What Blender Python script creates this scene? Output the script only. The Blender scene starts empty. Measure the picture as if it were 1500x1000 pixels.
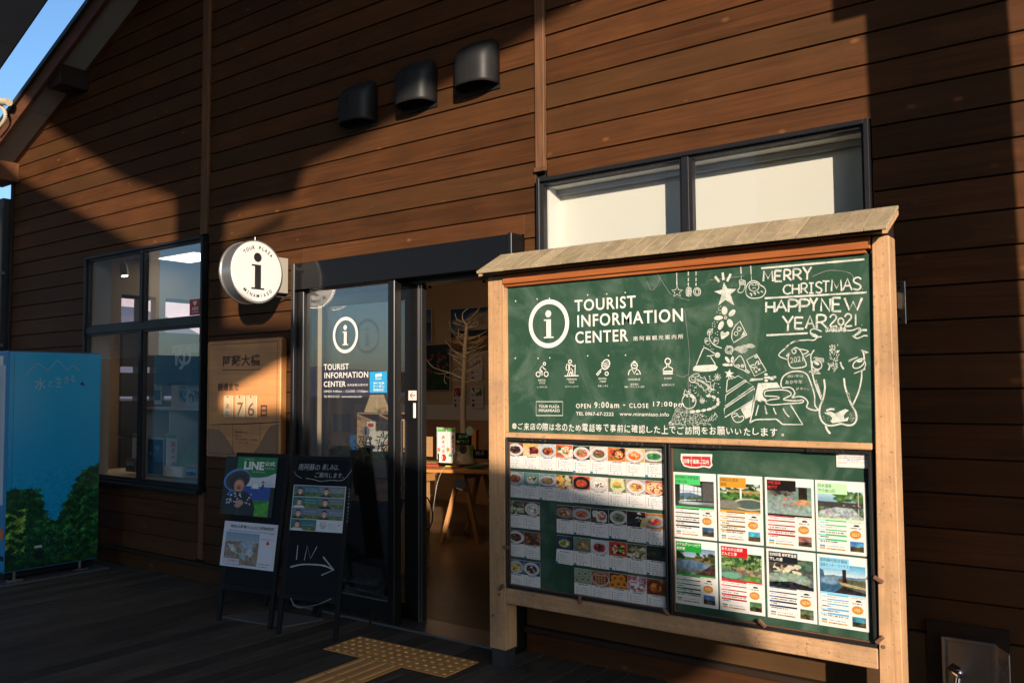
import bpy, bmesh, math, random
import numpy as np
from mathutils import Vector, Matrix
R_ = random.Random(7)
NR = np.random.default_rng(11)
sc = bpy.context.scene
COL = sc.collection

# ------------------------------------------------------------ camera
CAMP = Vector((0, 0, 1.5))
YAW, PITCH, ROLL, F = 0.63436804, 0.0558321717, -0.0068101846, 1256.23
cy, sy = math.cos(YAW), math.sin(YAW)
FW = Vector((-sy*math.cos(PITCH), cy*math.cos(PITCH), math.sin(PITCH)))
r0 = Vector((cy, sy, 0)); u0 = r0.cross(FW)
RT = r0*math.cos(ROLL) + u0*math.sin(ROLL)
UP = -r0*math.sin(ROLL) + u0*math.cos(ROLL)
cam_d = bpy.data.cameras.new('camera'); cam_d.sensor_width = 36; cam_d.lens = F/1500*36
cam_d.clip_start = 0.05; cam_d.clip_end = 5000
cam = bpy.data.objects.new('camera', cam_d); COL.objects.link(cam); sc.camera = cam
cam.matrix_world = Matrix(((RT.x, UP.x, -FW.x, CAMP.x), (RT.y, UP.y, -FW.y, CAMP.y), (RT.z, UP.z, -FW.z, CAMP.z), (0, 0, 0, 1)))

# ------------------------------------------------------------ sky, sun, exposure
SUN_EL = math.atan2(0.35, math.hypot(0.95, 1.0))
SUN_AZ = math.atan2(0.95, -1.0)            # from +Y towards +X
world = bpy.data.worlds.new('World'); sc.world = world; world.use_nodes = True
wn = world.node_tree; wn.nodes.clear()
sky = wn.nodes.new('ShaderNodeTexSky'); sky.sky_type = 'NISHITA'; sky.sun_disc = False
sky.sun_elevation = SUN_EL; sky.sun_rotation = SUN_AZ
sky.altitude = 500; sky.air_density = 1.15; sky.dust_density = 1.9; sky.ozone_density = 4.6
bg = wn.nodes.new('ShaderNodeBackground'); bg.inputs[1].default_value = 0.15
wo = wn.nodes.new('ShaderNodeOutputWorld')
wn.links.new(sky.outputs[0], bg.inputs[0]); wn.links.new(bg.outputs[0], wo.inputs[0])
sun_d = bpy.data.lights.new('sun', 'SUN'); sun_d.energy = 4.7; sun_d.angle = math.radians(0.55)
sun_d.color = (1.0, 0.83, 0.66)
sun = bpy.data.objects.new('sun', sun_d); COL.objects.link(sun)
sun.rotation_euler = Vector((-0.95, 1.0, -0.35)).to_track_quat('-Z', 'Y').to_euler()
sc.view_settings.view_transform = 'Standard'; sc.view_settings.look = 'None'
sc.view_settings.exposure = 0.62; sc.view_settings.gamma = 1.0; sc.view_settings.use_curve_mapping = False
try:
    sc.cycles.max_bounces = 8; sc.cycles.transparent_max_bounces = 16
    sc.cycles.glossy_bounces = 4; sc.cycles.diffuse_bounces = 4
except Exception: pass

# ------------------------------------------------------------ helpers
def s2l(v): return v/12.92 if v <= 0.04045 else ((v+0.055)/1.055)**2.4
def c(r, g, b): return (s2l(r/255), s2l(g/255), s2l(b/255), 1)
def at(axis, val, px, py):
    """point of the photograph (1500x1000) on the plane axis=val"""
    d = FW*F + RT*(px-750) - UP*(py-500)
    t = (val-CAMP[axis])/d[axis]
    return CAMP + d*t

class MB:
    def __init__(s): s.v = []; s.f = []
    def box(s, x0, x1, y0, y1, z0, z1):
        n = len(s.v)
        s.v += [(x0,y0,z0),(x1,y0,z0),(x1,y1,z0),(x0,y1,z0),(x0,y0,z1),(x1,y0,z1),(x1,y1,z1),(x0,y1,z1)]
        s.f += [(n,n+3,n+2,n+1),(n+4,n+5,n+6,n+7),(n,n+1,n+5,n+4),(n+1,n+2,n+6,n+5),(n+2,n+3,n+7,n+6),(n+3,n,n+4,n+7)]
        return s
    def hexa(s, pts):
        n = len(s.v); s.v += [tuple(p) for p in pts]
        s.f += [(n,n+3,n+2,n+1),(n+4,n+5,n+6,n+7),(n,n+1,n+5,n+4),(n+1,n+2,n+6,n+5),(n+2,n+3,n+7,n+6),(n+3,n,n+4,n+7)]
        return s
    def prism(s, poly, a, b, axis='Y'):
        """poly: 2D points; extruded from a to b along axis (Y: poly=(x,z), X: poly=(y,z), Z: poly=(x,y))"""
        m = {'Y': lambda p, t: (p[0], t, p[1]), 'X': lambda p, t: (t, p[0], p[1]), 'Z': lambda p, t: (p[0], p[1], t)}[axis]
        n = len(s.v); k = len(poly)
        s.v += [m(p, a) for p in poly] + [m(p, b) for p in poly]
        s.f += [tuple(range(n, n+k)), tuple(reversed(range(n+k, n+2*k)))]
        s.f += [(n+i, n+k+i, n+k+(i+1) % k, n+(i+1) % k) for i in range(k)]
        return s
    def cyl(s, p0, p1, r0, r1=None, n=16, cap=True):
        r1 = r0 if r1 is None else r1
        p0 = Vector(p0); p1 = Vector(p1); d = (p1-p0).normalized()
        a = Vector((0,0,1)) if abs(d.z) < .9 else Vector((1,0,0))
        e1 = d.cross(a).normalized(); e2 = d.cross(e1)
        b = len(s.v)
        for p, r in ((p0, r0), (p1, r1)):
            for i in range(n):
                t = 2*math.pi*i/n; s.v.append(tuple(p+(e1*math.cos(t)+e2*math.sin(t))*r))
        s.f += [(b+i, b+(i+1) % n, b+n+(i+1) % n, b+n+i) for i in range(n)]
        if cap: s.f += [tuple(reversed(range(b, b+n))), tuple(range(b+n, b+2*n))]
        return s
    def tube(s, pts, r, n=8):
        for a, b in zip(pts[:-1], pts[1:]): s.cyl(a, b, r, r, n)
        return s
    def sphere(s, ctr, r, n=10, sz=1.0):
        b = len(s.v); ctr = Vector(ctr); m = n//2+1
        for j in range(m+1):
            ph = math.pi*j/m
            for i in range(n):
                t = 2*math.pi*i/n
                s.v.append(tuple(ctr+Vector((math.sin(ph)*math.cos(t), math.sin(ph)*math.sin(t), math.cos(ph)*sz))*r))
        for j in range(m):
            for i in range(n):
                s.f.append((b+j*n+i, b+j*n+(i+1) % n, b+(j+1)*n+(i+1) % n, b+(j+1)*n+i))
        return s
    def quad(s, a, b, c_, d):
        n = len(s.v); s.v += [tuple(a), tuple(b), tuple(c_), tuple(d)]; s.f.append((n, n+1, n+2, n+3)); return s
    def build(s, name, mat, parent=None, bevel=0, smooth=False, loc=None):
        me = bpy.data.meshes.new(name)
        off = Vector(parent.location) if (parent and parent.get('_w')) else Vector((0, 0, 0))
        if loc is not None: off = Vector(loc)
        me.from_pydata([tuple(Vector(p)-off) for p in s.v], [], s.f); me.update()
        bm = bmesh.new(); bm.from_mesh(me)
        bmesh.ops.recalc_face_normals(bm, faces=bm.faces)
        if bevel:
            bmesh.ops.bevel(bm, geom=[e for e in bm.edges if len(e.link_faces) == 2 and e.calc_face_angle(0) > .5], offset=bevel, segments=1, affect='EDGES', clamp_overlap=True)
        bm.to_mesh(me); bm.free()
        if smooth:
            me.polygons.foreach_set('use_smooth', [True]*len(me.polygons))
            try: me.set_sharp_from_angle(angle=math.radians(35))
            except Exception: pass
        return link(name, me, mat, parent, loc)
def link(name, me, mat, parent=None, loc=None):
    o = bpy.data.objects.new(name, me)
    if mat is not None and not me.materials: me.materials.append(mat)
    COL.objects.link(o)
    if parent is not None: o.parent = parent
    if loc is not None and parent is None: o.location = loc
    return o
def thing(name, label, cat, loc=(0,0,0), rz=0, group=None, local=False):
    o = bpy.data.objects.new(name, None); COL.objects.link(o)
    o.location = loc; o.rotation_euler = (0, 0, rz); o.empty_display_size = .1
    o['label'] = label; o['category'] = cat
    if group: o['group'] = group
    if not local: o['_w'] = 1            # parts are given in world metres
    return o
def tag(o, label=None, cat=None, group=None, kind=None):
    if label: o['label'] = label
    if cat: o['category'] = cat
    if group: o['group'] = group
    if kind: o['kind'] = kind
    return o

# ------------------------------------------------------------ materials
def newmat(name):
    m = bpy.data.materials.new(name); m.use_nodes = True
    nt = m.node_tree; b = nt.nodes['Principled BSDF']
    return m, nt, b
def plain(name, col, rough=.5, metal=0.0, spec=.5, var=0.0, scale=6, bump=0.0, emit=0):
    m, nt, b = newmat(name)
    b.inputs['Base Color'].default_value = col; b.inputs['Roughness'].default_value = rough
    b.inputs['Metallic'].default_value = metal; b.inputs['Specular IOR Level'].default_value = spec
    if var or bump:
        tc = nt.nodes.new('ShaderNodeTexCoord'); n = nt.nodes.new('ShaderNodeTexNoise')
        n.inputs['Scale'].default_value = scale; n.inputs['Detail'].default_value = 6; n.inputs['Roughness'].default_value = .65
        nt.links.new(tc.outputs['Object'], n.inputs['Vector'])
        if var:
            mx = nt.nodes.new('ShaderNodeMix'); mx.data_type = 'RGBA'
            mx.inputs[6].default_value = tuple(max(0, x*(1-var)) for x in col[:3])+(1,)
            mx.inputs[7].default_value = tuple(min(1, x*(1+var)) for x in col[:3])+(1,)
            nt.links.new(n.outputs['Fac'], mx.inputs[0]); nt.links.new(mx.outputs[2], b.inputs['Base Color'])
            mr = nt.nodes.new('ShaderNodeMapRange'); mr.inputs[3].default_value = max(.02, rough-.12); mr.inputs[4].default_value = min(1, rough+.12)
            nt.links.new(n.outputs['Fac'], mr.inputs[0]); nt.links.new(mr.outputs[0], b.inputs['Roughness'])
        if bump:
            bp = nt.nodes.new('ShaderNodeBump'); bp.inputs['Strength'].default_value = bump; bp.inputs['Distance'].default_value = .01
            nt.links.new(n.outputs['Fac'], bp.inputs['Height']); nt.links.new(bp.outputs[0], b.inputs['Normal'])
    if emit:
        b.inputs['Emission Color'].default_value = col; b.inputs['Emission Strength'].default_value = emit
    return m
def wood(name, light, dark, grain='X', gscale=1.0, knots=0.0, kcol=None, rough=.6, bump=.25, rnd=.25, spec=.3, dirt=0.0, dirtcol=None, kscale=1.0, alt=None, speck=0.0):
    """grain runs along the given local axis; each object gets its own tint and offset"""
    m, nt, b = newmat(name); N = nt.nodes; L = nt.links
    tc = N.new('ShaderNodeTexCoord'); oi = N.new('ShaderNodeObjectInfo')
    add = N.new('ShaderNodeVectorMath'); add.operation = 'ADD'
    cmb = N.new('ShaderNodeCombineXYZ'); mul = N.new('ShaderNodeMath'); mul.operation = 'MULTIPLY'; mul.inputs[1].default_value = 37.0
    L.new(oi.outputs['Random'], mul.inputs[0])
    for i in range(3): L.new(mul.outputs[0], cmb.inputs[i])
    L.new(tc.outputs['Object'], add.inputs[0]); L.new(cmb.outputs[0], add.inputs[1])
    mp = N.new('ShaderNodeMapping'); s = {'X': (1.2, 22, 22), 'Y': (22, 1.2, 22), 'Z': (22, 22, 1.2)}[grain]
    mp.inputs['Scale'].default_value = tuple(q*gscale for q in s); L.new(add.outputs[0], mp.inputs[0])
    n1 = N.new('ShaderNodeTexNoise'); n1.inputs['Scale'].default_value = 1.0; n1.inputs['Detail'].default_value = 8; n1.inputs['Distortion'].default_value = 1.2; n1.inputs['Roughness'].default_value = .6
    L.new(mp.outputs[0], n1.inputs['Vector'])
    mp2 = N.new('ShaderNodeMapping'); s2 = {'X': (3, 160, 160), 'Y': (160, 3, 160), 'Z': (160, 160, 3)}[grain]
    mp2.inputs['Scale'].default_value = s2; L.new(add.outputs[0], mp2.inputs[0])
    n2 = N.new('ShaderNodeTexNoise'); n2.inputs['Scale'].default_value = 1.0; n2.inputs['Detail'].default_value = 4; L.new(mp2.outputs[0], n2.inputs['Vector'])
    avg = N.new('ShaderNodeMath'); avg.operation = 'MULTIPLY_ADD'; avg.inputs[1].default_value = .35
    L.new(n2.outputs['Fac'], avg.inputs[0]); sc1 = N.new('ShaderNodeMath'); sc1.operation = 'MULTIPLY'; sc1.inputs[1].default_value = .65
    L.new(n1.outputs['Fac'], sc1.inputs[0]); L.new(sc1.outputs[0], avg.inputs[2])
    cr = N.new('ShaderNodeValToRGB'); cr.color_ramp.elements[0].position = .32; cr.color_ramp.elements[1].position = .68
    cr.color_ramp.elements[0].color = dark; cr.color_ramp.elements[1].color = light; L.new(avg.outputs[0], cr.inputs[0])
    col = cr.outputs[0]
    # large soft weathering patches
    n3 = N.new('ShaderNodeTexNoise'); n3.inputs['Scale'].default_value = 2.2; n3.inputs['Detail'].default_value = 4; L.new(add.outputs[0], n3.inputs['Vector'])
    def mulcol(colsock, lo, hi, fac):
        mr = N.new('ShaderNodeMapRange'); mr.inputs[1].default_value = .3; mr.inputs[2].default_value = .7; mr.inputs[3].default_value = lo; mr.inputs[4].default_value = hi; L.new(fac, mr.inputs[0])
        vm = N.new('ShaderNodeVectorMath'); vm.operation = 'SCALE'; L.new(colsock, vm.inputs[0]); L.new(mr.outputs[0], vm.inputs['Scale']); return vm.outputs[0]
    col = mulcol(col, .8, 1.18, n3.outputs['Fac'])
    mrr = N.new('ShaderNodeMapRange'); mrr.inputs[3].default_value = 1-rnd; mrr.inputs[4].default_value = 1+rnd; L.new(oi.outputs['Random'], mrr.inputs[0])
    vm = N.new('ShaderNodeVectorMath'); vm.operation = 'SCALE'; L.new(col, vm.inputs[0]); L.new(mrr.outputs[0], vm.inputs['Scale']); col = vm.outputs[0]
    if alt:
        fr = N.new('ShaderNodeMath'); fr.operation = 'MULTIPLY'; fr.inputs[1].default_value = 13.37; L.new(oi.outputs['Random'], fr.inputs[0])
        f2 = N.new('ShaderNodeMath'); f2.operation = 'FRACT'; L.new(fr.outputs[0], f2.inputs[0])
        mr = N.new('ShaderNodeMapRange'); mr.inputs[1].default_value = .45; mr.inputs[2].default_value = 1; mr.inputs[3].default_value = 0; mr.inputs[4].default_value = .45; L.new(f2.outputs[0], mr.inputs[0])
        mx = N.new('ShaderNodeMix'); mx.data_type = 'RGBA'; L.new(mr.outputs[0], mx.inputs[0]); L.new(col, mx.inputs[6]); mx.inputs[7].default_value = alt; col = mx.outputs[2]
    if knots:
        mk = N.new('ShaderNodeMapping'); ks = {'X': (5, 9, 9), 'Y': (9, 5, 9), 'Z': (9, 9, 5)}[grain]; mk.inputs['Scale'].default_value = tuple(q*kscale for q in ks); L.new(add.outputs[0], mk.inputs[0])
        vo = N.new('ShaderNodeTexVoronoi'); vo.inputs['Scale'].default_value = 1; L.new(mk.outputs[0], vo.inputs['Vector'])
        k = N.new('ShaderNodeMapRange'); k.inputs[1].default_value = .0; k.inputs[2].default_value = 1.0; k.inputs[3].default_value = knots; k.inputs[4].default_value = 0
        sx = N.new('ShaderNodeSeparateColor'); L.new(vo.outputs['Color'], sx.inputs[0])
        rad = N.new('ShaderNodeMapRange'); rad.inputs[1].default_value = .2; rad.inputs[2].default_value = 1; rad.inputs[3].default_value = .012; rad.inputs[4].default_value = .15; L.new(sx.outputs[0], rad.inputs[0])
        dv = N.new('ShaderNodeMath'); dv.operation = 'DIVIDE'; L.new(vo.outputs['Distance'], dv.inputs[0]); L.new(rad.outputs[0], dv.inputs[1])
        wb = N.new('ShaderNodeMath'); wb.operation = 'MULTIPLY_ADD'; wb.inputs[1].default_value = 1.2; L.new(avg.outputs[0], wb.inputs[0]); L.new(dv.outputs[0], wb.inputs[2])
        sb = N.new('ShaderNodeMath'); sb.operation = 'SUBTRACT'; sb.inputs[1].default_value = .78; L.new(wb.outputs[0], sb.inputs[0]); L.new(sb.outputs[0], k.inputs[0])
        mx = N.new('ShaderNodeMix'); mx.data_type = 'RGBA'; L.new(k.outputs[0], mx.inputs[0]); L.new(col, mx.inputs[6]); mx.inputs[7].default_value = kcol or dark; col = mx.outputs[2]
    if dirt:
        n4 = N.new('ShaderNodeTexNoise'); n4.inputs['Scale'].default_value = 5; n4.inputs['Detail'].default_value = 10; n4.inputs['Roughness'].default_value = .8; L.new(tc.outputs['Object'], n4.inputs['Vector'])
        mr = N.new('ShaderNodeMapRange'); mr.inputs[1].default_value = .45; mr.inputs[2].default_value = .7; mr.inputs[3].default_value = 0; mr.inputs[4].default_value = dirt; L.new(n4.outputs['Fac'], mr.inputs[0])
        mx = N.new('ShaderNodeMix'); mx.data_type = 'RGBA'; L.new(mr.outputs[0], mx.inputs[0]); L.new(col, mx.inputs[6]); mx.inputs[7].default_value = dirtcol or dark; col = mx.outputs[2]
    if speck:
        n7 = N.new('ShaderNodeTexNoise'); n7.inputs['Scale'].default_value = 75; n7.inputs['Detail'].default_value = 3; L.new(tc.outputs['Object'], n7.inputs['Vector'])
        mr = N.new('ShaderNodeMapRange'); mr.inputs[1].default_value = .64; mr.inputs[2].default_value = .72; mr.inputs[3].default_value = 0; mr.inputs[4].default_value = speck; L.new(n7.outputs['Fac'], mr.inputs[0])
        mx = N.new('ShaderNodeMix'); mx.data_type = 'RGBA'; L.new(mr.outputs[0], mx.inputs[0]); L.new(col, mx.inputs[6]); mx.inputs[7].default_value = (.10,.065,.045,1); col = mx.outputs[2]
    L.new(col, b.inputs['Base Color']); b.inputs['Roughness'].default_value = rough; b.inputs['Specular IOR Level'].default_value = spec
    bp = N.new('ShaderNodeBump'); bp.inputs['Strength'].default_value = bump; bp.inputs['Distance'].default_value = .004
    L.new(avg.outputs[0], bp.inputs['Height']); L.new(bp.outputs[0], b.inputs['Normal'])
    return m
def glassmat(name, tint=(1,1,1,1), strength=1.0, base=.05, dust=0.0):
    m = bpy.data.materials.new(name); m.use_nodes = True; nt = m.node_tree; N = nt.nodes; L = nt.links; N.clear()
    out = N.new('ShaderNodeOutputMaterial'); tr = N.new('ShaderNodeBsdfTransparent'); tr.inputs[0].default_value = tint
    gl = N.new('ShaderNodeBsdfGlossy'); gl.inputs['Roughness'].default_value = 0.0; gl.inputs[0].default_value = (1,1,1,1)
    geo = N.new('ShaderNodeNewGeometry'); dt = N.new('ShaderNodeVectorMath'); dt.operation = 'DOT_PRODUCT'
    L.new(geo.outputs['Incoming'], dt.inputs[0]); L.new(geo.outputs['Normal'], dt.inputs[1])
    ab = N.new('ShaderNodeMath'); ab.operation = 'ABSOLUTE'; L.new(dt.outputs['Value'], ab.inputs[0])
    om = N.new('ShaderNodeMath'); om.operation = 'SUBTRACT'; om.inputs[0].default_value = 1; L.new(ab.outputs[0], om.inputs[1])
    pw = N.new('ShaderNodeMath'); pw.operation = 'POWER'; pw.inputs[1].default_value = 5; L.new(om.outputs[0], pw.inputs[0])
    ma = N.new('ShaderNodeMath'); ma.operation = 'MULTIPLY_ADD'; ma.inputs[1].default_value = .95*strength; ma.inputs[2].default_value = base*strength; L.new(pw.outputs[0], ma.inputs[0]); ma.use_clamp = True
    mx = N.new('ShaderNodeMixShader'); L.new(ma.outputs[0], mx.inputs[0]); L.new(tr.outputs[0], mx.inputs[1]); L.new(gl.outputs[0], mx.inputs[2])
    last = mx.outputs[0]
    if dust:
        df = N.new('ShaderNodeBsdfDiffuse'); df.inputs[0].default_value = (.6,.6,.6,1); m2 = N.new('ShaderNodeMixShader')
        n = N.new('ShaderNodeTexNoise'); n.inputs['Scale'].default_value = 3; n.inputs['Detail'].default_value = 8
        mr = N.new('ShaderNodeMapRange'); mr.inputs[1].default_value = .4; mr.inputs[2].default_value = .8; mr.inputs[4].default_value = dust; L.new(n.outputs['Fac'], mr.inputs[0])
        L.new(mr.outputs[0], m2.inputs[0]); L.new(last, m2.inputs[1]); L.new(df.outputs[0], m2.inputs[2]); last = m2.outputs[0]
    L.new(last, out.inputs[0]); return m
def printmat(name, rough=.5, spec=.4, coat=0):
    m, nt, b = newmat(name); a = nt.nodes.new('ShaderNodeVertexColor'); a.layer_name = 'Col'
    nt.links.new(a.outputs[0], b.inputs['Base Color']); b.inputs['Roughness'].default_value = rough; b.inputs['Specular IOR Level'].default_value = spec
    b.inputs['Coat Weight'].default_value = coat; b.inputs['Coat Roughness'].default_value = .1
    return m
def chalkmat(name, col, gap):
    m, nt, b = newmat(name); N = nt.nodes; L = nt.links; tc = N.new('ShaderNodeTexCoord'); fac = []
    for s_, lo, hi in ((420, gap-.02, gap+.12), (26, .30, .50)):
        n = N.new('ShaderNodeTexNoise'); n.inputs['Scale'].default_value = s_; n.inputs['Detail'].default_value = 3; L.new(tc.outputs['Object'], n.inputs['Vector'])
        mr = N.new('ShaderNodeMapRange'); mr.inputs[1].default_value = lo; mr.inputs[2].default_value = hi; mr.inputs[3].default_value = .45 if s_ > 100 else .55; mr.inputs[4].default_value = 1; L.new(n.outputs['Fac'], mr.inputs[0]); fac.append(mr.outputs[0])
    mu = N.new('ShaderNodeMath'); mu.operation = 'MULTIPLY'; L.new(fac[0], mu.inputs[0]); L.new(fac[1], mu.inputs[1])
    mx = N.new('ShaderNodeMix'); mx.data_type = 'RGBA'; L.new(mu.outputs[0], mx.inputs[0]); mx.inputs[6].default_value = (.045,.12,.065,1); mx.inputs[7].default_value = col
    L.new(mx.outputs[2], b.inputs['Base Color']); b.inputs['Roughness'].default_value = .95; b.inputs['Specular IOR Level'].default_value = .1; return m
M = {}
M['siding'] = wood('brown_stained_siding', (.100,.038,.0128,1), (.046,.0172,.006,1), 'X', 1.0, knots=.8, kcol=(.24,.095,.03,1), rough=.62, bump=.25, rnd=.2, dirt=.35, dirtcol=(.05,.028,.014,1), spec=.16, alt=(.056,.030,.011,1))
M['sidingv'] = wood('brown_stained_batten', (.20,.095,.045,1), (.09,.04,.018,1), 'Z', 1.3, knots=.3, kcol=(.3,.14,.05,1), rough=.65, bump=.5, rnd=.1)
M['basepanel'] = wood('smooth_base_panel', (.082,.042,.016,1), (.066,.033,.013,1), 'X', .5, rough=.7, bump=.08, rnd=.03, spec=.2)
M['darkwood'] = wood('dark_stained_timber', (.030,.016,.009,1), (.016,.009,.006,1), 'X', 1.0, rough=.6, bump=.3)
M['rakewood'] = wood('rake_board_timber', (.15,.06,.028,1), (.08,.034,.015,1), 'X', 1.0, rough=.6, bump=.3)
M['back'] = plain('black_felt_behind_boards', (.008,.007,.006,1), .95)
M['deck'] = wood('grey_weathered_decking', (.112,.085,.062,1), (.056,.043,.033,1), 'Y', 1.0, rough=.8, bump=.5, rnd=.3, spec=.12, dirt=.3, dirtcol=(.03,.03,.028,1))
M['pine'] = wood('weathered_pine', (.66,.40,.21,1), (.42,.23,.105,1), 'Z', .8, knots=.6, kcol=(.2,.09,.04,1), rough=.65, bump=.35, rnd=.05, dirt=.6, dirtcol=(.22,.15,.10,1), kscale=.55, speck=.6)
M['pineh'] = wood('weathered_pine_rail', (.62,.375,.20,1), (.38,.22,.105,1), 'X', .9, knots=.6, kcol=(.2,.09,.04,1), rough=.65, bump=.35, rnd=.05, dirt=.6, dirtcol=(.20,.13,.085,1), kscale=.6, speck=.6)
M['redwood'] = wood('red_brown_cedar', (.46,.15,.04,1), (.24,.065,.018,1), 'X', .7, rough=.5, bump=.35, rnd=.05)
M['shingle'] = wood('silvered_roof_boards', (.50,.40,.26,1), (.26,.20,.13,1), 'Y', .9, rough=.75, bump=.7, rnd=.12, speck=.35, dirt=.5, dirtcol=(.33,.28,.13,1))
M['countdown'] = wood('varnished_pine_panel', (.80,.37,.135,1), (.56,.235,.08,1), 'X', .45, rough=.45, bump=.15, rnd=.02)
M['countside'] = wood('orange_end_grain', (.45,.2,.06,1), (.3,.12,.035,1), 'Z', 1, rough=.5)
M['tagwood'] = wood('pale_number_tag', (.72,.53,.32,1), (.6,.42,.24,1), 'Z', .8, rough=.5, rnd=.05)
M['burn'] = plain('burnt_in_lettering', (.10,.04,.03,1), .7)
M['burnl'] = plain('burnt_brown_digit', (.22,.09,.03,1), .7)
M['metal'] = plain('black_anodised_aluminium', (.012,.012,.013,1), .35, .4, .5, var=.15, scale=3)
M['metalf'] = plain('black_window_frame', (.013,.013,.016,1), .42, .1, .4, var=.2, scale=4)
M['header'] = plain('black_glossy_door_header', (.007,.007,.008,1), .08, .0, .11)
M['steel'] = plain('brushed_stainless', (.55,.54,.52,1), .28, 1.0, .5, var=.1, scale=8)
M['steeld'] = plain('dull_stainless_edge', (.35,.33,.31,1), .4, 1.0)
M['chrome'] = plain('chrome', (.8,.8,.82,1), .08, 1.0)
M['alu'] = plain('silver_sign_case', (.50,.49,.47,1), .35, .85, .5, var=.08)
M['signface'] = plain('white_acrylic_sign_face', (.70,.70,.69,1), .25, 0, .5)
M['signarm'] = plain('warm_grey_sign_arm', (.36,.34,.29,1), .5, 0, .4, var=.1)
M['blackpr'] = plain('black_print', (.015,.014,.012,1), .45)
M['hood'] = plain('dark_grey_vent_hood', (.016,.016,.017,1), .5, .0, .3, var=.25, scale=9)
M['glass'] = glassmat('window_glass', (.975,.98,.98,1), 1.9, .06)
M['doorglass'] = glassmat('door_glass', (.97,.98,.98,1), 2.1, .052)
M['acrylic'] = glassmat('clear_case_acrylic', (.98,.98,.98,1), .5, .03)
M['blind'] = plain('cream_roller_blind', (.56,.565,.50,1), .8, 0, .2, var=.03, scale=40)
M['reveal'] = plain('white_window_reveal', (.58,.58,.54,1), .6, 0, .3)
M['green'] = None
M['whitepr'] = plain('white_print', (.82,.80,.74,1), .5)
M['chalk'] = chalkmat('white_chalk', (.72,.72,.67,1), .42)
M['chalkd'] = plain('faint_chalk', (.20,.20,.20,1), .95, 0, .1, var=.3, scale=120)
M['caseframe'] = plain('dark_case_frame', (.022,.021,.02,1), .4, .3)
M['brass'] = plain('brown_turn_button', (.16,.085,.055,1), .5, .1)
M['dowel'] = plain('dark_wood_plug', (.13,.09,.07,1), .7)
M['shoe'] = plain('galvanised_post_shoe', (.06,.06,.06,1), .5, .5)
M['paper'] = plain('white_card_paper', (.80,.79,.77,1), .5, 0, .3)
M['print'] = printmat('flat_print', .45)
M['printg'] = printmat('glossy_vinyl_print', .3, .5)
M['black'] = plain('black_chalkboard_paint', (.007,.0075,.010,1), .65, 0, .15, var=.3, scale=14)
M['blackleg'] = plain('black_painted_leg', (.007,.007,.008,1), .6, 0, .2)
M['yellow'] = plain('yellow_tactile_rubber', (.66,.30,.085,1), .55, 0, .4, var=.28, scale=9, bump=.1)
M['yellowb'] = plain('worn_yellow_bar', (.78,.42,.15,1), .5, 0, .4, var=.2, scale=20)
M['vbody'] = plain('blue_vending_body', (.008,.20,.42,1), .35)
M['plinth'] = plain('grey_steel_plinth', (.13,.13,.13,1), .5, .4)
M['pipe'] = plain('grey_conduit', (.16,.155,.15,1), .5, .2)
M['pipel'] = plain('cream_pipe', (.5,.44,.32,1), .5)
M['soffit'] = plain('pale_soffit_board', (.34,.33,.30,1), .8, 0, .2, var=.06, scale=3)
M['canopy'] = plain('dark_grey_canopy_underside', (.22,.25,.29,1), .6, .1, .4, var=.1)
M['roofm'] = plain('dark_metal_roof', (.04,.04,.045,1), .5, .3)
M['iwall'] = plain('interior_plaster', (.47,.36,.24,1), .9, 0, .2, var=.03)
M['iceil'] = plain('interior_ceiling', (.5,.47,.40,1), .9)
M['iwood'] = wood('interior_wainscot', (.46,.27,.12,1), (.36,.2,.085,1), 'X', .4, rough=.5, bump=.1, rnd=.03)
M['ifloor'] = wood('interior_oak_floor', (.20,.115,.058,1), (.12,.07,.036,1), 'X', .6, rough=.4, bump=.1, rnd=.12)
M['tabletop'] = wood('orange_table_top', (.58,.27,.085,1), (.45,.19,.055,1), 'X', .6, rough=.4)
M['tableleg'] = wood('oak_trestle_leg', (.50,.25,.10,1), (.36,.17,.06,1), 'Z', 1, rough=.5)
M['zinc'] = plain('grey_trestle_bracket', (.2,.22,.22,1), .4, .5)
M['birch'] = plain('white_painted_tree', (.55,.48,.36,1), .7, var=.2, scale=20)
M['tree'] = plain('artificial_tree_twig', (.62,.53,.41,1), .75, var=.2, scale=20)
M['crate'] = wood('pale_wood_crate', (.58,.38,.2,1), (.44,.27,.13,1), 'X', 1, rough=.6)
M['wicker'] = plain('straw_wicker', (.52,.31,.13,1), .8, var=.45, scale=22, bump=.6)
M['leaf'] = plain('dark_green_foliage', (.012,.028,.012,1), .8, 0, .1)
M['pot'] = plain('charcoal_plant_pot', (.05,.05,.05,1), .6)
M['red'] = plain('red_print', (.55,.035,.03,1), .5)
M['redd'] = plain('red_cap', (.45,.02,.02,1), .5)
M['whitepl'] = plain('white_plastic', (.7,.7,.68,1), .4)
M['bluest'] = plain('sky_blue_sticker', (.03,.36,.68,1), .45)
M['cable'] = plain('black_cable', (.012,.012,.012,1), .5)
M['navy'] = plain('navy_cloth', (.008,.014,.035,1), .9)
M['ghost'] = plain('pale_grey_print', (.07,.075,.08,1), .8, 0, .1)
M['pillar'] = plain('dark_steel_column', (.04,.04,.042,1), .5, .3, var=.1)
M['lampglow'] = plain('lit_spotlight_lens', (1,.85,.62,1), .5, emit=8)
M['ground'] = plain('paved_ground', (.065,.062,.058,1), .9, 0, .2, var=.25, scale=1.5)
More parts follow.
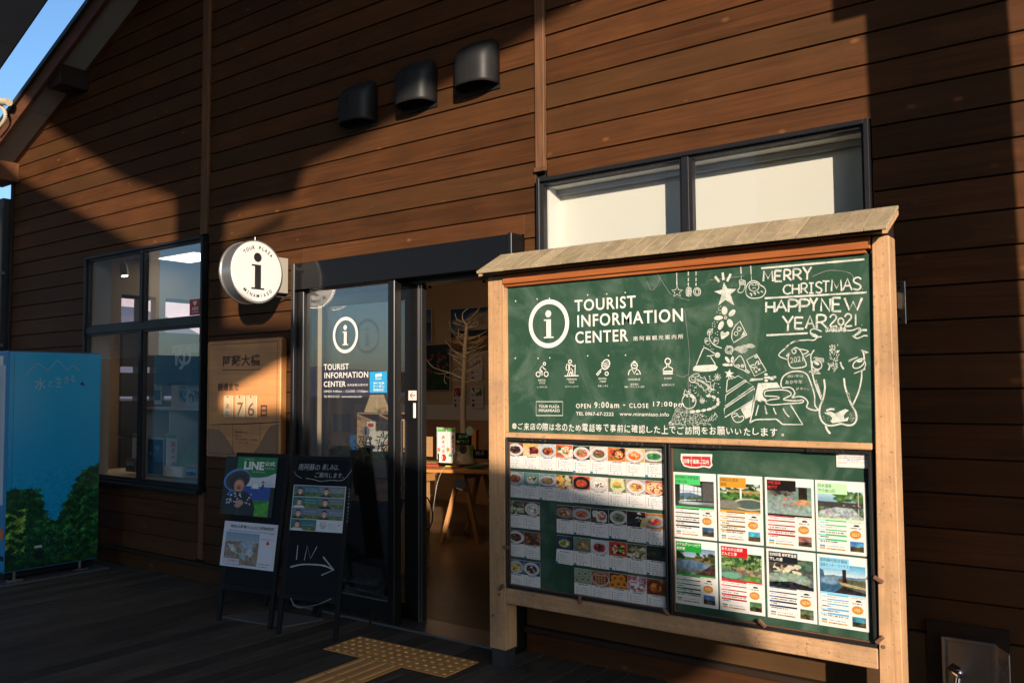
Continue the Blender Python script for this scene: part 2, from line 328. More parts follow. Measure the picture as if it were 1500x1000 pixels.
def boardgreen():
    m, nt, b = newmat('green_chalkboard'); N = nt.nodes; L = nt.links
    tc = N.new('ShaderNodeTexCoord')
    n = N.new('ShaderNodeTexNoise'); n.inputs['Scale'].default_value = 2.3; n.inputs['Detail'].default_value = 7; n.inputs['Distortion'].default_value = 2.5; n.inputs['Roughness'].default_value = .6
    L.new(tc.outputs['Object'], n.inputs['Vector'])
    mr = N.new('ShaderNodeMapRange'); mr.inputs[1].default_value = .47; mr.inputs[2].default_value = .8; mr.inputs[4].default_value = .48; L.new(n.outputs['Fac'], mr.inputs[0])
    mx = N.new('ShaderNodeMix'); mx.data_type = 'RGBA'; mx.inputs[6].default_value = (.022,.068,.040,1); mx.inputs[7].default_value = (.19,.27,.21,1); L.new(mr.outputs[0], mx.inputs[0])
    # square marks left by magnets and posters
    vo = N.new('ShaderNodeTexVoronoi'); vo.distance = 'CHEBYCHEV'; vo.inputs['Scale'].default_value = 13; vo.inputs['Randomness'].default_value = .9; L.new(tc.outputs['Object'], vo.inputs['Vector'])
    k = N.new('ShaderNodeMapRange'); k.inputs[1].default_value = .17; k.inputs[2].default_value = .21; k.inputs[3].default_value = .35; k.inputs[4].default_value = 0; L.new(vo.outputs['Distance'], k.inputs[0])
    ks = N.new('ShaderNodeMath'); ks.operation = 'MULTIPLY'; L.new(k.outputs[0], ks.inputs[0])
    n5 = N.new('ShaderNodeTexNoise'); n5.inputs['Scale'].default_value = 4; L.new(tc.outputs['Object'], n5.inputs['Vector'])
    g5 = N.new('ShaderNodeMath'); g5.operation = 'GREATER_THAN'; g5.inputs[1].default_value = .5; L.new(n5.outputs['Fac'], g5.inputs[0]); L.new(g5.outputs[0], ks.inputs[1])
    m2 = N.new('ShaderNodeMix'); m2.data_type = 'RGBA'; L.new(ks.outputs[0], m2.inputs[0]); L.new(mx.outputs[2], m2.inputs[6]); m2.inputs[7].default_value = (.018,.052,.03,1)
    # fine chalk specks
    n6 = N.new('ShaderNodeTexNoise'); n6.inputs['Scale'].default_value = 90; n6.inputs['Detail'].default_value = 2; L.new(tc.outputs['Object'], n6.inputs['Vector'])
    sp = N.new('ShaderNodeMapRange'); sp.inputs[1].default_value = .72; sp.inputs[2].default_value = .80; sp.inputs[4].default_value = .3; L.new(n6.outputs['Fac'], sp.inputs[0])
    m3 = N.new('ShaderNodeMix'); m3.data_type = 'RGBA'; L.new(sp.outputs[0], m3.inputs[0]); L.new(m2.outputs[2], m3.inputs[6]); m3.inputs[7].default_value = (.4,.45,.4,1)
    L.new(m3.outputs[2], b.inputs['Base Color']); b.inputs['Roughness'].default_value = .55; b.inputs['Specular IOR Level'].default_value = .35
    return m
M['green'] = boardgreen()

# ------------------------------------------------------------ flat print: lettering, strokes, painted pictures
def text_mesh(s, bold=0.0, res=3, space=1.0):
    cu = bpy.data.curves.new('t', 'FONT'); cu.body = s; cu.size = 1; cu.resolution_u = res; cu.offset = bold; cu.space_character = space
    o = bpy.data.objects.new('t', cu); COL.objects.link(o); bpy.context.view_layer.update()
    me = bpy.data.meshes.new_from_object(o.evaluated_get(bpy.context.evaluated_depsgraph_get()))
    bpy.data.objects.remove(o); bpy.data.curves.remove(cu)
    return me
_tc = {}
def text(name, s, p0, p1, p2, mat, parent=None, bold=0.0, nrm=None, lift=.0012, joined=None, res=3, space=1.0):
    """fit the text's bounding box: p0 bottom-left, p1 bottom-right, p2 top-left"""
    key = (s, bold, space)
    if key not in _tc:
        me = text_mesh(s, bold, res, space); _tc[key] = (np.array([v.co[:] for v in me.vertices]), [tuple(p.vertices) for p in me.polygons]); bpy.data.meshes.remove(me)
    V, P = _tc[key]
    mn = V.min(0); mx = V.max(0); w = max(mx[0]-mn[0], 1e-6); h = max(mx[1]-mn[1], 1e-6)
    p0 = Vector(p0); ex = Vector(p1)-p0; ey = Vector(p2)-p0
    n = Vector(nrm) if nrm is not None else ex.cross(ey).normalized()
    pts = [tuple(p0+ex*float((v[0]-mn[0])/w)+ey*float((v[1]-mn[1])/h)+n*lift) for v in V]
    mb = joined or MB(); b = len(mb.v); mb.v += pts; mb.f += [tuple(b+i for i in p) for p in P]
    if joined: return joined
    return rawbuild(mb, name, mat, parent)
def rawbuild(mb, name, mat, parent=None):
    me = bpy.data.meshes.new(name); off = Vector(parent.location) if (parent and parent.get('_w')) else Vector((0,0,0))
    me.from_pydata([tuple(Vector(p)-off) for p in mb.v], [], mb.f); me.update()
    return link(name, me, mat, parent)
def ribbon(mb, pts, w, n, lift=.001, closed=False, jitter=0.0):
    """a chalk or pen stroke along world points lying on one plane with normal n"""
    pts = [Vector(p) for p in pts]; n = Vector(n)
    if closed: pts = pts+[pts[0]]
    out = []
    for i, p in enumerate(pts):
        a = pts[max(0, i-1)]; b = pts[min(len(pts)-1, i+1)]
        if closed and i in (0, len(pts)-1): a = pts[-2]; b = pts[1]
        d = (b-a)
        if d.length < 1e-9: d = Vector((1,0,0))
        s = n.cross(d.normalized())*(w*.5*(1+R_.uniform(-jitter, jitter)))
        out.append((p+s+n*lift, p-s+n*lift))
    b0 = len(mb.v)
    for a, b in out: mb.v += [tuple(a), tuple(b)]
    mb.f += [(b0+2*i, b0+2*i+1, b0+2*i+3, b0+2*i+2) for i in range(len(out)-1)]
    return mb
def smoothpts(pts, closed=False, k=4):
    P = [Vector(p).to_3d() for p in pts]; out = []; N = len(P)
    rng = range(N if closed else N-1)
    for i in rng:
        if closed: a, b, c_, d = P[(i-1) % N], P[i], P[(i+1) % N], P[(i+2) % N]
        else: a, b, c_, d = P[max(i-1, 0)], P[i], P[i+1], P[min(i+2, N-1)]
        for j in range(k):
            t = j/k
            out.append(.5*((2*b)+(-a+c_)*t+(2*a-5*b+4*c_-d)*t*t+(-a+3*b-3*c_+d)*t**3))
    if not closed: out.append(P[-1])
    return out
def polyfill(mb, pts, n, lift=.001):
    b = len(mb.v); mb.v += [tuple(Vector(p)+Vector(n)*lift) for p in pts]; mb.f.append(tuple(range(b, b+len(pts)))); return mb

class Img:
    """a little painted picture: rows from the top, colours 0..255; it becomes coloured faces, one per dab"""
    def __init__(s, w, h, bgc=(240,238,230)):
        s.w, s.h = w, h; s.a = np.zeros((h, w, 3)); s.a[:] = bgc
        s.Y, s.X = np.mgrid[0:h, 0:w]; s.X = (s.X+.5)/w; s.Y = (s.Y+.5)/h
    def rect(s, x0, y0, x1, y1, col, al=1):
        m = (s.X >= x0) & (s.X < x1) & (s.Y >= y0) & (s.Y < y1); s.a[m] = s.a[m]*(1-al)+np.array(col)*al; return s
    def ell(s, cx, cy, rx, ry, col, soft=0.0, al=1, ang=0.0, ring=0):
        ca, sa = math.cos(ang), math.sin(ang); dx = s.X-cx; dy = s.Y-cy
        d = np.hypot((dx*ca+dy*sa)/rx, (-dx*sa+dy*ca)/ry)
        m = np.clip((1-d)/max(soft, 1e-3)+.5, 0, 1) if soft else (d < 1).astype(float)
        if ring: m = m*(d > 1-ring)
        m = (m*al)[..., None]; s.a = s.a*(1-m)+np.array(col)*m; return s
    def poly(s, pts, col, al=1):
        m = np.zeros(s.X.shape, bool); n = len(pts)
        for i in range(n):
            x0, y0 = pts[i]; x1, y1 = pts[(i+1) % n]
            if y0 == y1: continue
            cond = ((s.Y >= min(y0, y1)) & (s.Y < max(y0, y1))); xi = x0+(s.Y-y0)*(x1-x0)/(y1-y0)
            m ^= cond & (s.X < xi)
        s.a[m] = s.a[m]*(1-al)+np.array(col)*al; return s
    def grad(s, x0, y0, x1, y1, ca, cb):
        m = (s.X >= x0) & (s.X < x1) & (s.Y >= y0) & (s.Y < y1); t = np.clip((s.Y-y0)/(y1-y0), 0, 1)[..., None]
        g = np.array(ca)*(1-t)+np.array(cb)*t; s.a[m] = g[m]; return s
    def noise(s, x0, y0, x1, y1, amp, cell=6, seed=None):
        r = np.random.default_rng(seed if seed is not None else int(NR.integers(1e6)))
        gh, gw = int(s.h/cell)+2, int(s.w/cell)+2; g = r.normal(size=(gh+1, gw+1, 3))*.5+r.normal(size=(gh+1, gw+1, 1))
        yy = s.Y*s.h/cell; xx = s.X*s.w/cell; yi = yy.astype(int); xi = xx.astype(int); fy = (yy-yi)[..., None]; fx = (xx-xi)[..., None]
        v = g[yi, xi]*(1-fy)*(1-fx)+g[yi+1, xi]*fy*(1-fx)+g[yi, xi+1]*(1-fy)*fx+g[yi+1, xi+1]*fy*fx
        m = (s.X >= x0) & (s.X < x1) & (s.Y >= y0) & (s.Y < y1); s.a[m] = (s.a+v*amp)[m]; return s
    def dabs(s, x0, y0, x1, y1, cols, n, r0=.03, r1=.07, asp=1.0, soft=.3):
        for i in range(n):
            k = cols[int(NR.integers(len(cols)))]
            s.ell(float(NR.uniform(x0, x1)), float(NR.uniform(y0, y1)), float(NR.uniform(r0, r1)), float(NR.uniform(r0, r1))*asp, k, soft, 1, float(NR.uniform(0, 3)))
        return s
    def dashes(s, x0, y, x1, col, hh=.012, dens=.6, al=.8):
        x = x0
        while x < x1:
            w = float(NR.uniform(.01, .05))
            if NR.uniform() < dens+.2: s.rect(x, y, min(x+w, x1), y+hh, col, al*float(NR.uniform(.5, 1)))
            x += w+.008
        return s
    def place(s, name, p0, p1, p2, parent=None, mat=None, lift=.0006):
        """p0 top-left, p1 top-right, p2 bottom-left"""
        a = np.clip(s.a, 0, 255)/255; lin = np.where(a <= .04045, a/12.92, ((a+.055)/1.055)**2.4)*.92
        h, w = s.h, s.w
        p0 = np.array(p0); ex = np.array(p1)-p0; ey = np.array(p2)-p0; n = np.cross(ey, ex); n = n/np.linalg.norm(n)
        off = np.array(parent.location) if (parent and parent.get('_w')) else np.zeros(3)
        jj, ii = np.mgrid[0:h+1, 0:w+1]
        V = p0+ex*(ii.reshape(-1, 1)/w)+ey*(jj.reshape(-1, 1)/h)+n*lift-off
        j, i = np.mgrid[0:h, 0:w]; q = (j*(w+1)+i).reshape(-1)
        Fc = np.stack([q+w+1, q+w+2, q+1, q], 1)
        me = bpy.data.meshes.new(name); me.vertices.add(len(V)); me.vertices.foreach_set('co', V.reshape(-1))
        me.loops.add(Fc.size); me.loops.foreach_set('vertex_index', Fc.reshape(-1)); me.polygons.add(len(Fc))
        me.polygons.foreach_set('loop_start', np.arange(0, Fc.size, 4)); me.update(calc_edges=True)
        ca = me.color_attributes.new('Col', 'FLOAT_COLOR', 'CORNER')
        cc = np.ones((h*w, 4, 4), np.float32); cc[:, :, :3] = lin.reshape(-1, 1, 3); ca.data.foreach_set('color', cc.reshape(-1))
        return link(name, me, mat or M['print'], parent)
#@@SETTING@@
# ============================================================ THE SETTING
WY = 4.10                                  # face of the boarded wall
g = MB().box(-600, 600, -600, 600, -.30, -.20).build('ground', M['ground']); g['kind'] = 'structure'
# --- hills round the place
def hills():
    mb = MB(); n = 180; rings = [(230, 0.0), (300, .35), (380, .8), (470, 1.0), (600, .7)]
    rr = np.random.default_rng(5); ph = rr.uniform(0, 6.28, 12)
    def H(t):
        base = 15+5*math.sin(3*t+ph[0])+4*math.sin(7*t+ph[1])+3*math.sin(13*t+ph[2])+1.6*math.sin(29*t+ph[3])+.8*math.sin(61*t+ph[4])
        k = max(0, math.cos(t-math.radians(152)))**4            # the higher range on the left
        return base*(1+2.6*k)
    for (r, f) in rings:
        for i in range(n):
            t = 2*math.pi*i/n; rad = r*(1+.05*math.sin(5*t+f)+.04*math.sin(17*t+f*3))
            mb.v.append((rad*math.cos(t), rad*math.sin(t), -1+H(t)*f*(1+.08*math.sin(23*t+9*f))))
    for j in range(len(rings)-1):
        for i in range(n): mb.f.append((j*n+i, j*n+(i+1) % n, (j+1)*n+(i+1) % n, (j+1)*n+i))
    m = plain('hazy_wooded_hills', (.20,.19,.23,1), .95, 0, .1, var=.35, scale=.03, bump=0)
    o = mb.build('hills', m, smooth=True); o['kind'] = 'structure'
    mb = MB(); n = 60
    for j, (r, f) in enumerate(((700, 0), (760, .45), (840, .85), (900, 1.0), (980, .8))):
        for i in range(n+1):
            t = math.radians(118+70*i/n); e = math.sin(math.pi*i/n)**.5
            mb.v.append(((r+rr.uniform(-12, 12))*math.cos(t), (r+rr.uniform(-12, 12))*math.sin(t), -1+f*e*(118+10*math.sin(9*t)+7*math.sin(23*t+1)+4*math.sin(51*t))+rr.uniform(-5, 5)*f))
    for j in range(4):
        for i in range(n): q = j*(n+1)+i; mb.f.append((q, q+1, q+n+2, q+n+1))
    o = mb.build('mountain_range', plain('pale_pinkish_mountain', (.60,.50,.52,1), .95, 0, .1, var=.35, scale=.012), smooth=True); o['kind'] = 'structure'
hills()
# --- deck of single planks, running away from the wall
deck = thing('deck', 'dark weathered timber deck in front of the boarded wall', None, (0,0,0)); del deck['category']; deck['kind'] = 'structure'
x = -11.2; k = 0
while x < 1.7:
    w = .140
    for (a, b) in ((-2.4, .55+.3*((k*7) % 3)), (.553+.3*((k*7) % 3), 4.10)):
        dz = R_.uniform(-.0012, .0012)
        MB().box(x+.003, x+w-.003, a, b-.004, -.03, dz).build('plank', M['deck'], deck, bevel=.0025)
    x += w; k += 1
MB().box(-11.3, 1.8, -2.45, 4.3, -.12, -.034).build('joists', M['back'], deck)
fl = MB().box(-9.4, .2, 4.24, 8.85, -.05, .012).build('interior_floor', M['ifloor']); fl['kind'] = 'structure'
MB().box(-11.3, 1.8, -2.6, -2.45, -.2, .0).build('deck_edge', M['darkwood'], deck)

# --- the building
B = thing('tourist_center_building', 'brown boarded gabled building with dark window frames and sliding glass door', 'building', (-5, 4.1, 0))
RAKE = lambda X: 3.913+.455*(X+9.51)                    # underside line of the gable edge
lev = [.150]+[2.84-i*.1496 for i in range(17, -1, -1)]
lev = lev[:1]+[z for z in lev[1:] if z > .2]
while lev[-1] < 5.5: lev.append(lev[-1]+.1470)
OPEN = [(-7.96, -6.08, .71, 2.765), (-4.90, -2.92, 0, 2.415), (-2.81, -.962, .95, 2.727)]
SEG = [(-9.53, -6.165), (-6.055, -2.835), (-2.752, 1.7)]
rb = random.Random(3)
for s0, s1 in SEG:
    for z0, z1 in zip(lev[:-1], lev[1:]):
        ztop = z1-.0065; pieces = [(s0, s1, z0, ztop)]
        for (oa, ob, c0, c1) in OPEN:
            nxt = []
            for (a, b, za, zb_) in pieces:
                if ob <= a or oa >= b or c1 <= za or c0 >= zb_: nxt.append((a, b, za, zb_)); continue
                if oa > a: nxt.append((a, oa, za, zb_))
                if ob < b: nxt.append((ob, b, za, zb_))
                if c1 < zb_: nxt.append((max(a, oa), min(b, ob), c1, zb_))
                if c0 > za: nxt.append((max(a, oa), min(b, ob), za, c0))
            pieces = [q for q in nxt if q[1]-q[0] > .02 and q[3]-q[2] > .006]
        yb = WY+rb.uniform(-.0012, .0012); yf = lambda z: yb-.006+.007*(z-z0)/(z1-z0)
        for (a, b, za, zt) in pieces:
            la = lambda z: max(a, (z-3.93)/.455-9.51) if a < -9 else a
            MB().hexa([(la(za), yf(za), za), (b, yf(za), za), (b, yb+.02, za), (la(za), yb+.02, za),
                       (la(zt), yf(zt), zt), (b, yf(zt), zt), (b, yb+.02, zt), (la(zt), yb+.02, zt)]).build('board', M['siding'], B, bevel=.0015)
def wall_with_openings(name, mat, x0, x1, y0, y1, ztop, opens, parent, z0=0.0):
    mb = MB(); xs = sorted(set([x0, x1]+[v for o in opens for v in o[:2]]))
    for a, b in zip(xs[:-1], xs[1:]):
        o = [q for q in opens if q[0] <= a+1e-6 and q[1] >= b-1e-6]
        if not o: mb.box(a, b, y0, y1, z0, ztop)
        else:
            if o[0][2] > z0: mb.box(a, b, y0, y1, z0, o[0][2])
            mb.box(a, b, y0, y1, o[0][3], ztop)
    return mb.build(name, mat, parent)
# dark backing and structural wall; its top follows the roof
wall_with_openings('wall_core', M['back'], -9.5, 1.7, 4.125, 4.24, 3.9, OPEN, B)
MB().prism([(-9.5, 3.905), (1.7, 3.905), (1.7, 6.2), (-1.5, 7.4), (-9.5, 3.92)], 4.125, 4.24).build('gable_core', M['back'], B)
wall_with_openings('interior_lining', M['iwall'], -9.4, .2, 4.243, 4.28, 3.06, [(a+.02, b-.02, c0, d-.02) for a, b, c0, d in OPEN], B)
# vertical battens
bat = lambda xa, xb, za, zb, mat='sidingv', y=.022: MB().box(xa, xb, WY-y, WY+.02, za, zb).build('batten', M[mat], B, bevel=.003)
bat(-6.155, -6.065, 2.775, 5.5, 'sidingv', .02); bat(-6.145, -6.075, .168, .695, 'sidingv', .012)
bat(-2.825, -2.762, 2.778, 5.5, 'sidingv', .02)
MB().box(-2.829, -2.758, WY-.027, WY-.003, 2.768, 2.792).build('batten_foot', M['sidingv'], B)
MB().box(-9.56, -9.50, WY-.02, WY+.05, 0, 3.9).build('corner_board', M['darkwood'], B)
# baseboard with its ledge
for a, b in ((-9.53, -4.91), (-2.915, 1.7)):
    MB().box(a, b, WY-.016, WY+.03, .002, .118).build('base_board', M['siding'], B)
    MB().box(a, b, WY-.045, WY+.03, .119, .149).build('base_ledge', M['darkwood'], B, bevel=.003)
MB().box(-2.914, 1.7, WY-.014, WY-.008, .151, .438).build('base_panel', M['basepanel'], B, bevel=.002)
# window on the left: frames, panes, mullions
def win_frame(name, x0, x1, z0, z1, bars, hz, panes, parent=B, y0=4.055, y1=4.125, t=.022, gl='glass'):
    f = MB(); f.box(x0, x0+t, y0, y1, z0, z1); f.box(x1-t, x1, y0, y1, z0, z1); f.box(x0+t, x1-t, y0, y1, z1-t, z1); f.box(x0+t, x1-t, y0, y1, z0, z0+t)
    w = f.build('window_frame', M['metalf'], parent, bevel=.002)
    for (xa, xb, za, zb) in bars: MB().box(xa, xb, y0+.012, y1-.01, za, zb).build('glazing_bar', M['metalf'], w if False else parent, bevel=.002)
    for (xa, xb, za, zb) in panes:
        MB().box(xa, xb, 4.098, 4.104, za, zb).build('pane', M[gl], parent)
    return w
win_frame('window', -7.955, -6.085, .715, 2.76, [(-7.933, -6.107, 2.04, 2.10), (-7.02, -6.98, 2.102, 2.738), (-7.02, -6.98, .737, 2.038)], None,
          [(-7.93, -7.022, 2.103, 2.735), (-6.978, -6.11, 2.103, 2.735), (-7.93, -7.022, .74, 2.037), (-6.978, -6.11, .74, 2.037)])
MB().box(-7.97, -6.07, 4.02, 4.075, .685, .714).build('window_sill', M['metalf'], B, bevel=.003)
# sash lips round each pane
for (xa, xb, za, zb) in ((-7.932, -7.021, 2.101, 2.737), (-6.979, -6.108, 2.101, 2.737), (-7.932, -7.021, .738, 2.039), (-6.979, -6.108, .738, 2.039)):
    t = .018; f = MB(); f.box(xa, xa+t, 4.078, 4.118, za, zb); f.box(xb-t, xb, 4.078, 4.118, za, zb); f.box(xa+t, xb-t, 4.078, 4.118, zb-t, zb); f.box(xa+t, xb-t, 4.078, 4.118, za, za+t)
    f.build('sash', M['metalf'], B)
# window on the right with the blind
win_frame('window', -2.805, -.967, .955, 2.722, [(-1.895, -1.855, .98, 2.699)], None, [(-2.78, -1.897, .99, 2.697), (-1.853, -.99, .99, 2.697)], gl='acrylic')
for (xa, xb) in ((-2.782, -1.896), (-1.854, -.990)):
    t = .014; f = MB(); f.box(xa, xa+t, 4.08, 4.12, .99, 2.699); f.box(xb-t, xb, 4.08, 4.12, .99, 2.699); f.box(xa+t, xb-t, 4.08, 4.12, 2.685, 2.699)
    f.build('sash', M['metalf'], B)
rv = MB(); rv.box(-7.95, -7.93, 4.127, 4.31, .74, 2.74); rv.box(-6.11, -6.09, 4.127, 4.31, .74, 2.74); rv.box(-7.93, -6.11, 4.127, 4.31, 2.74, 2.762); rv.box(-7.93, -6.11, 4.127, 4.31, .715, .735); rv.build('window_reveal', M['reveal'], B)
rv = MB(); rv.box(-2.80, -2.768, 4.136, 4.262, .95, 2.76); rv.box(-.992, -.965, 4.136, 4.262, .95, 2.722); rv.box(-2.768, -.992, 4.136, 4.262, 2.68, 2.722)
rv.build('window_reveal', M['reveal'], B)
MB().box(-2.768, -.992, 4.262, 4.268, .95, 2.68).build('blind', M['blind'], B)
MB().box(-2.766, -.994, 4.22, 4.258, 2.648, 2.679).build('blind_rail', M['steeld'], B)
# entrance: header, frames, fixed pane and the sliding leaf behind it
MB().box(-4.86, -2.955, 3.985, 4.10, 2.215, 2.405).build('door_header', M['header'], B, bevel=.004)
MB().box(-2.953, -2.925, 3.975, 4.12, 0, 2.41).build('door_jamb', M['metal'], B, bevel=.003)
MB().box(-4.895, -4.862, 3.985, 4.14, 0, 2.41).build('door_jamb', M['metal'], B, bevel=.003)
MB().box(-4.861, -4.80, 4.02, 4.12, .0, 2.213).build('door_stile', M['metal'], B, bevel=.004)
MB().box(-3.942, -3.882, 3.995, 4.062, .0, 2.213).build('door_stile', M['metal'], B, bevel=.004)
MB().box(-4.799, -3.943, 4.02, 4.07, .0, .16).build('door_bottom_rail', M['metal'], B, bevel=.004)
MB().box(-4.799, -3.943, 4.012, 4.02, .148, .156).build('rail_strip', M['steeld'], B)
MB().box(-4.80, -3.943, 4.052, 4.060, .16, 2.212).build('pane', M['doorglass'], B)
MB().box(-3.95, -2.956, 4.10, 4.235, 2.19, 2.40).build('door_track', M['metal'], B)
MB().box(-4.86, -2.93, 3.99, 4.24, .001, .014).build('door_sill', M['steeld'], B)
MB().box(-3.925, -3.803, 4.135, 4.175, .02, 2.188).build('sliding_leaf_stile', M['metal'], B, bevel=.003)
MB().box(-3.8025, -3.790, 4.132, 4.178, .02, 2.188).build('leaf_edge_strip', M['steeld'], B)
MB().box(-3.7895, -3.776, 4.137, 4.173, .02, 2.188).build('leaf_edge_gasket', M['metal'], B)
MB().box(-3.7755, -3.768, 4.134, 4.176, .02, 2.188).build('leaf_edge_strip', M['steeld'], B)
MB().box(-4.74, -3.926, 4.14, 4.17, .02, .12).build('sliding_leaf_rail', M['metal'], B)
MB().box(-4.74, -3.926, 4.14, 4.17, 2.10, 2.188).build('sliding_leaf_rail', M['metal'], B)
MB().box(-4.74, -4.70, 4.14, 4.17, .121, 2.099).build('sliding_leaf_stile', M['metal'], B)
MB().box(-4.699, -3.926, 4.152, 4.158, .121, 2.099).build('pane', M['doorglass'], B)
MB().box(-3.944, -3.934, 4.11, 4.136, .80, 1.30).build('pull_handle', M['steeld'], B, bevel=.003)
# lettering on the fixed pane
DY = 4.0518
def D(px, py): return at(1, DY, px, py)
def ring(mb, ctr, r, t, ux, uz, n, k=64, lift=.0012):
    pts = [Vector(ctr)+Vector(ux)*math.cos(2*math.pi*i/k)*(r-t/2)+Vector(uz)*math.sin(2*math.pi*i/k)*(r-t/2) for i in range(k)]
    return ribbon(mb, pts, t, n, lift, closed=True)
def disc(mb, ctr, r, ux, uz, n, k=28, lift=.0014, asp=1.0):
    return polyfill(mb, [Vector(ctr)+Vector(ux)*math.cos(2*math.pi*i/k)*r+Vector(uz)*math.sin(2*math.pi*i/k)*r*asp for i in range(k)], n, lift)
def info_i(mb, ctr, h, ux, uz, n, lift=.0014):
    """the information letter: dot, stem and three serifs; h is its full height"""
    ctr = Vector(ctr); ux = Vector(ux); uz = Vector(uz)
    disc(mb, ctr+uz*h*.37-ux*h*.01, h*.125, ux, uz, n, lift=lift)
    P = lambda a, b: ctr+ux*h*a+uz*h*b
    polyfill(mb, [P(-.10,-.5), P(.10,-.5), P(.10,.17), P(-.10,.17)], n, lift)
    polyfill(mb, [P(-.20,.125), P(-.1,.125), P(-.1,.17), P(-.2,.17)], n, lift)
    polyfill(mb, [P(-.21,-.5), P(-.1,-.5), P(-.1,-.455), P(-.21,-.455)], n, lift)
    polyfill(mb, [P(.1,-.5), P(.21,-.5), P(.21,-.455), P(.1,-.455)], n, lift)
NY = (0, -1, 0); UX = (1, 0, 0); UZ = (0, 0, 1)
def txtpx(pl, s, xl, xr, ybl, ytl, mat, parent, bold=0, name='lettering', joined=None, zr=None, lift=.0012, space=1.0):
    """pl maps a photo point to the plane; xl,xr left/right, ybl/ytl bottom/top of the text at its left end"""
    a = pl(xl, ybl); t = pl(xl, ytl); b = pl(xr, ybl); b = Vector((b.x, a.y, a.z)); t = Vector((a.x, a.y, t.z))
    return text(name, s, a, b, t, mat, parent, bold, NY, lift, joined, 3, space)
mb = MB(); cc = D(506, 490.5); rz = abs(D(506, 464).z-cc.z)
ring(mb, cc, rz, rz*.18, UX, UZ, NY); info_i(mb, cc, rz*1.12, UX, UZ, NY)
rawbuild(mb, 'logo', M['whitepr'], B)
for s, xl, xr, yb, yt in (('TOURIST', 474.5, 511, 542, 533.3), ('INFORMATION', 475.5, 539.5, 554, 545.5), ('CENTER', 474.5, 506.5, 566.5, 558.5),
                          ('南阿蘇観光案内所', 509, 539, 565.5, 562), ('OPEN 9:00am - CLOSE 17:00pm', 474.5, 539, 575.5, 571.5), ('TEL 0967-67-2222', 474.5, 497.5, 582, 579), ('www.minamiaso.info', 500.5, 530, 582, 579)):
    txtpx(D, s, xl, xr, yb, yt, M['whitepr'], B, .012 if len(s) < 12 and s[0] < 'z' else .0, space=1.4 if s[0] > 'z' else 1.08)
# --- rake: frieze board, soffit panels, fascia, metal roof edge, purlins
def sloped(name, x0, x1, y0, y1, dz0, dz1, mat, parent=B, bev=0, f=RAKE):
    MB().hexa([(x0,y0,f(x0)+dz0),(x1,y0,f(x1)+dz0),(x1,y1,f(x1)+dz0),(x0,y1,f(x0)+dz0),(x0,y0,f(x0)+dz1),(x1,y0,f(x1)+dz1),(x1,y1,f(x1)+dz1),(x0,y1,f(x0)+dz1)]).build(name, mat, parent, bevel=bev)
sloped('frieze_board', -9.75, -1.5, 4.062, 4.096, -.03, .10, M['rakewood'])
xx = -9.75
while xx < -1.6:
    sloped('soffit_panel', xx+.004, min(xx+1.05, -1.5)-.004, 3.842, 4.060, -.022, -.005, M['soffit']); xx += 1.05
sloped('fascia_board', -9.85, -1.5, 3.80, 3.84, -.05, .10, M['rakewood'], bev=.004)
sloped('metal_edge', -9.87, -1.5, 3.77, 4.3, .102, .15, M['roofm'])
for px_, xa in ((0, -8.27), (1, -6.9)):
    MB().box(xa, xa+.24, 3.835, 4.099, RAKE(xa)-.10, RAKE(xa)+.10).build('purlin', M['darkwood'], B, bevel=.004)
MB().box(-9.80, -9.42, 3.80, 4.099, 3.70, 3.90).build('purlin', M['rakewood'], B, bevel=.005)
MB().hexa([(-9.87,4.3,RAKE(-9.87)+.1),(-1.5,4.3,RAKE(-1.5)+.1),(-1.5,9.4,RAKE(-1.5)+.1),(-9.87,9.4,RAKE(-9.87)+.1),(-9.87,4.3,RAKE(-9.87)+.15),(-1.5,4.3,RAKE(-1.5)+.15),(-1.5,9.4,RAKE(-1.5)+.15),(-9.87,9.4,RAKE(-9.87)+.15)]).build('roof', M['roofm'], B)
# --- room
rm = MB(); rm.box(-9.4, .2, 8.85, 9.0, 1.30, 3.06); rm.build('back_wall', M['iwall'], B)
MB().box(-9.4, .2, 8.835, 9.0, .012, 1.10).build('wainscot', M['iwood'], B)
MB().box(-9.4, .2, 8.84, 8.95, 1.10, 1.30).build('wall_band', plain('cream_wall_band', (.6,.56,.48,1), .7), B)
MB().box(-9.4, .2, 4.243, 9.0, 3.06, 3.12).build('ceiling', M['iceil'], B)
MB().box(.2, .3, 4.243, 9.0, 0, 3.06).build('partition', M['iwall'], B)
# left end wall with three windows
mb = MB(); ys = [4.243, 5.23, 5.45, 5.54, 5.66, 5.78, 7.0, 9.0]
for i in range(0, 7):
    a, b = ys[i], ys[i+1]
    if i in (1, 3, 5): mb.box(-9.52, -9.4, a, b, 0, 1.2); mb.box(-9.52, -9.4, a, b, 2.62, 3.06)
    else: mb.box(-9.52, -9.4, a, b, 0, 3.06)
mb.build('end_wall', M['iwall'], B)
for a, b in ((5.23, 5.45), (5.54, 5.66), (5.78, 7.0)):
    MB().box(-9.47, -9.464, a, b, 1.2, 2.62).build('pane', M['acrylic'], B)
    MB().box(-9.45, -9.41, a, b, 2.58, 2.62).build('window_frame', M['metalf'], B)
for X_ in (-7.9, -6.95): MB().box(X_, X_+.02, 8.80, 8.834, 2.90, 2.96).build('picture_rail_hook', M['metal'], B)
MB().box(-9.3, 0, 8.81, 8.835, 2.955, 2.975).build('picture_rail', M['iwall'], B)
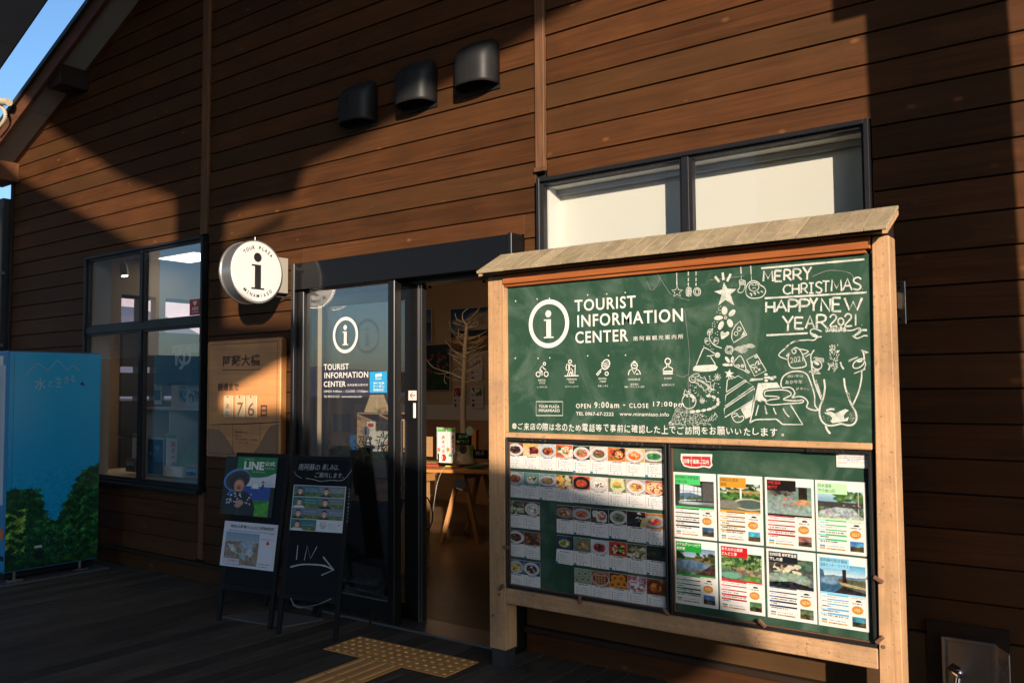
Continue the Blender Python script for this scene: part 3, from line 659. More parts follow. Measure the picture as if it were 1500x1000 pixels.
# warm ceiling spotlights: one seen lit, two added to brighten the room
def spot(x, y, z, label, tgt, e):
    t = thing('spotlight', label, 'spotlight', (x, y, z)); b = MB()
    d = (Vector(tgt)-Vector((x,y,z))).normalized(); p = Vector((x,y,z))
    MB().cyl(p-d*.07, p+d*.06, .036, .044, 16).build('lamp_can', M['whitepl'], t, smooth=True)
    MB().cyl(p+d*.061, p+d*.066, .030, .030, 16).build('lens', M['lampglow'], t)
    MB().cyl(p-d*.03+Vector((0,0,.02)), (x, y, 3.06), .009, .009, 8).build('stem', M['whitepl'], t)
    l = bpy.data.lights.new('spot', 'SPOT'); l.energy = e; l.color = (1, .64, .34); l.spot_size = math.radians(120); l.spot_blend = .8; l.shadow_soft_size = .05
    lo = bpy.data.objects.new('lamp_light', l); COL.objects.link(lo); lo.parent = t; lo.location = d*.09; lo.rotation_euler = d.to_track_quat('-Z', 'Y').to_euler()
spot(-8.75, 4.89, 2.80, 'small lit white ceiling spotlight seen through the upper left window pane', (-8.3, 5.1, 0), 14)
spot(-5.3, 5.1, 2.9, 'added unseen spotlight above the doorway, brightening the white tree and table', (-6.3, 7.6, 1.3), 20)  # unseen lamp added to light the tree and table from the front
spot(-7.2, 5.6, 2.9, 'added unseen spotlight inside the room, brightening the left window displays', (-7.0, 4.6, 1.0), 10)  # unseen lamp added to make the window displays more visible
t = thing('ceiling_light', 'lit square ceiling light at the top right corner of the left window', 'ceiling light', (-8.7, 5.65, 3.05))
MB().box(-9.15, -8.35, 5.45, 5.95, 3.035, 3.058).build('light_frame', M['whitepl'], t); MB().box(-9.1, -8.4, 5.5, 5.9, 3.028, 3.034).build('diffuser', plain('lit_diffuser', (1,.93,.8,1), .5, emit=2.2), t)
# --- the canopy over the deck, and unseen slabs added to shade the wall
CN = thing('canopy', 'dark panelled canopy at the upper left, a strip of sky between it and the gable', 'canopy', (-5, 0, 3))
CF = lambda X: RAKE(X)+.25
x = -9.5
while x < 7.0:
    MB().hexa([(x+.004,-2.9,CF(x)),(x+1.196,-2.9,CF(x+1.2)),(x+1.196,3.55,CF(x+1.2)),(x+.004,3.55,CF(x)),(x+.004,-2.9,CF(x)+.03),(x+1.196,-2.9,CF(x+1.2)+.03),(x+1.196,3.55,CF(x+1.2)+.03),(x+.004,3.55,CF(x)+.03)]).build('ceiling_panel', M['canopy'], CN); x += 1.2
xe = x
for (fa, xa, xb) in ((CF, -9.5, xe),):
    MB().hexa([(xa,-3,fa(xa)+.035),(xb,-3,fa(xb)+.035),(xb,3.58,fa(xb)+.035),(xa,3.58,fa(xa)+.035),(xa,-3,fa(xa)+.15),(xb,-3,fa(xb)+.15),(xb,3.58,fa(xb)+.15),(xa,3.58,fa(xa)+.15)]).build('roof_slope', M['roofm'], CN)
MB().box(-13.5, -9.52, -3, 3.5, 4.16, 4.28).build('shade_wing', M['canopy'], CN)  # flat extension added out of view to keep skylight off the upper wall
MB().box(.40, .69, 2.65, 2.95, 0, 8.4).build('column', M['pillar'], CN)
MB().box(.30, .86, 2.60, 2.98, 3.74, 4.1).build('column_bracket', M['pillar'], CN)
YC = -4.0
# unseen slab added beyond the deck: its underside draws the upper light edge
up = [(-6.5, 9.8), (-3.6, 8.36), (-1.06, 7.08), (-.31, 6.69), (.42, 6.31), (1.26, 6.0), (1.30, 4.55), (1.30, 0), (1.86, 0), (1.86, 5.74), (2.35, 5.80), (2.72, 5.78), (2.80, 5.97), (3.6, 6.13), (4.27, 6.32), (4.84, 6.45), (6.8, 7.0), (9.2, 7.6), (9.2, 12.5), (-6.5, 12.5)]
N2 = thing('upper_shadow_caster', 'tall unseen slab with a valley and post outline, added behind the viewer to shade the wall', 'shadow caster', (1.5, YC, 0))
MB().prism(up, YC-.12, YC).build('shadow_slab', M['pillar'], N2)
MB().prism([(1.95, 5.50), (2.62, 5.66), (2.62, 5.60), (1.95, 5.44)], YC-.1, YC-.02).build('shadow_notch_bar', M['pillar'], N2)  # unseen bar added to notch the shadow edge
lo_ = [(-4.5, 0), (-4.5, 7.8), (-1.86, 6.68), (-1.24, 6.41), (-.68, 6.18), (-.03, 5.91), (.56, 5.66), (1.29, 5.36), (1.29, 0)]
N3 = thing('left_shadow_caster', 'unseen dark slab with a sloping top, added behind the viewer to shade the wall', 'outbuilding', (-1, YC, 0))  # unseen slab added; its top casts the lower edge of the left stripe
MB().prism(lo_, YC-.4, YC-.02).build('wall', M['darkwood'], N3)
N4 = thing('low_shadow_caster', 'low unseen dark slab added behind the viewer to shade the lower wall', 'shed', (3.5, YC, 0))  # unseen slab added; its outline casts the lower edge of the light
MB().prism([(1.88, 0), (1.88, 4.20), (2.15, 4.17), (2.6, 4.20), (3.2, 3.97), (4.57, 3.80), (5.0, 3.75), (5.5, 3.62), (5.62, 3.42), (5.93, 3.20), (6.02, 3.05), (5.8, 2.85), (5.3, 2.6), (5.3, 0)], YC-.3, YC-.02).build('wall', M['darkwood'], N4)
MB().prism([(1.88, 4.32), (2.1, 4.36), (2.5, 4.50), (2.85, 4.62), (2.85, 4.82), (1.88, 4.88)], YC-.1, YC-.04).build('shade_bar', M['darkwood'], N4)  # unseen bar shaped to shade the top of the countdown panel

N5 = thing('reflection_blocker', 'plain dark block added far left behind the viewer to darken window reflections', 'building', (-24, -4, -.2))  # unseen block added so the left window pane reflects something dark
MB().box(-30, -20.95, -4.5, -4, -.2, 7.5).build('wall', M['pillar'], N5)
MB().prism([(-30.4, 7.5), (-20.9, 7.5), (-25.3, 9.3)], -4.6, -3.9).build('roof', M['roofm'], N5)
# ============================================================ THE NOTICE BOARD
KY = 3.75
KB = thing('notice_board', 'tall roofed pine notice board with a green chalkboard above two green poster cases', 'notice board', (-1.87, 3.80, 0))
for (a, b, da) in ((-2.925, -2.815, 0), (-.918, -.825, .024)):
    MB().hexa([(a,KY,.10),(b,KY,.10),(b,KY+.105,.10),(a,KY+.105,.10),(a+da,KY,2.125),(b,KY,2.125),(b,KY+.105,2.125),(a+da,KY+.105,2.125)]).build('post', M['pine'], KB, bevel=.004)
    MB().box(a+.012, b-.008, KY+.008, KY+.097, .0, .10).build('post_shoe', M['shoe'], KB)
MB().box(-2.78, -2.70, 3.78, 3.85, .002, .006).build('shoe_plate', M['shoe'], KB)
MB().box(-2.814, -.898, KY-.012, KY+.06, 2.076, 2.128).build('top_beam', M['redwood'], KB, bevel=.003)
MB().box(-2.814, -.919, KY+.0, KY+.05, 2.060, 2.074).build('top_trim', M['redwood'], KB, bevel=.002)
MB().box(-2.814, -.919, KY+.004, KY+.09, 1.240, 1.268).build('middle_rail', M['pineh'], KB, bevel=.003)
MB().box(-2.814, -.919, KY+.004, KY+.09, .350, .432).build('bottom_rail', M['pineh'], KB, bevel=.004)
CBY = KY+.022
MB().box(-2.802, -.90, CBY, CBY+.02, 1.2685, 2.059).build('chalkboard', M['green'], KB)
for (a, b) in ((-2.814, -2.8025), ):
    MB().box(a, b, KY+.006, KY+.06, 1.269, 2.059).build('side_trim', M['pine'], KB)
MB().box(-2.814, -.919, KY+.062, KY+.085, .435, 2.12).build('back_board', M['darkwood'], KB)
# roof of narrow boards
xb_, i = -2.925, 0
rr = random.Random(4)
while xb_ < -.83:
    w = .092
    x1 = min(xb_+w, -.808); d = rr.uniform(-.0008, .0014)
    MB().hexa([(xb_+.0007,3.652,2.134+d),(x1-.0007,3.652,2.134+d),(x1-.0007,3.872,2.252+d),(xb_+.0007,3.872,2.252+d),
               (xb_+.0007,3.647,2.147+d),(x1-.0007,3.647,2.147+d),(x1-.0007,3.872,2.267+d),(xb_+.0007,3.872,2.267+d)]).build('roof_board', M['shingle'], KB, bevel=.0015)
    xb_ += w; i += 1
MB().hexa([(-2.90,3.68,2.130),(-.83,3.68,2.130),(-.83,3.86,2.128),(-2.90,3.86,2.128),(-2.90,3.68,2.148),(-.83,3.68,2.148),(-.83,3.86,2.240),(-2.90,3.86,2.240)]).build('roof_batten', M['darkwood'], KB)
for a in (-2.918, -.830):
    MB().hexa([(a,3.66,2.119),(a+.02,3.66,2.119),(a+.02,3.868,2.226),(a,3.868,2.226),(a,3.66,2.136),(a+.02,3.66,2.136),(a+.02,3.868,2.245),(a,3.868,2.245)]).build('barge_board', M['pineh'], KB)
# the two poster cases
CY = KY+.028
CASES = ((-2.811, -1.853), (-1.843, -.922))
for (a, b) in CASES:
    MB().box(a+.012, b-.012, CY, CY+.015, .452, 1.222).build('case_back', M['green'], KB)
    t = .0125; f = MB(); f.box(a, a+t, CY-.028, CY+.016, .436, 1.236); f.box(b-t, b, CY-.028, CY+.016, .436, 1.236); f.box(a+t, b-t, CY-.028, CY+.016, 1.222, 1.236); f.box(a+t, b-t, CY-.028, CY+.016, .436, .450)
    fr = f.build('case_frame', M['caseframe'], KB, bevel=.002)
    q = MB(); q.box(a+t, a+t+.005, CY-.012, CY-.004, .452, 1.22); q.box(a+t, b-t, CY-.012, CY-.004, .4505, .456); q.build('case_gilt_edge', M['brass'], KB)
    MB().box(a+t+.001, b-t-.001, CY-.018, CY-.015, .4515, 1.221).build('case_pane', M['acrylic'], KB)
K = lambda px, py: at(1, KY-.002, px, py)
for (xa, xb2, yy) in ((762, 800, 649), (905, 942, 653), (1009, 1056, 656), (1181, 1236, 661)):
    p = K(xa, yy); q = K(xb2, yy)
    h = MB(); h.box(p.x, q.x, KY-.010, KY-.002, 1.222, 1.239); hb = h.build('hinge', M['caseframe'], KB, bevel=.002)
    s = MB()
    for j in range(3): s.cyl((p.x+(q.x-p.x)*(.2+.3*j), KY-.013, 1.231), (p.x+(q.x-p.x)*(.2+.3*j), KY-.010, 1.231), .0035, n=8)
    s.build('screw', M['steel'], KB)
for (px, py, ang) in ((735, 859, .9), (850, 877, 1.6), (976, 895, -.8), (1117, 912, -.7), (1289, 936, .8), (742, 823-22, 0), (1287, 848, -.5)):
    p = K(px, py); m_ = MB().box(-.021, .021, -.012, .004, -.008, .008); ca, sa = math.cos(ang), math.sin(ang)
    m_.v = [(p.x+x*ca-z*sa, KY-.003+y, p.z+x*sa+z*ca) for x, y, z in m_.v]
    m_.build('turn_button', M['brass'], KB, bevel=.003)
for (px, py) in ((731, 870), (1294, 947), (722, 901)):
    p = K(px, py); MB().cyl((p.x, KY-.004, p.z), (p.x, KY+.002, p.z), .008, n=12).build('plug', M['dowel'], KB)
# ---------------- printed lettering on the chalkboard
C = lambda px, py: at(1, CBY, px, py)
mb = MB(); c1 = C(803.8, 474); rz = (C(803.8, 438.5).z-C(803.8, 509.5).z)/2
ring(mb, (c1.x, CBY, c1.z), rz, rz*.19, UX, UZ, NY); info_i(mb, (c1.x, CBY, c1.z-.002), rz*1.15, UX, UZ, NY)
rawbuild(mb, 'logo', M['whitepr'], KB)
for s, xl, xr, yb, yt, bo in (('TOURIST', 842, 931.5, 456.5, 439.5, .022), ('INFORMATION', 846, 1001, 479.4, 461.5, .022), ('CENTER', 843, 920.5, 503, 485.8, .022), ('南阿蘇観光案内所', 928, 1001, 499.3, 492.6, .0),
                          ('OPEN', 844, 865.5, 597.5, 591, .03), ('9:00am', 871, 907, 597, 588.5, .03), ('-', 913, 916, 593.5, 592.3, .03), ('CLOSE', 922, 950, 597, 590.5, .03), ('17:00pm', 957, 1002, 597, 588, .03),
                          ('TEL 0967-67-2222', 844, 899, 608, 603, .025), ('www.minamiaso.info', 908, 980, 608.5, 603, .02),
                          ('TOUR PLAZA', 789.5, 819.5, 597, 593, .03), ('MINAMIASO', 789.5, 820, 603, 598.7, .03),
                          ('RENTAL', 788.7, 799.7, 558, 555.3, .02), ('CYCLE', 790, 798.5, 562, 559.3, .02), ('レンタサイクル', 787, 802, 568, 565.3, .0),
                          ('TREKKING', 830, 845, 556.7, 554, .02), ('TOUR', 833, 841.5, 561, 558.3, .02), ('ガイドトレッキング', 828, 847.5, 567.3, 564.6, 0),
                          ('RENTAL', 877, 889, 555.8, 553, .02), ('ITEM', 879, 887.5, 560, 557.3, .02), ('用具レンタル', 876, 891, 566.5, 563.7, 0),
                          ('CONCIERGE', 920, 938, 557, 554.2, .02), ('観光案内', 924, 935, 564, 561.2, 0), ('体験／アクティビティ受付', 915, 944, 567.9, 565, 0),
                          ('STAMP', 973, 984, 555.5, 552.8, .02), ('道の駅スタンプ', 969.5, 988, 565.2, 562, 0)):
    big = s in ('TOURIST', 'INFORMATION', 'CENTER')
    txtpx(C, s, xl, xr, yb, yt, M['whitepr'], KB, .014 if big else (.008 if bo > .022 else 0), space=1.12 if big else (1.45 if s == '南阿蘇観光案内所' else (1.3 if s in ('OPEN', 'CLOSE', '9:00am', '17:00pm') else 1.05)))
mb = MB(); ribbon(mb, [C(785.5, 588), C(824.5, 588), C(824.5, 608.3), C(785.5, 608.3)], .0032, NY, closed=True); rawbuild(mb, 'lettering_box', M['whitepr'], KB)
def ic(x, y): return C(760+x/6, 500+y/6)          # points read off an enlarged view of the icons
def S(mb, f, pts, w, sm=False, closed=False, k=4):
    P = [f(*p) for p in pts]
    if sm: P = smoothpts(P, closed, k)
    ribbon(mb, P, w, NY, closed=closed)
def E_(f, cx, cy_, rx, ry, n=20, a=0.0):
    return [f(cx+rx*math.cos(2*math.pi*i/n)*math.cos(a)-ry*math.sin(2*math.pi*i/n)*math.sin(a), cy_+rx*math.cos(2*math.pi*i/n)*math.sin(a)+ry*math.sin(2*math.pi*i/n)*math.cos(a)) for i in range(n)]
def EO(mb, f, cx, cy_, rx, ry, w, a=0.0, n=20): ribbon(mb, E_(f, cx, cy_, rx, ry, n, a), w, NY, closed=True)
def EF(mb, f, cx, cy_, rx, ry, a=0.0, n=16): polyfill(mb, E_(f, cx, cy_, rx, ry, n, a), NY, .0012)
def PF(mb, f, pts, sm=False): polyfill(mb, smoothpts([f(*p) for p in pts], True) if sm else [f(*p) for p in pts], NY, .0012)
w = .0048
mb = MB()                                       # cyclist
EO(mb, ic, 171, 288, 18, 21, w); EO(mb, ic, 241, 286, 18, 21, w); EO(mb, ic, 226, 196, 10, 12, w)
S(mb, ic, [(240, 248), (218, 236), (208, 214), (186, 240), (206, 262), (204, 300)], w); S(mb, ic, [(180, 252), (200, 262), (186, 286)], w)
rawbuild(mb, 'cycling_icon', M['whitepr'], KB)
mb = MB()                                       # walker with pack and stick
EO(mb, ic, 451, 176, 13, 14, w); S(mb, ic, [(424, 200), (440, 200), (440, 252), (420, 252), (416, 226)], w, closed=True)
S(mb, ic, [(444, 204), (470, 206), (476, 218), (500, 212), (496, 202)], w); S(mb, ic, [(496, 214), (494, 298)], w)
S(mb, ic, [(446, 210), (448, 246), (438, 262), (428, 298)], w); S(mb, ic, [(458, 236), (474, 256), (478, 298)], w); S(mb, ic, [(444, 298), (456, 262), (464, 268), (466, 298)], w); S(mb, ic, [(402, 303), (526, 300)], w)
rawbuild(mb, 'trekking_icon', M['whitepr'], KB)
mb = MB()
EO(mb, ic, 765, 202, 32, 44, w*1.2, .45); S(mb, ic, [(728, 238), (712, 262)], w)
S(mb, ic, [(712, 254), (682, 290), (692, 298), (724, 262)], w, closed=True)
for d_ in (-18, 0, 18): S(mb, ic, [(742+d_, 178+abs(d_)*.3), (776+d_*.6, 232)], w*.6); S(mb, ic, [(740+d_*.3, 215+d_), (798, 190+d_)], w*.6)
EO(mb, ic, 773, 282, 14, 15, w); rawbuild(mb, 'racket_icon', M['whitepr'], KB)
mb = MB()
EO(mb, ic, 1016, 210, 27, 27, w); EF(mb, ic, 1016, 181, 12, 11); S(mb, ic, [(1000, 200), (1022, 214), (1034, 204)], w)
S(mb, ic, [(963, 294), (970, 262), (994, 240), (1016, 284), (1038, 240), (1062, 262), (1069, 290)], w); EF(mb, ic, 1042, 286, 12, 5); rawbuild(mb, 'concierge_icon', M['whitepr'], KB)
mb = MB()
EO(mb, ic, 1310, 173, 24, 25, w); S(mb, ic, [(1303, 198), (1300, 226), (1284, 230), (1270, 246), (1268, 262), (1354, 258), (1352, 240), (1338, 228), (1320, 224), (1318, 198)], w); S(mb, ic, [(1268, 274), (1354, 271)], w*.9); S(mb, ic, [(1268, 286), (1354, 283)], w*.9)
rawbuild(mb, 'stamp_icon', M['whitepr'], KB)
# ---------------- chalk writing
z0, z1_ = C(752, 629.5).z, C(752, 617.5).z
hw = '※ご来店の際は念のため電話等で事前に確認した上でご訪問をお願いいたします。'
xs_ = np.linspace(C(749, 623).x, C(1153, 628).x, len(hw)+1)
jm = MB(); rj = random.Random(9)
for i, ch in enumerate(hw):
    a = .88 if ord(ch) > 0x4e00 else .78; dz = rj.uniform(-.002, .002); cx = (xs_[i]+xs_[i+1])/2; ww = (xs_[1]-xs_[0])*a*rj.uniform(.92, 1.05); hh = (z1_-z0)*a*rj.uniform(.9, 1.08); zc = (z0+z1_)/2+dz; sl = rj.uniform(-.03, .08)*hh
    if ch == '。': ww *= .35; hh *= .3; zc -= .011
    if ch in 'いし': hh *= .8
    text('', ch, (cx-ww/2, CBY, zc-hh/2), (cx+ww/2, CBY, zc-hh/2+rj.uniform(-.001, .001)), (cx-ww/2+sl, CBY, zc+hh/2), None, None, .004, NY, .0012, jm)
rawbuild(jm, 'chalk_notice', M['whitepr'], KB)
GL = {'M': [[(0,0),(.08,1),(.5,.25),(.9,1),(1,0)]], 'E': [[(0,0),(.02,1)], [(0,1),(.95,1)], [(0,.52),(.8,.52)], [(0,0),(1,0)]], 'R': [[(0,0),(.02,1)], [(0,1),(.6,1),(.88,.82),(.8,.6),(.5,.47),(.05,.45)], [(.4,.46),(1,0)]],
      'Y': [[(0,1),(.52,.5)], [(1,1),(.52,.5),(.48,0)]], 'C': [[(1,.85),(.7,1),(.25,.9),(0,.5),(.2,.1),(.6,0),(1,.15)]], 'H': [[(0,0),(.03,1)], [(1,0),(.97,1)], [(0,.5),(1,.52)]], 'I': [[(.5,0),(.5,1)], [(.1,1),(.9,1)], [(.1,0),(.9,0)]],
      'S': [[(1,.85),(.6,1),(.15,.85),(.2,.6),(.75,.42),(.95,.2),(.6,0),(.05,.08)]], 'T': [[(0,1),(1,1)], [(.5,1),(.48,0)]], 'A': [[(0,0),(.5,1),(1,0)], [(.2,.38),(.8,.38)]], 'P': [[(0,0),(.03,1)], [(.03,1),(.7,.98),(1,.75),(.7,.48),(.05,.45)]],
      'N': [[(0,0),(.04,1),(.95,0),(1,1)]], 'W': [[(0,1),(.28,0),(.5,.7),(.72,0),(1,1)]], '2': [[(.05,.75),(.3,1),(.75,.95),(.85,.65),(.05,.02),(1,0)]], '0': [[(.5,1),(.08,.75),(.1,.25),(.5,0),(.9,.25),(.92,.75),(.5,1)]], '1': [[(.5,0),(.5,1)]], '.': [[(.4,0),(.6,.03)]]}
cC = lambda x, y: C(1120+x/7.143, 370+y/7.143)
mb = MB(); rl = random.Random(2)
def glyph(ch, x0, x1, yt, yb, w=.0085, slant=0.0):
    for st in GL[ch]:
        pts = [cC(x0+(x1-x0)*u+slant*v, yb+(yt-yb)*v) for u, v in st]
        if ch in 'CSPR20' and len(st) > 3: pts = smoothpts(pts, False, 4)
        ribbon(mb, pts, w, NY, .0012+rl.uniform(0, .0004), jitter=.12)
for ch, x0, x1, yt, yb in (('M',-12,88,192,300),('E',108,182,190,300),('R',206,280,180,290),('R',302,388,172,284),('Y',402,490,150,285)): glyph(ch, x0, x1, yt, yb)
for ch, x0, x1, yt, yb in (('C',198,278,338,432),('H',292,362,330,432),('R',384,452,322,425),('I',458,522,318,424),('S',532,602,306,420),('T',606,680,298,412),('M',700,808,284,405),('A',822,914,272,392),('S',922,1012,258,388),('.',1016,1034,370,382)): glyph(ch, x0, x1, yt, yb, .0068)
for ch, x0, x1, yt, yb in (('H',16,106,515,624),('A',122,230,498,614),('P',252,352,492,622),('P',368,472,488,618),('Y',474,554,474,608),('N',592,688,482,614),('E',712,802,472,614),('W',836,1020,474,600)): glyph(ch, x0, x1, yt, yb, .0092)
for ch, x0, x1, yt, yb in (('Y',190,300,664,820),('E',318,410,678,796),('A',430,522,662,792),('R',546,655,652,790),('2',682,760,650,768),('0',768,830,682,758),('2',836,918,642,765),('1',940,966,644,764),('.',1012,1026,748,758)): glyph(ch, x0, x1, yt, yb, .0085 if x0 < 660 else .0065)
rawbuild(mb, 'chalk_greeting', M['chalk'], KB)
mb = MB()
for a, b in (((1115, 393), (1266.3, 379.8)), ((1120.3, 436.8), (1269.5, 428.3)), ((1122.8, 491), (1183.5, 487.8)), ((1262.8, 483.3), (1270, 483.3))):
    ribbon(mb, [C(a[0]+(b[0]-a[0])*t, a[1]+(b[1]-a[1])*t) for t in np.linspace(0, 1, 12)], .0085, NY, jitter=.15)
rawbuild(mb, 'chalk_rule', M['chalk'], KB)
# ---------------- chalk drawings (points read off enlarged views of the board)
cA = lambda x, y: C(980+x/6.667, 370+y/6.667)
cB = lambda x, y: C(980+x/6.667, 500+y/6.667)
cD = lambda x, y: C(1120+x/6.25, 490+y/6.25)
cE = lambda x, y: C(1120+x/7.143, 370+y/7.143)
wk = .0036
def star(mb, f, cx, cy_, R, fill=True, rot=-math.pi/2, w=wk):
    p = [(cx+(R if i % 2 == 0 else R*.42)*math.cos(rot+i*math.pi/5), cy_+(R if i % 2 == 0 else R*.42)*math.sin(rot+i*math.pi/5)) for i in range(10)]
    if fill: PF(mb, f, p)
    else: S(mb, f, p, w, closed=True)
mb = MB()   # hanging baubles
S(mb, cA, [(75,195),(78,322)], .005); star(mb, cA, 80, 382, 56, False)
for x in (190, 265):
    for a, b in ((185, 225), (245, 280), (295, 325)): S(mb, cA, [(x,a),(x-1,b)], .0055)
for i in range(5): S(mb, cA, [(168,352+i*17),(182,345+i*17),(200,356+i*17),(220,348+i*17)], .005, True)
EO(mb, cA, 193, 382, 27, 45, wk); EO(mb, cA, 275, 382, 34, 38, .0045); EO(mb, cA, 275, 382, 18, 24, wk)
S(mb, cA, [(700,135),(706,210)], .0055); S(mb, cA, [(798,128),(803,215)], .0055); S(mb, cA, [(706,225),(707,262)], .003); S(mb, cA, [(804,225),(806,268)], .003)
S(mb, cA, [(690,270),(740,275),(745,300),(738,350),(718,385),(685,390),(672,370),(690,345),(692,305)], wk, True, True)
for i in range(5): S(mb, cA, [(695,285+i*8),(738,280+i*8)], .0022)
S(mb, cA, [(775,300),(820,275),(870,290),(890,315),(930,340),(943,385),(910,430),(850,445),(790,440),(755,405),(752,350)], .0046, True, True)
EO(mb, cA, 830, 335, 48, 42, .004); S(mb, cA, [(808,320),(820,312),(826,322)], wk); S(mb, cA, [(838,322),(848,312),(856,320)], wk); S(mb, cA, [(815,350),(832,342),(852,350)], wk)
for i in range(4): S(mb, cA, [(790+i*36,398-i*8),(808+i*36,405-i*6),(806+i*36,425-i*12)], .006)
rawbuild(mb, 'chalk_bauble_drawing', M['chalk'], KB)
mb = MB()   # tree-top star with rays, flower, heart, fan
for a, b in (((450,232),(492,286)), ((524,195),(533,268)), ((604,208),(568,280))): S(mb, cA, [a, b], .0115)
PF(mb, cA, [(537,290),(572,352),(658,356),(602,408),(638,515),(553,462),(482,515),(515,412),(442,380),(520,360)])
for (x, y, a, b, r) in ((543,566,29,42,0), (616,590,24,42,.75), (484,637,45,22,-.1), (597,688,28,42,-.35), (508,710,24,46,.45)): EF(mb, cA, x, y, a, b, r)
EO(mb, cA, 553, 635, 11, 12, .004); PF(mb, cA, [(508,772),(530,768),(545,785),(570,768),(588,778),(580,805),(520,845),(505,812)], True)
S(mb, cA, [(693,668),(760,800),(632,878),(612,830),(618,770),(650,710)], .0045, False, True); EO(mb, cA, 655, 790, 18, 19, wk); EO(mb, cA, 685, 746, 18, 19, wk)
for i in range(6): S(mb, cA, [(735,760+i*4),(705+i*9,825-i*4)], .0022)
rawbuild(mb, 'chalk_star_drawing', M['chalk'], KB)
mb = MB()   # sprig, dots, acorn, waves
S(mb, cA, [(430,738),(402,780),(398,840),(440,900),(515,932)], .0045, True)
for (cx, cy_, r_) in ((400,775,.6), (375,865,-.4), (460,862,.3)):
    for i in range(9): S(mb, cA, [(cx-24+i*5, cy_+18-i*3), (cx-12+i*5, cy_-22+i*3)], .0018)
    EO(mb, cA, cx, cy_, 24, 34, .002, r_)
for (x, y) in ((505,525),(487,540),(500,562),(485,560),(470,580),(500,592),(443,675),(428,692),(425,716),(447,722),(450,700),(472,678),(475,772),(455,787),(475,802),(420,827),(340,915),(405,912),(412,940),(432,942)): EF(mb, cA, x, y, 5, 5, 0, 8)
EO(mb, cA, 588, 948, 40, 36, wk, -.5); EO(mb, cA, 588, 945, 24, 15, .002, -.5); EO(mb, cA, 590, 945, 32, 24, .002, -.5); S(mb, cA, [(565,905),(578,925)], wk); S(mb, cB, [(600,110),(614,130)], wk)
for (cx, cy_, a0) in ((690, 100, 3.5), (745, 85, 3.7), (790, 75, 4.0), (730, 125, 3.6)):
    for r_ in (58, 46, 34, 22): S(mb, cB, [(cx+r_*math.cos(a0+t*.3), cy_+.85*r_*math.sin(a0+t*.3)) for t in range(7)], .003)
rawbuild(mb, 'chalk_sprig_drawing', M['chalk'], KB)['kind'] = 'stuff'
mb = MB()   # hat, blossom, party cone, card, star, brush
S(mb, cB, [(268,228),(300,150),(335,72),(360,65),(420,100),(455,125)], .0046, True); S(mb, cB, [(370,142),(410,140),(440,132)], .0042); S(mb, cB, [(405,145),(455,225)], .0042)
PF(mb, cB, [(240,250),(262,235),(450,224),(478,250),(460,280),(400,292),(300,296),(235,282)]); EF(mb, cB, 474, 133, 27, 27)
for (x, y, a, b, r) in ((572,178,16,36,-.6), (619,178,15,34,.15), (560,228,40,14,.05)): EF(mb, cB, x, y, a, b, r)
EF(mb, cB, 609, 229, 14, 13)
S(mb, cB, [(690,140),(650,180),(632,215),(650,245),(735,282),(752,275),(740,215),(715,160)], .004, True, True); EO(mb, cB, 676, 239, 13, 13, .004); EO(mb, cB, 718, 238, 13, 13, .004); S(mb, cB, [(645,238),(660,226),(698,245),(735,225)], .003); S(mb, cB, [(752,272),(790,300),(778,308),(735,285)], .0045)
S(mb, cB, [(758,180),(855,123),(950,285),(836,338)], .0046, False, True); EO(mb, cB, 860, 215, 12, 26, .0042, .5); EO(mb, cB, 822, 240, 24, 13, .0042, -.1); S(mb, cB, [(842,245),(905,205)], .004); S(mb, cB, [(842,245),(828,280)], .004); S(mb, cB, [(842,245),(866,262)], .004); EO(mb, cB, 850, 150, 12, 9, .004); star(mb, cB, 852, 295, 18); star(mb, cB, 882, 275, 18)
star(mb, cB, 588, 315, 50, True, -1.45)
for i in range(14): S(mb, cB, [(790+i*9,388-i),(805+i*9,360)], .0036)
for (x, y) in ((948,322),(945,352),(950,382),(972,352)): EF(mb, cB, x, y, 18, 13)
EF(mb, cD, 68, 400, 22, 17); EF(mb, cD, 92, 388, 17, 11)
rawbuild(mb, 'chalk_hat_drawing', M['chalk'], KB)
mb = MB()   # cake, boot, volcano with its smoke
S(mb, cB, [(560,495),(570,375),(600,362),(640,354),(675,334),(745,375),(560,495)], .0042); S(mb, cB, [(555,525),(755,388),(826,436),(546,632),(555,525)], .0042); S(mb, cB, [(540,655),(838,455),(820,572),(545,740),(540,655)], .0046); S(mb, cB, [(745,375),(758,388)], .004)
EO(mb, cB, 606, 350, 26, 14, .004); PF(mb, cB, [(700,655),(818,582),(800,730),(750,755)]); S(mb, cB, [(612,722),(660,700),(684,735),(722,728),(728,760),(690,786),(645,780)], .004, True, True); S(mb, cB, [(620,742),(672,716)], .004)
PF(mb, C, [(1110.5,561),(1138.4,559.8),(1143.2,567.6),(1127,568.5),(1119,571),(1117,577),(1119,582),(1124,585.5),(1120,588),(1116,585),(1112,588),(1108,585),(1105,587)])
S(mb, C, [(1105,587),(1103,600),(1098.5,619.3)], .006); S(mb, C, [(1098.5,619.3),(1107.5,614.5),(1130,613.8),(1137.6,614),(1146.4,621.2)], .006, True); S(mb, cD, [(165,820),(350,822),(240,645)], .006); S(mb, C, [(1105,587),(1109,584),(1114,588),(1118,585),(1123,588)], .004)
for a, b in (((875,620),(848,722)), ((938,630),(957,708))): S(mb, cB, [a, b], .0052)
for a, b, c2 in (((5,650),(10,690),(18,725)), ((82,667),(92,700),(108,728)), ((170,674),(192,715),(226,752))): S(mb, cD, [a, b, c2], .0052, True)
S(mb, cD, [(157,482),(150,445),(172,382),(240,342),(320,335),(382,358),(412,412),(440,490),(458,560),(462,645),(490,690),(430,686),(386,660),(398,622),(370,582),(320,565),(252,574),(275,545),(268,510),(232,482),(160,486)], .0056, True)
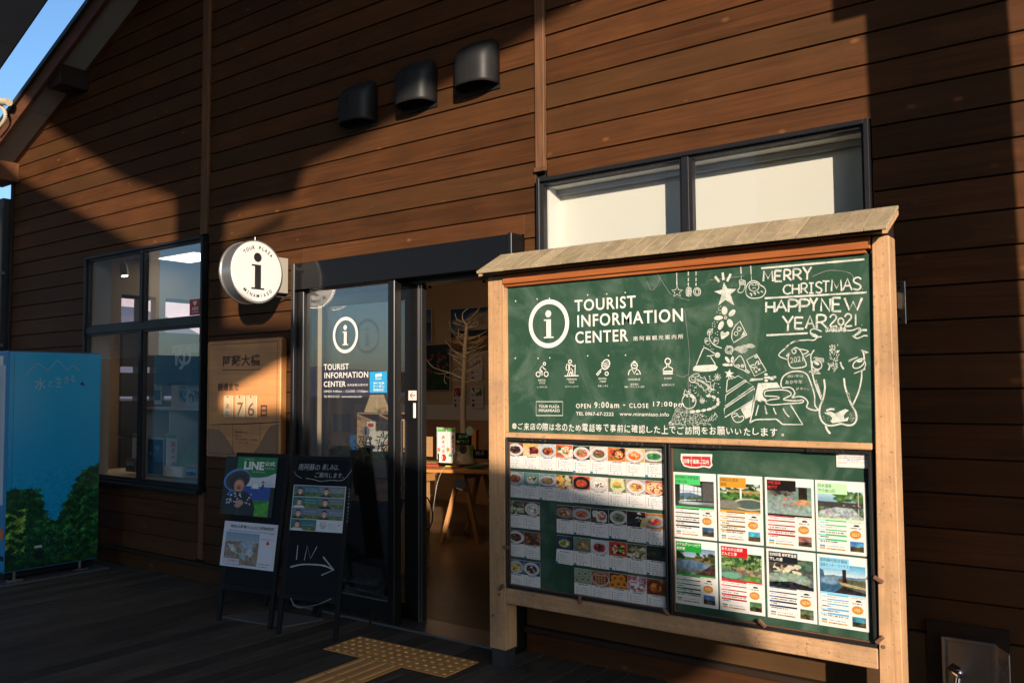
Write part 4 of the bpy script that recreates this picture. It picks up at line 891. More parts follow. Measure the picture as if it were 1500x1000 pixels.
S(mb, cD, [(0,552),(5,520),(60,508),(180,506),(236,528),(238,556),(172,592),(280,605),(350,598),(340,622),(200,632),(60,642),(12,620),(50,596),(130,584),(118,566),(50,562),(0,560)], .005, True)
rawbuild(mb, 'chalk_volcano_drawing', M['chalk'], KB)
mb = MB()   # bell, holly, ornament, snowflakes, sugar cane, dotted tree
EO(mb, cB, 230, 368, 32, 30, .005); S(mb, cB, [(215,335),(250,318),(285,312),(292,328),(262,345)], .0044, True); EO(mb, cB, 236, 362, 18, 15, .0025)
S(mb, cB, [(245,350),(305,338),(325,362),(345,338),(368,392),(408,392),(405,432),(440,430),(434,462),(460,478),(425,468),(402,496),(378,462),(342,482),(330,448),(298,436),(285,408),(248,398)], .004, False); S(mb, cB, [(272,362),(345,398),(430,468)], .0036, True); S(mb, cB, [(272,372),(340,408),(425,476)], .003, True)
EO(mb, cB, 196, 583, 68, 72, .0046); S(mb, cB, [(142,520),(160,468),(176,492),(216,490),(192,512),(142,520)], .0042); S(mb, cB, [(205,525),(238,548),(235,590)], .012, True); EF(mb, cB, 178, 533, 10, 10)
for (x, y, a, b, r) in ((388,531,26,13,.1),(438,542,24,14,.5),(478,570,14,22,-.2),(478,610,15,20,.4),(442,640,26,13,-.5),(395,660,27,14,-.3),(340,671,26,14,-.2),(284,680,26,15,-.1),(228,684,28,17,0)): EF(mb, cB, x, y, a, b, r)
for (cx, cy_, R) in ((474,345,36), (325,580,28)):
    for k in range(4): a = k*math.pi/4+.1; S(mb, cB, [(cx-R*math.cos(a),cy_-R*math.sin(a)),(cx+R*math.cos(a),cy_+R*math.sin(a))], .0034)
S(mb, cB, [(392,770),(402,735),(415,745),(420,715),(440,728),(450,690),(462,712),(474,735),(455,745),(458,762),(438,756),(430,775),(412,760)], .0026); S(mb, cB, [(400,772),(458,705)], .0022)
rd = random.Random(12)
for i in range(95):
    y = rd.uniform(330, 600); x = rd.uniform(225-(y-330)*.25, 505)
    if abs(x-196) < 75 and abs(y-583) < 78: continue
    r_ = rd.uniform(2.5, 7); EF(mb, cB, x, y, r_, r_, 0, 7)
for i in range(520):
    y = 620+200*rd.random()**.7; xl = 82-(y-620)*.40; x = xl+(rd.random()**1.5)*(300+(y-620)*.6-xl)*1.0
    if abs(x-196) < 60 and y < 650: continue
    if x > 200 and y < 702: continue
    r_ = rd.uniform(1.6, 5.5); EF(mb, cB, x, y, r_, r_, 0, 6)
PF(mb, cB, [(0,790),(18,775),(40,800),(45,816),(0,816)])
rawbuild(mb, 'chalk_tree_drawing', M['chalk'], KB)
mb = MB()   # the cow
S(mb, cE, [(597,825),(540,800),(500,800),(480,818),(486,850),(520,878),(598,880)], .0055, True); S(mb, cE, [(520,850),(560,880),(540,895),(515,915),(440,912),(330,925),(250,965),(215,1000)], .005, True); PF(mb, cE, [(486,830),(520,850),(560,882),(520,878),(490,856)])
S(mb, cE, [(862,815),(920,812),(985,788),(1008,805),(1000,835),(945,868),(920,868),(965,895),(1010,882),(1040,868),(1078,870)], .0055, True); PF(mb, cE, [(990,800),(1006,815),(985,850),(950,866),(940,858),(975,830)])
for i in range(26): x = 642+i*8.5; S(mb, cE, [(x, 832-rd.uniform(0, 14)), (x+rd.uniform(-8, 10), 778+rd.uniform(0, 24)-i*.6)], .0028)
S(mb, cD, [(215,0),(182,60),(180,120),(130,190),(215,232)], .0048) if False else S(mb, cD, [(380,52),(270,62),(190,125),(130,190),(215,230)], .0048, True)
S(mb, cD, [(418,175),(375,202)], .0048); S(mb, cD, [(198,198),(235,158),(275,122)], .0048, True); S(mb, cD, [(312,128),(402,152),(352,182)], .0046, True); S(mb, cD, [(234,160),(282,118),(330,148),(362,220),(380,284),(300,305),(238,296),(215,222)], .005, True, True); EO(mb, cD, 270, 152, 18, 20, .0055)
S(mb, cD, [(455,140),(425,188),(428,250),(440,360),(462,450),(492,530),(526,612)], .0056, True); S(mb, cD, [(435,370),(450,340),(440,320)], .004)
EO(mb, cD, 480, 276, 46, 40, .0048, .5); EF(mb, cD, 478, 262, 26, 14, .5); EO(mb, cD, 862, 264, 60, 34, .0048, -.6); EF(mb, cD, 872, 242, 28, 11, -.2)
for i in range(7): S(mb, cD, [(448+i*14,216-i*0.5),(462+i*13,204+i*3),(470+i*12,226+i*5)], .0032); S(mb, cD, [(770+i*12,250-i*6),(782+i*12,225-i*4)], .0036)
S(mb, cD, [(888,140),(905,165),(915,235)], .006, True); S(mb, cD, [(895,145),(950,165),(918,172)], .005); S(mb, cD, [(915,235),(925,275),(900,320),(820,355)], .0035, True); S(mb, cD, [(922,315),(892,332),(888,400),(868,500),(832,592),(800,655)], .0058, True)
S(mb, cD, [(545,408),(553,490),(535,590),(510,650),(503,720),(525,790),(575,828),(640,828),(700,815),(760,828),(810,820),(840,780),(835,710),(795,640),(765,560),(738,480),(728,398)], .0075, True)
PF(mb, cD, [(545,716),(600,702),(650,722),(690,700),(740,680),(775,692),(745,712),(725,740),(730,770),(772,752),(760,788),(690,800),(620,808),(605,795),(622,765),(600,738)])
S(mb, cD, [(565,695),(600,680),(640,682)], .008); S(mb, cD, [(580,258),(596,290),(585,325)], .006, True); S(mb, cD, [(695,250),(705,285),(725,315)], .007, True); S(mb, cD, [(560,828),(572,868),(602,905)], .009, True)
for i in range(70):
    y = rd.uniform(82, 325); x = rd.uniform(582+(y-80)*.08, 690-(y-80)*.05); k = 1 if x < 640 else -1
    S(mb, cD, [(x,y),(x+10*k,y+rd.uniform(12, 26))], .0026)
for i in range(34):
    y = rd.uniform(420, 600); S(mb, cD, [(462+(y-420)*.33,y),(474+(y-420)*.33,y-12)], .0024)
    y = rd.uniform(530, 600); S(mb, cD, [(755+(y-530)*.3,y),(775+(y-530)*.2,y+4)], .003)
    S(mb, cD, [(rd.uniform(400, 500), 320+rd.uniform(0, 42)), (rd.uniform(430, 520), 322+rd.uniform(0, 42))], .0018)
for i in range(60):
    a = rd.uniform(0, 6.28); EF(mb, cD, 570+rd.uniform(-40, 40), 745+rd.uniform(-45, 45), 2.5, 2.5, 0, 6) if i % 2 else EF(mb, cD, 800+rd.uniform(-20, 25), 745+rd.uniform(-50, 50), 2.5, 2.5, 0, 6)
rawbuild(mb, 'chalk_cow_drawing', M['chalk'], KB)
for s, xl, xr, yb, yt, bo in (('2021', 235, 355, 262, 212, .0), ('2021年は', 208, 355, 392, 366, .0), ('あか牛年', 192, 348, 452, 415, .0), ('ダネー。', 285, 405, 508, 480, 0)):
    a = cD(xl, yb); b = cD(xr, yb); t = cD(xl, yt)
    text('chalk_lettering', s, a, (b.x, a.y, a.z+(.008 if yb == 262 else 0)), (a.x, a.y, t.z), M['chalk'], KB, bo, NY)
mb = MB()   # old smears and wiped lines
for pts in ([(1003,455),(1010,520),(1008,560),(1012,610)], [(1040,410),(1060,408),(1090,404)], [(944,402),(958,398),(966,410),(955,425),(948,412)], [(1190,405),(1215,396),(1245,400),(1252,412)], [(960,396),(975,420),(985,432),(1010,440)], [(1008,548),(1000,552),(990,548)]):
    ribbon(mb, smoothpts([C(*p) for p in pts]), .0028, NY, .0006, jitter=.5)
rawbuild(mb, 'wiped_chalk', M['chalkd'], KB)
mb = MB()
for (px, py) in ((755.5, 441), (787, 438), (805, 437), (861, 432), (889, 430.5), (916, 428.5), (755, 524.5), (788.5, 524.5), (805.5, 524), (861, 521), (891.5, 520.6), (916.5, 520)): EF(mb, C, px, py, .9, 1.1, 0, 8)
rawbuild(mb, 'pin', M['whitepr'], KB)

# ---------------- the pictures on the cards: plates of food
PY = CY-.0035                                      # face of the papers in the cases
P_ = lambda px, py: at(1, PY, px, py)
def food(spec):
    bgc, plate, f1, f2, style = spec
    im = Img(36, 27, bgc); im.noise(0, 0, 1, 1, 14, 7)
    if style in ('bowl', 'plate', 'oval'):
        cx, cy_ = .5+float(NR.uniform(-.06, .06)), .52; rx, ry = (.50, .47) if style != 'oval' else (.56, .38)
        im.ell(cx, cy_+.04, rx*1.02, ry*1.03, tuple(v*.45 for v in bgc), .15, .6); im.ell(cx, cy_, rx, ry, plate, .06); im.ell(cx, cy_, rx*.86, ry*.84, tuple(v*.9 for v in plate), .1)
        im.ell(cx, cy_+.02, rx*.66, ry*.62, f1, .12)
        im.dabs(cx-rx*.5, cy_-ry*.45, cx+rx*.5, cy_+ry*.45, [f1, f2, tuple(min(255, v*1.35) for v in f1), tuple(v*.6 for v in f1), f2], 22, .03, .09, 1.2)
        im.ell(cx-rx*.2, cy_-ry*.25, .05, .04, (255, 250, 235), .5, .5)
    elif style == 'tray':
        for i in range(5): im.ell(float(NR.uniform(.1, .9)), float(NR.uniform(.15, .85)), .17, .2, plate, .1); 
        im.ell(.62, .5, .3, .36, plate, .06); im.ell(.62, .5, .24, .29, f1, .1); im.ell(.2, .3, .13, .16, f2, .1); im.ell(.2, .75, .13, .15, tuple(v*.7 for v in f1), .1); im.dabs(.4, .3, .85, .7, [f1, f2, (245, 230, 200)], 16, .03, .08)
    elif style == 'heap':
        im.dabs(.05, .1, .95, .95, [f1, f2, tuple(v*.55 for v in f1), plate], 46, .07, .17, 1.2)
    elif style == 'slab':
        im.poly([(.38, .3), (.7, .22), (.98, .45), (.95, .75), (.4, .86)], f1); im.poly([(.38, .3), (.7, .22), (.98, .45), (.68, .55)], tuple(min(255, v*1.5) for v in f1)); im.dabs(.1, .02, .5, .16, [f2], 8, .05, .1); im.noise(.3, .2, 1, .9, 18, 5)
    elif style == 'burger':
        im.poly([(.15, 0), (.85, 0), (.95, .7), (.7, 1), (.3, 1), (.1, .6)], plate); im.ell(.5, .45, .24, .22, f1, .1); im.ell(.5, .6, .27, .09, f2, .1); im.ell(.5, .37, .17, .1, tuple(min(255, v*1.2) for v in f1), .3)
    elif style == 'pizza':
        im.ell(.5, .52, .56, .46, (235, 232, 225), .05); im.ell(.5, .5, .52, .43, f1, .05); im.ell(.5, .5, .45, .36, (240, 205, 150), .1); im.dabs(.15, .2, .85, .8, [f2, (250, 240, 215), (200, 60, 60), (70, 40, 30)], 34, .025, .06)
    elif style == 'lattice':
        im.ell(.5, .52, .5, .44, plate, .05); im.ell(.5, .5, .44, .38, f1, .06)
        for i in range(4): im.rect(.2, .24+i*.15, .8, .29+i*.15, f2, .85); im.rect(.22+i*.17, .18, .27+i*.17, .84, f2, .6)
    elif style == 'rings':
        for (x, y) in ((.3, .35), (.66, .3), (.5, .7), (.84, .7), (.16, .8)): im.ell(x, y, .22, .25, f1, .15); im.ell(x, y, .22, .25, f2, .2, .5, 0, .3); im.ell(x, y, .06, .07, tuple(v*.4 for v in f1), .4)
    elif style == 'box':
        im.poly([(.1, .12), (.88, .08), (.96, .9), (.06, .92)], plate); im.poly([(.18, .22), (.82, .18), (.88, .8), (.14, .82)], (30, 22, 20)); im.dabs(.2, .25, .5, .78, [f1, (230, 200, 170)], 14, .05, .09); im.dabs(.55, .25, .82, .75, [f2, (220, 225, 120)], 12, .04, .09)
    elif style == 'rolls':
        im.poly([(.1, .4), (.5, .1), (.95, .3), (.75, 1), (0, 1)], (18, 18, 18)); im.dabs(.5, .05, .75, .7, [(225, 225, 215)], 9, .05, .07); im.dabs(.15, .4, .6, .9, [(40, 45, 35), (60, 60, 55)], 12, .05, .1); im.poly([(.8, .4), (1, .35), (1, 1), (.7, 1)], f2)
    elif style == 'shop':
        im.dabs(0, 0, 1, 1, [(225, 200, 200), (200, 90, 90), (240, 235, 225), (90, 120, 150)], 40, .05, .12); im.rect(.1, .3, .6, .62, plate); im.rect(.15, .38, .5, .44, f1)
    im.noise(0, 0, 1, 1, 7, 2.2)
    return im
W_ = (228, 226, 220)
ROWS = [
 [((150,70,50),W_,(52,30,24),(120,70,60),'bowl','dark curry in a white bowl'), ((225,195,150),W_,(95,40,36),(215,185,60),'slab','a slab of dark red meat on a cream board'), ((190,200,205),(205,212,215),(95,38,26),(210,110,50),'plate','a glossy brown hamburger steak with carrot'), ((225,105,60),W_,(215,165,110),(60,90,50),'tray','a set meal on an orange red tray'), ((40,45,45),W_,(215,110,90),(120,150,70),'plate','red ham salad beside a dark table edge'), ((222,190,185),W_,(95,90,50),(190,60,60),'plate','green brown noodles on a pale pink cloth'), ((205,125,50),(35,30,30),(225,150,60),(200,60,60),'tray','small black bowls on an orange wooden table'), ((225,190,120),W_,(230,105,45),(250,190,130),'bowl','orange red spaghetti in a white bowl'), ((150,140,120),W_,(60,135,75),(40,100,60),'oval','green leeks heaped in a long white bowl')],
 [((150,170,180),(200,205,205),(150,80,50),(60,50,45),'plate','bread rolls beside a dark cup'), ((90,140,135),(120,165,160),(220,215,190),(60,50,45),'plate','white dumplings on a teal plate'), ((120,135,145),(185,195,200),(150,80,60),(110,140,90),'oval','a blue grey set plate with small salads'), ((60,60,55),(215,205,180),(215,130,45),(235,185,80),'heap','golden fried chicken with lemon'), ((205,70,45),(25,22,22),(165,85,50),(215,60,50),'bowl','a beef bowl in a black dish on a red tray'), ((225,205,190),W_,(235,225,205),(90,50,60),'plate','a small parfait cake on a white plate'), ((120,115,80),(205,210,165),(225,145,65),(110,150,60),'burger','a burger in cream paper'), ((190,175,170),W_,(205,165,90),(160,70,70),'plate','sliced toast with salad on a round white plate'), ((150,80,60),W_,(205,130,60),(150,40,60),'pizza','a whole salami pizza')],
 [((35,38,38),(60,62,60),(190,200,130),(210,215,190),'heap','pale green pastries on black plates'), ((110,45,40),W_,(220,210,185),(150,130,100),'plate','a cream coloured stew beside red cloth'), None, ((75,50,40),(150,140,130),(165,95,50),(215,200,180),'oval','a round brown pudding on dark wood'), ((120,75,50),(190,205,215),(175,105,60),(190,50,50),'oval','fried noodles on a pale blue plate'), ((45,42,45),W_,(175,85,45),(215,210,200),'tray','orange soup in a bowl on a black tray'), ((40,42,45),W_,(120,125,105),(70,110,60),'bowl','noodle soup with greens in a white bowl'), ((70,40,35),W_,(30,30,30),(215,195,120),'rolls','black seaweed rolls on a dark dish'), ((195,130,60),(190,200,205),(200,130,90),(215,40,40),'oval','pale noodles with red pickles')],
 [((60,60,75),W_,(120,50,40),(60,100,50),'plate','a brown stew on a white plate'), ((95,60,45),(60,45,40),(130,85,60),(190,110,60),'heap','tall glasses on a brown table'), None, ((50,55,60),(45,70,120),(215,190,110),(80,130,70),'bowl','a bright salad on a blue plate'), ((110,130,105),(120,140,115),(165,110,55),(210,200,150),'plate','a round brown bun on a green cloth'), ((215,215,220),(225,225,228),(190,50,60),(60,40,35),'plate','coffee and strawberries on a white ground'), ((205,70,45),(190,60,40),(220,110,90),(130,150,60),'box','a red lacquer lunch box'), ((60,65,55),(180,180,150),(150,140,90),(225,220,190),'heap','asparagus and vegetables on dark cloth'), ((30,35,32),(35,38,36),(70,80,60),(40,45,38),'heap','leafy food in a black pan')],
 [((60,90,110),(190,205,215),(215,175,95),(235,205,120),'plate','a yellow omelette on a blue white plate'), ((40,60,120),W_,(60,28,26),(225,215,215),'plate','a dark chocolate coloured curry on a white plate'), None, None, ((150,165,130),(205,210,190),(165,175,150),(120,130,100),'rings','green grey dumplings on a pale dish'), ((170,110,80),(200,195,185),(120,30,30),(225,190,130),'lattice','a round red lattice tart'), ((110,50,20),(120,60,20),(220,130,35),(240,170,70),'rings','orange glazed ring doughnuts'), ((205,150,150),(235,230,225),(200,70,80),(90,110,130),'shop','pink and white packets in a shop'), ((150,80,40),(120,60,30),(170,90,35),(215,140,60),'bowl','a brown baked gratin in a round dish')]]
colx = [743.5, 767, 790.3, 814.6, 839.5, 864.6, 890.8, 917.3, 945.1, 973.2]
colX = [P_(x, 700).x for x in colx]
rowz = [((65, 202), 0), ((222, 360), 0), ((378, 522), 0), ((536, 678), 0), ((693, 842), 0)]
rowZ = [(P_(743.5, 630+a/3.7).z, P_(743.5, 630+b/3.7).z) for (a, b), _ in rowz]
ORD = ['first', 'second', 'third', 'fourth', 'fifth', 'sixth', 'seventh', 'eighth', 'ninth']
ROWN = ['top row', 'second row', 'third row', 'fourth row', 'bottom row']
rc = random.Random(21)
for ri, row in enumerate(ROWS):
    for ci, spec in enumerate(row):
        if spec is None: continue
        x0, x1 = colX[ci]+.0008, colX[ci+1]-.0008; zt, zb = rowZ[ri]; dz = rc.uniform(-.0015, .0015)-(.004 if (ri == 0 and ci > 3) else 0)
        zt += dz; zb += dz-(.006 if ri in (2, 4) and ci > 6 else 0)
        t = thing('menu_card', 'card with '+spec[5]+', '+ROWN[ri], 'menu card', (x0, PY, zb), 0, 'menu cards in the left poster case')
        MB().box(x0, x1, PY+.0004, PY+.0014, zb, zt).build('card', M['paper'], t)
        h = zt-zb; zs = zt-h*.50
        food(spec[:5]).place('photo', (x0+.0006, PY, zt-.001), (x1-.0006, PY, zt-.001), (x0+.0006, PY, zs), t, M['printg'])
        im = Img(40, 28, (236, 234, 232))
        im.dashes(.22, .05, .8, (70, 70, 80), .07, .9, .9)
        for q in range(4):
            im.rect(.12, .26+q*.145, .17, .31+q*.145, (60, 60, 66), .7); im.dashes(.26, .27+q*.145, rc.uniform(.5, .88), (90, 90, 100), .035, .7, .75)
        for q in range(rc.choice((1, 2, 3))): im.ell(.35+q*.2, .89, .035, .05, (50, 50, 55), .2, .8, 0, .6)
        if rc.random() < .28: im.rect(0, .84, .15, 1, (40, 140, 190))
        loose = (ri == 3 and ci == 3)
        if loose:
            MB().hexa([(x0-.003,PY-.004,zb-.001),(x1-.004,PY-.006,zb-.004),(x1-.004,PY-.005,zb-.004),(x0-.003,PY-.003,zb-.001),(x0+.001,PY-.003,zs-.004),(x1-.001,PY-.005,zs-.006),(x1-.001,PY-.004,zs-.006),(x0+.001,PY-.002,zs-.004)]).build('loose_slip', M['paper'], t)
            im.place('caption', (x0+.001, PY-.0045, zs-.005), (x1-.001, PY-.0065, zs-.007), (x0-.003, PY-.0065, zb-.001), t)
        else: im.place('caption', (x0+.0006, PY, zs), (x1-.0006, PY, zs), (x0+.0006, PY, zb+.0006), t)
# ---------------- hot spring leaflets
def scene_img(k):
    im = Img(84, 56, (90, 110, 90)); im.noise(0, 0, 1, 1, 16, 9)
    if k == 0:
        im.grad(0, 0, 1, 1, (35, 34, 34), (60, 62, 60)); im.poly([(.12, .12), (.68, .25), (.68, .72), (.12, .8)], (215, 225, 232)); im.poly([(.12, .5), (.4, .45), (.68, .55), (.68, .7), (.12, .75)], (90, 120, 150)); im.dabs(.15, .6, .65, .72, [(60, 90, 60), (80, 100, 80)], 14, .03, .06)
        for q in range(7): im.rect(.12+q*.093, .1, .128+q*.093, .78, (70, 72, 74))
        im.rect(.12, .4, .68, .415, (90, 90, 92)); im.rect(.72, .05, 1, .75, (88, 88, 86)); im.grad(.1, .8, 1, 1, (150, 165, 165), (50, 58, 56)); im.ell(.4, .86, .28, .05, (210, 225, 225), .5, .7)
    elif k == 1:
        im.rect(0, 0, 1, .4, (60, 90, 50)); im.dabs(0, 0, 1, .4, [(45, 75, 40), (90, 120, 70), (200, 215, 205), (30, 55, 30)], 70, .03, .08); im.rect(.2, .25, 1, .42, (190, 150, 95), .8); im.dabs(0, .35, 1, .62, [(70, 120, 55), (100, 145, 70), (40, 80, 35)], 60, .03, .07); im.rect(.5, .1, .55, .6, (235, 235, 225)); im.poly([(.3, .12), (.75, .12), (.58, .2), (.48, .2)], (220, 220, 210)); im.ell(.72, .75, .4, .22, (205, 190, 160), .1); im.ell(.74, .75, .34, .17, (80, 100, 95), .15); im.ell(.2, .8, .3, .16, (130, 130, 120), .3)
    elif k == 2:
        im.grad(0, 0, 1, 1, (110, 135, 130), (150, 170, 165)); im.dabs(0, 0, .6, .3, [(60, 50, 45), (120, 110, 100), (90, 90, 85)], 30, .04, .1); im.rect(.72, 0, .9, .55, (45, 36, 32)); im.ell(.82, .55, .2, .12, (175, 150, 105), .3); im.dabs(.2, .4, .85, .72, [(215, 130, 95), (200, 110, 80)], 12, .018, .035, 1.6); im.noise(0, .3, 1, 1, 14, 4)
    elif k == 3:
        im.grad(0, 0, 1, .5, (215, 235, 240), (110, 160, 190)); im.dabs(.4, .1, 1, .42, [(70, 110, 55), (110, 140, 80), (50, 85, 45)], 40, .04, .09); im.rect(0, .42, 1, .6, (70, 66, 62)); im.poly([(0, 1), (.05, .75), (.4, .6), (.75, .62), (1, .95), (1, 1)], (170, 178, 180)); im.rect(.88, .05, .91, .85, (180, 180, 178)); im.dabs(.5, .5, .95, .62, [(190, 130, 110), (60, 60, 60)], 10, .02, .03); im.noise(0, .6, 1, 1, 26, 3)
    elif k == 4:
        im.grad(0, 0, 1, .4, (110, 140, 175), (170, 190, 210)); im.rect(0, .35, 1, .5, (70, 100, 60)); im.dabs(.5, .2, 1, .5, [(120, 95, 50), (60, 70, 35), (40, 45, 30)], 40, .04, .08); im.dabs(0, .1, .2, .4, [(30, 40, 30)], 14, .04, .08); im.ell(.42, .66, .42, .2, (90, 115, 140), .15); im.poly([(.5, 1), (1, .5), (1, 1)], (70, 50, 40)); im.noise(0, .5, 1, 1, 14, 4)
    elif k == 5:
        im.rect(0, 0, 1, .6, (70, 105, 60)); im.dabs(0, 0, 1, .65, [(50, 85, 45), (100, 135, 75), (150, 175, 120), (35, 60, 35)], 110, .03, .08); 
        for q in range(5): im.rect(.62+q*.08, 0, .635+q*.08, .75, (55, 45, 38))
        im.dabs(.3, .55, 1, .8, [(150, 120, 90), (110, 100, 90), (170, 150, 120)], 40, .03, .06); im.ell(.24, .85, .26, .12, (105, 165, 140), .2); im.dabs(.6, .82, 1, 1, [(110, 160, 70), (80, 130, 60)], 30, .03, .05)
    elif k == 6:
        im.grad(0, 0, 1, 1, (50, 55, 58), (110, 125, 118)); im.dabs(.6, 0, 1, .35, [(60, 90, 70), (90, 120, 100)], 26, .04, .08); im.dabs(.1, .25, .7, .5, [(215, 205, 180), (60, 50, 45), (165, 150, 120)], 30, .04, .09); im.ell(.45, .72, .5, .22, (140, 160, 148), .2); im.poly([(0, 1), (0, .9), (.5, .8), (1, .95), (1, 1)], (40, 42, 44)); im.noise(0, .4, 1, 1, 16, 4)
    else:
        im.grad(0, 0, 1, .45, (80, 170, 220), (225, 235, 235)); im.poly([(0, .45), (.3, .38), (.7, .42), (1, .38), (1, .6), (0, .6)], (100, 130, 150)); im.rect(.4, .5, 1, .62, (85, 90, 60)); im.rect(.5, .1, .58, .8, (55, 38, 30)); im.poly([(0, .2), (.08, .25), (.12, .55), (.35, .5), (.5, .75), (.3, 1), (0, 1)], (60, 100, 130)); im.ell(.2, .6, .2, .12, (150, 185, 205), .6, .7); im.poly([(.4, .6), (1, .72), (1, .8), (.5, .72)], (180, 160, 125)); im.poly([(.3, 1), (.5, .78), (1, .9), (1, 1)], (45, 42, 40)); im.noise(0, .4, 1, 1, 10, 4)
    im.noise(0, 0, 1, 1, 6, 2); return im
LX = [(985.6, 1048.6), (1051, 1116.4), (1120, 1191.6), (1193.6, 1267.6)]
LZ = [(690.6, 785), (787.8, 881.5)]
LS = [dict(h=(75,200,110), tc='g', bar=(25,28,28), l=['南阿蘇久木野温泉','四季の森'], a='a bathhouse with tall windows under a bright green title'), dict(h=(215,150,40), tc='g', bar=(135,95,20), l=['阿蘇白水温泉','瑠璃'], a='a round garden bath under an ochre title'),
      dict(h=(25,20,20), tc='r', bar=(160,15,20), l=['地獄温泉','青風荘'], a='bathers in milky water under a black title'), dict(h=(190,235,185), tc='g', bar=(70,190,125), l=['白水温泉','竹の倉山荘'], a='an open riverside bath under a pale green title'),
      dict(h=(25,145,50), tc='w', bar=(20,95,40), l=['ホテルグリーンピア','南阿蘇'], a='a wide blue open air bath under a dark green title'), dict(h=(195,25,35), tc='w', bar=(170,15,25), l=['あそ火の山温泉','どんどこ湯'], a='a bath among trees under a red title'),
      dict(h=(22,26,32), tc='w', bar=(20,35,75), l=['北向街道 南阿蘇温泉','癒しの里'], a='steaming rocks under a black and navy title'), dict(h=(140,205,240), tc='g', bar=(95,180,230), l=['南阿蘇村総合福祉','温泉センター ウイナス'], a='a bath with a sky view under a pale blue title')]
for k in range(8):
    a, b = LX[k % 4]; zt, zb = LZ[k//4]; L_ = LS[k]
    x0, x1 = P_(a, 700).x, P_(b, 700).x; Z1, Z0 = P_(985.6, zt).z, P_(985.6, zb).z
    t = thing('leaflet', 'hot spring leaflet showing '+L_['a'], 'leaflet', (x0, PY, Z0), 0, 'hot spring leaflets in the right poster case')
    MB().box(x0, x1, PY+.0004, PY+.0014, Z0, Z1).build('paper', M['paper'], t)
    W, Hh = x1-x0, Z1-Z0; X = lambda u: x0+W*u; Z = lambda v: Z1-Hh*v
    scene_img(k).place('photo', (X(.05), PY, Z(.12)), (X(.95), PY, Z(.12)), (X(.05), PY, Z(.52)), t, M['printg'])
    im = Img(62, 56, (236, 234, 230))
    for q in range(5):
        im.rect(.04, .03+q*.145, .62, .075+q*.145, L_['bar']); im.rect(.05, .035+q*.145, .18, .07+q*.145, tuple(min(255, v*1.7+40) for v in L_['bar'])); im.dashes(.07, .105+q*.145, .25+.35*((q*7+k) % 3)/2, (60, 60, 64), .026, .9, .8)
    im.dashes(.66, .05, .95, (205, 90, 90), .02, .9, .8); im.rect(.78, .13, .85, .16, (30, 30, 34)); im.rect(.765, .15, .865, .18, (30, 30, 34)); im.dashes(.7, .22, .9, (60, 60, 60), .035, .8, .8)
    im.rect(.05, .80, .16, .85, (70, 160, 215)); im.dashes(.2, .815, .55, (60, 110, 160), .03, 1, .9); im.rect(.05, .88, .16, .93, (240, 170, 70)); im.rect(.2, .89, .58, .93, (245, 190, 70)); im.dashes(.2, .90, .56, (90, 60, 20), .02, .9, .7)
    im.ell(.79, .42, .115, .125, (205, 140, 50), .08); im.dashes(.72, .37, .87, (250, 240, 220), .02, .9, .9); im.dashes(.71, .41, .88, (250, 240, 220), .02, .9, .9); im.dashes(.73, .45, .86, (250, 240, 220), .02, .9, .9)
    gx = [(45,90,130),(70,180,220),(150,90,70),(60,130,200),(60,110,170),(70,110,60),(70,100,60),(60,140,170)][k]
    im.grad(.68, .62, .95, .82, gx, tuple(v*.6+60 for v in gx)); im.rect(.68, .78, .95, .93, (70, 62, 40)); im.noise(.68, .66, .95, .93, 26, 4)
    im.place('details', (X(.02), PY, Z(.53)), (X(.98), PY, Z(.53)), (X(.02), PY, Z(.985)), t)
    hm = plain('title_block_%d' % k, c(*L_['h']), .45)
    MB().box(X(.05), X(.64), PY-.0010, PY, Z(.185), Z(.035)).build('title_block', hm, t)
    tm = {'g': plain('green_ink', (.03,.09,.05,1), .5), 'r': M['red'], 'w': M['whitepr']}[L_['tc']]
    for q, s in enumerate(L_['l']):
        wd = min(.56, .068*len(s)); text('lettering', s, (X(.065), PY-.0012, Z(.098+q*.068)), (X(.065+wd), PY-.0012, Z(.098+q*.068)), (X(.065), PY-.0012, Z(.048+q*.068)), tm, t, .02 if L_['tc'] != 'g' else .0, NY, .0004)
    MB().box(X(.05), X(.95), PY-.0008, PY-.0001, Z(.545), Z(.52)).build('title_strip', hm, t)
# red curtain-shaped sticker and the white notice
t = thing('banner_sticker', 'red curtain shaped sticker above the first hot spring leaflet', 'sticker', P_(1000, 680))
pts = [(998.5,665),(1040,666.5),(1042,675),(1043,680),(1040,684),(1032,682),(1022,684),(1012,684),(1003,681),(999,677)]
polyfill_mb = MB(); polyfill(polyfill_mb, [at(1, PY, *p) for p in [(997.5,664),(1043.5,665),(1043,672),(1042.5,676),(1044,681),(1040,685.5),(1031,683.5),(1021,685.5),(1011,685),(1002,682.5),(998.5,677),(997,672)]], NY, .0006)
rawbuild(polyfill_mb, 'backing', M['whitepr'], t)
q = MB(); polyfill(q, [at(1, PY, *p) for p in [(1000,667.5),(1040.5,668.5),(1041,675),(1042,679.5),(1039,683),(1031,681.5),(1021,683.5),(1011,683),(1003,680.5),(1000,676)]], NY, .0012); rawbuild(q, 'red_curtain', M['red'], t)
q = MB()
for xx in (1013, 1027.5): ribbon(q, [at(1, PY, xx, 668), at(1, PY, xx, 682.5)], .0012, NY, .0016)
rawbuild(q, 'curtain_slit', M['whitepr'], t)
txtpx(lambda x, y: at(1, PY, x, y), '日帰り温泉ご案内', 1001.5, 1038.5, 678, 671.5, M['whitepr'], t, .03, lift=.002)
t = thing('white_notice', 'small white printed notice in the top right corner of the right poster case', 'notice', P_(1224, 684))
a = P_(1224.5, 657); b = P_(1275, 657); d = P_(1224.5, 683.5)
MB().box(a.x, b.x, PY-.001, PY+.0006, d.z, a.z-.004).build('paper', M['paper'], t)
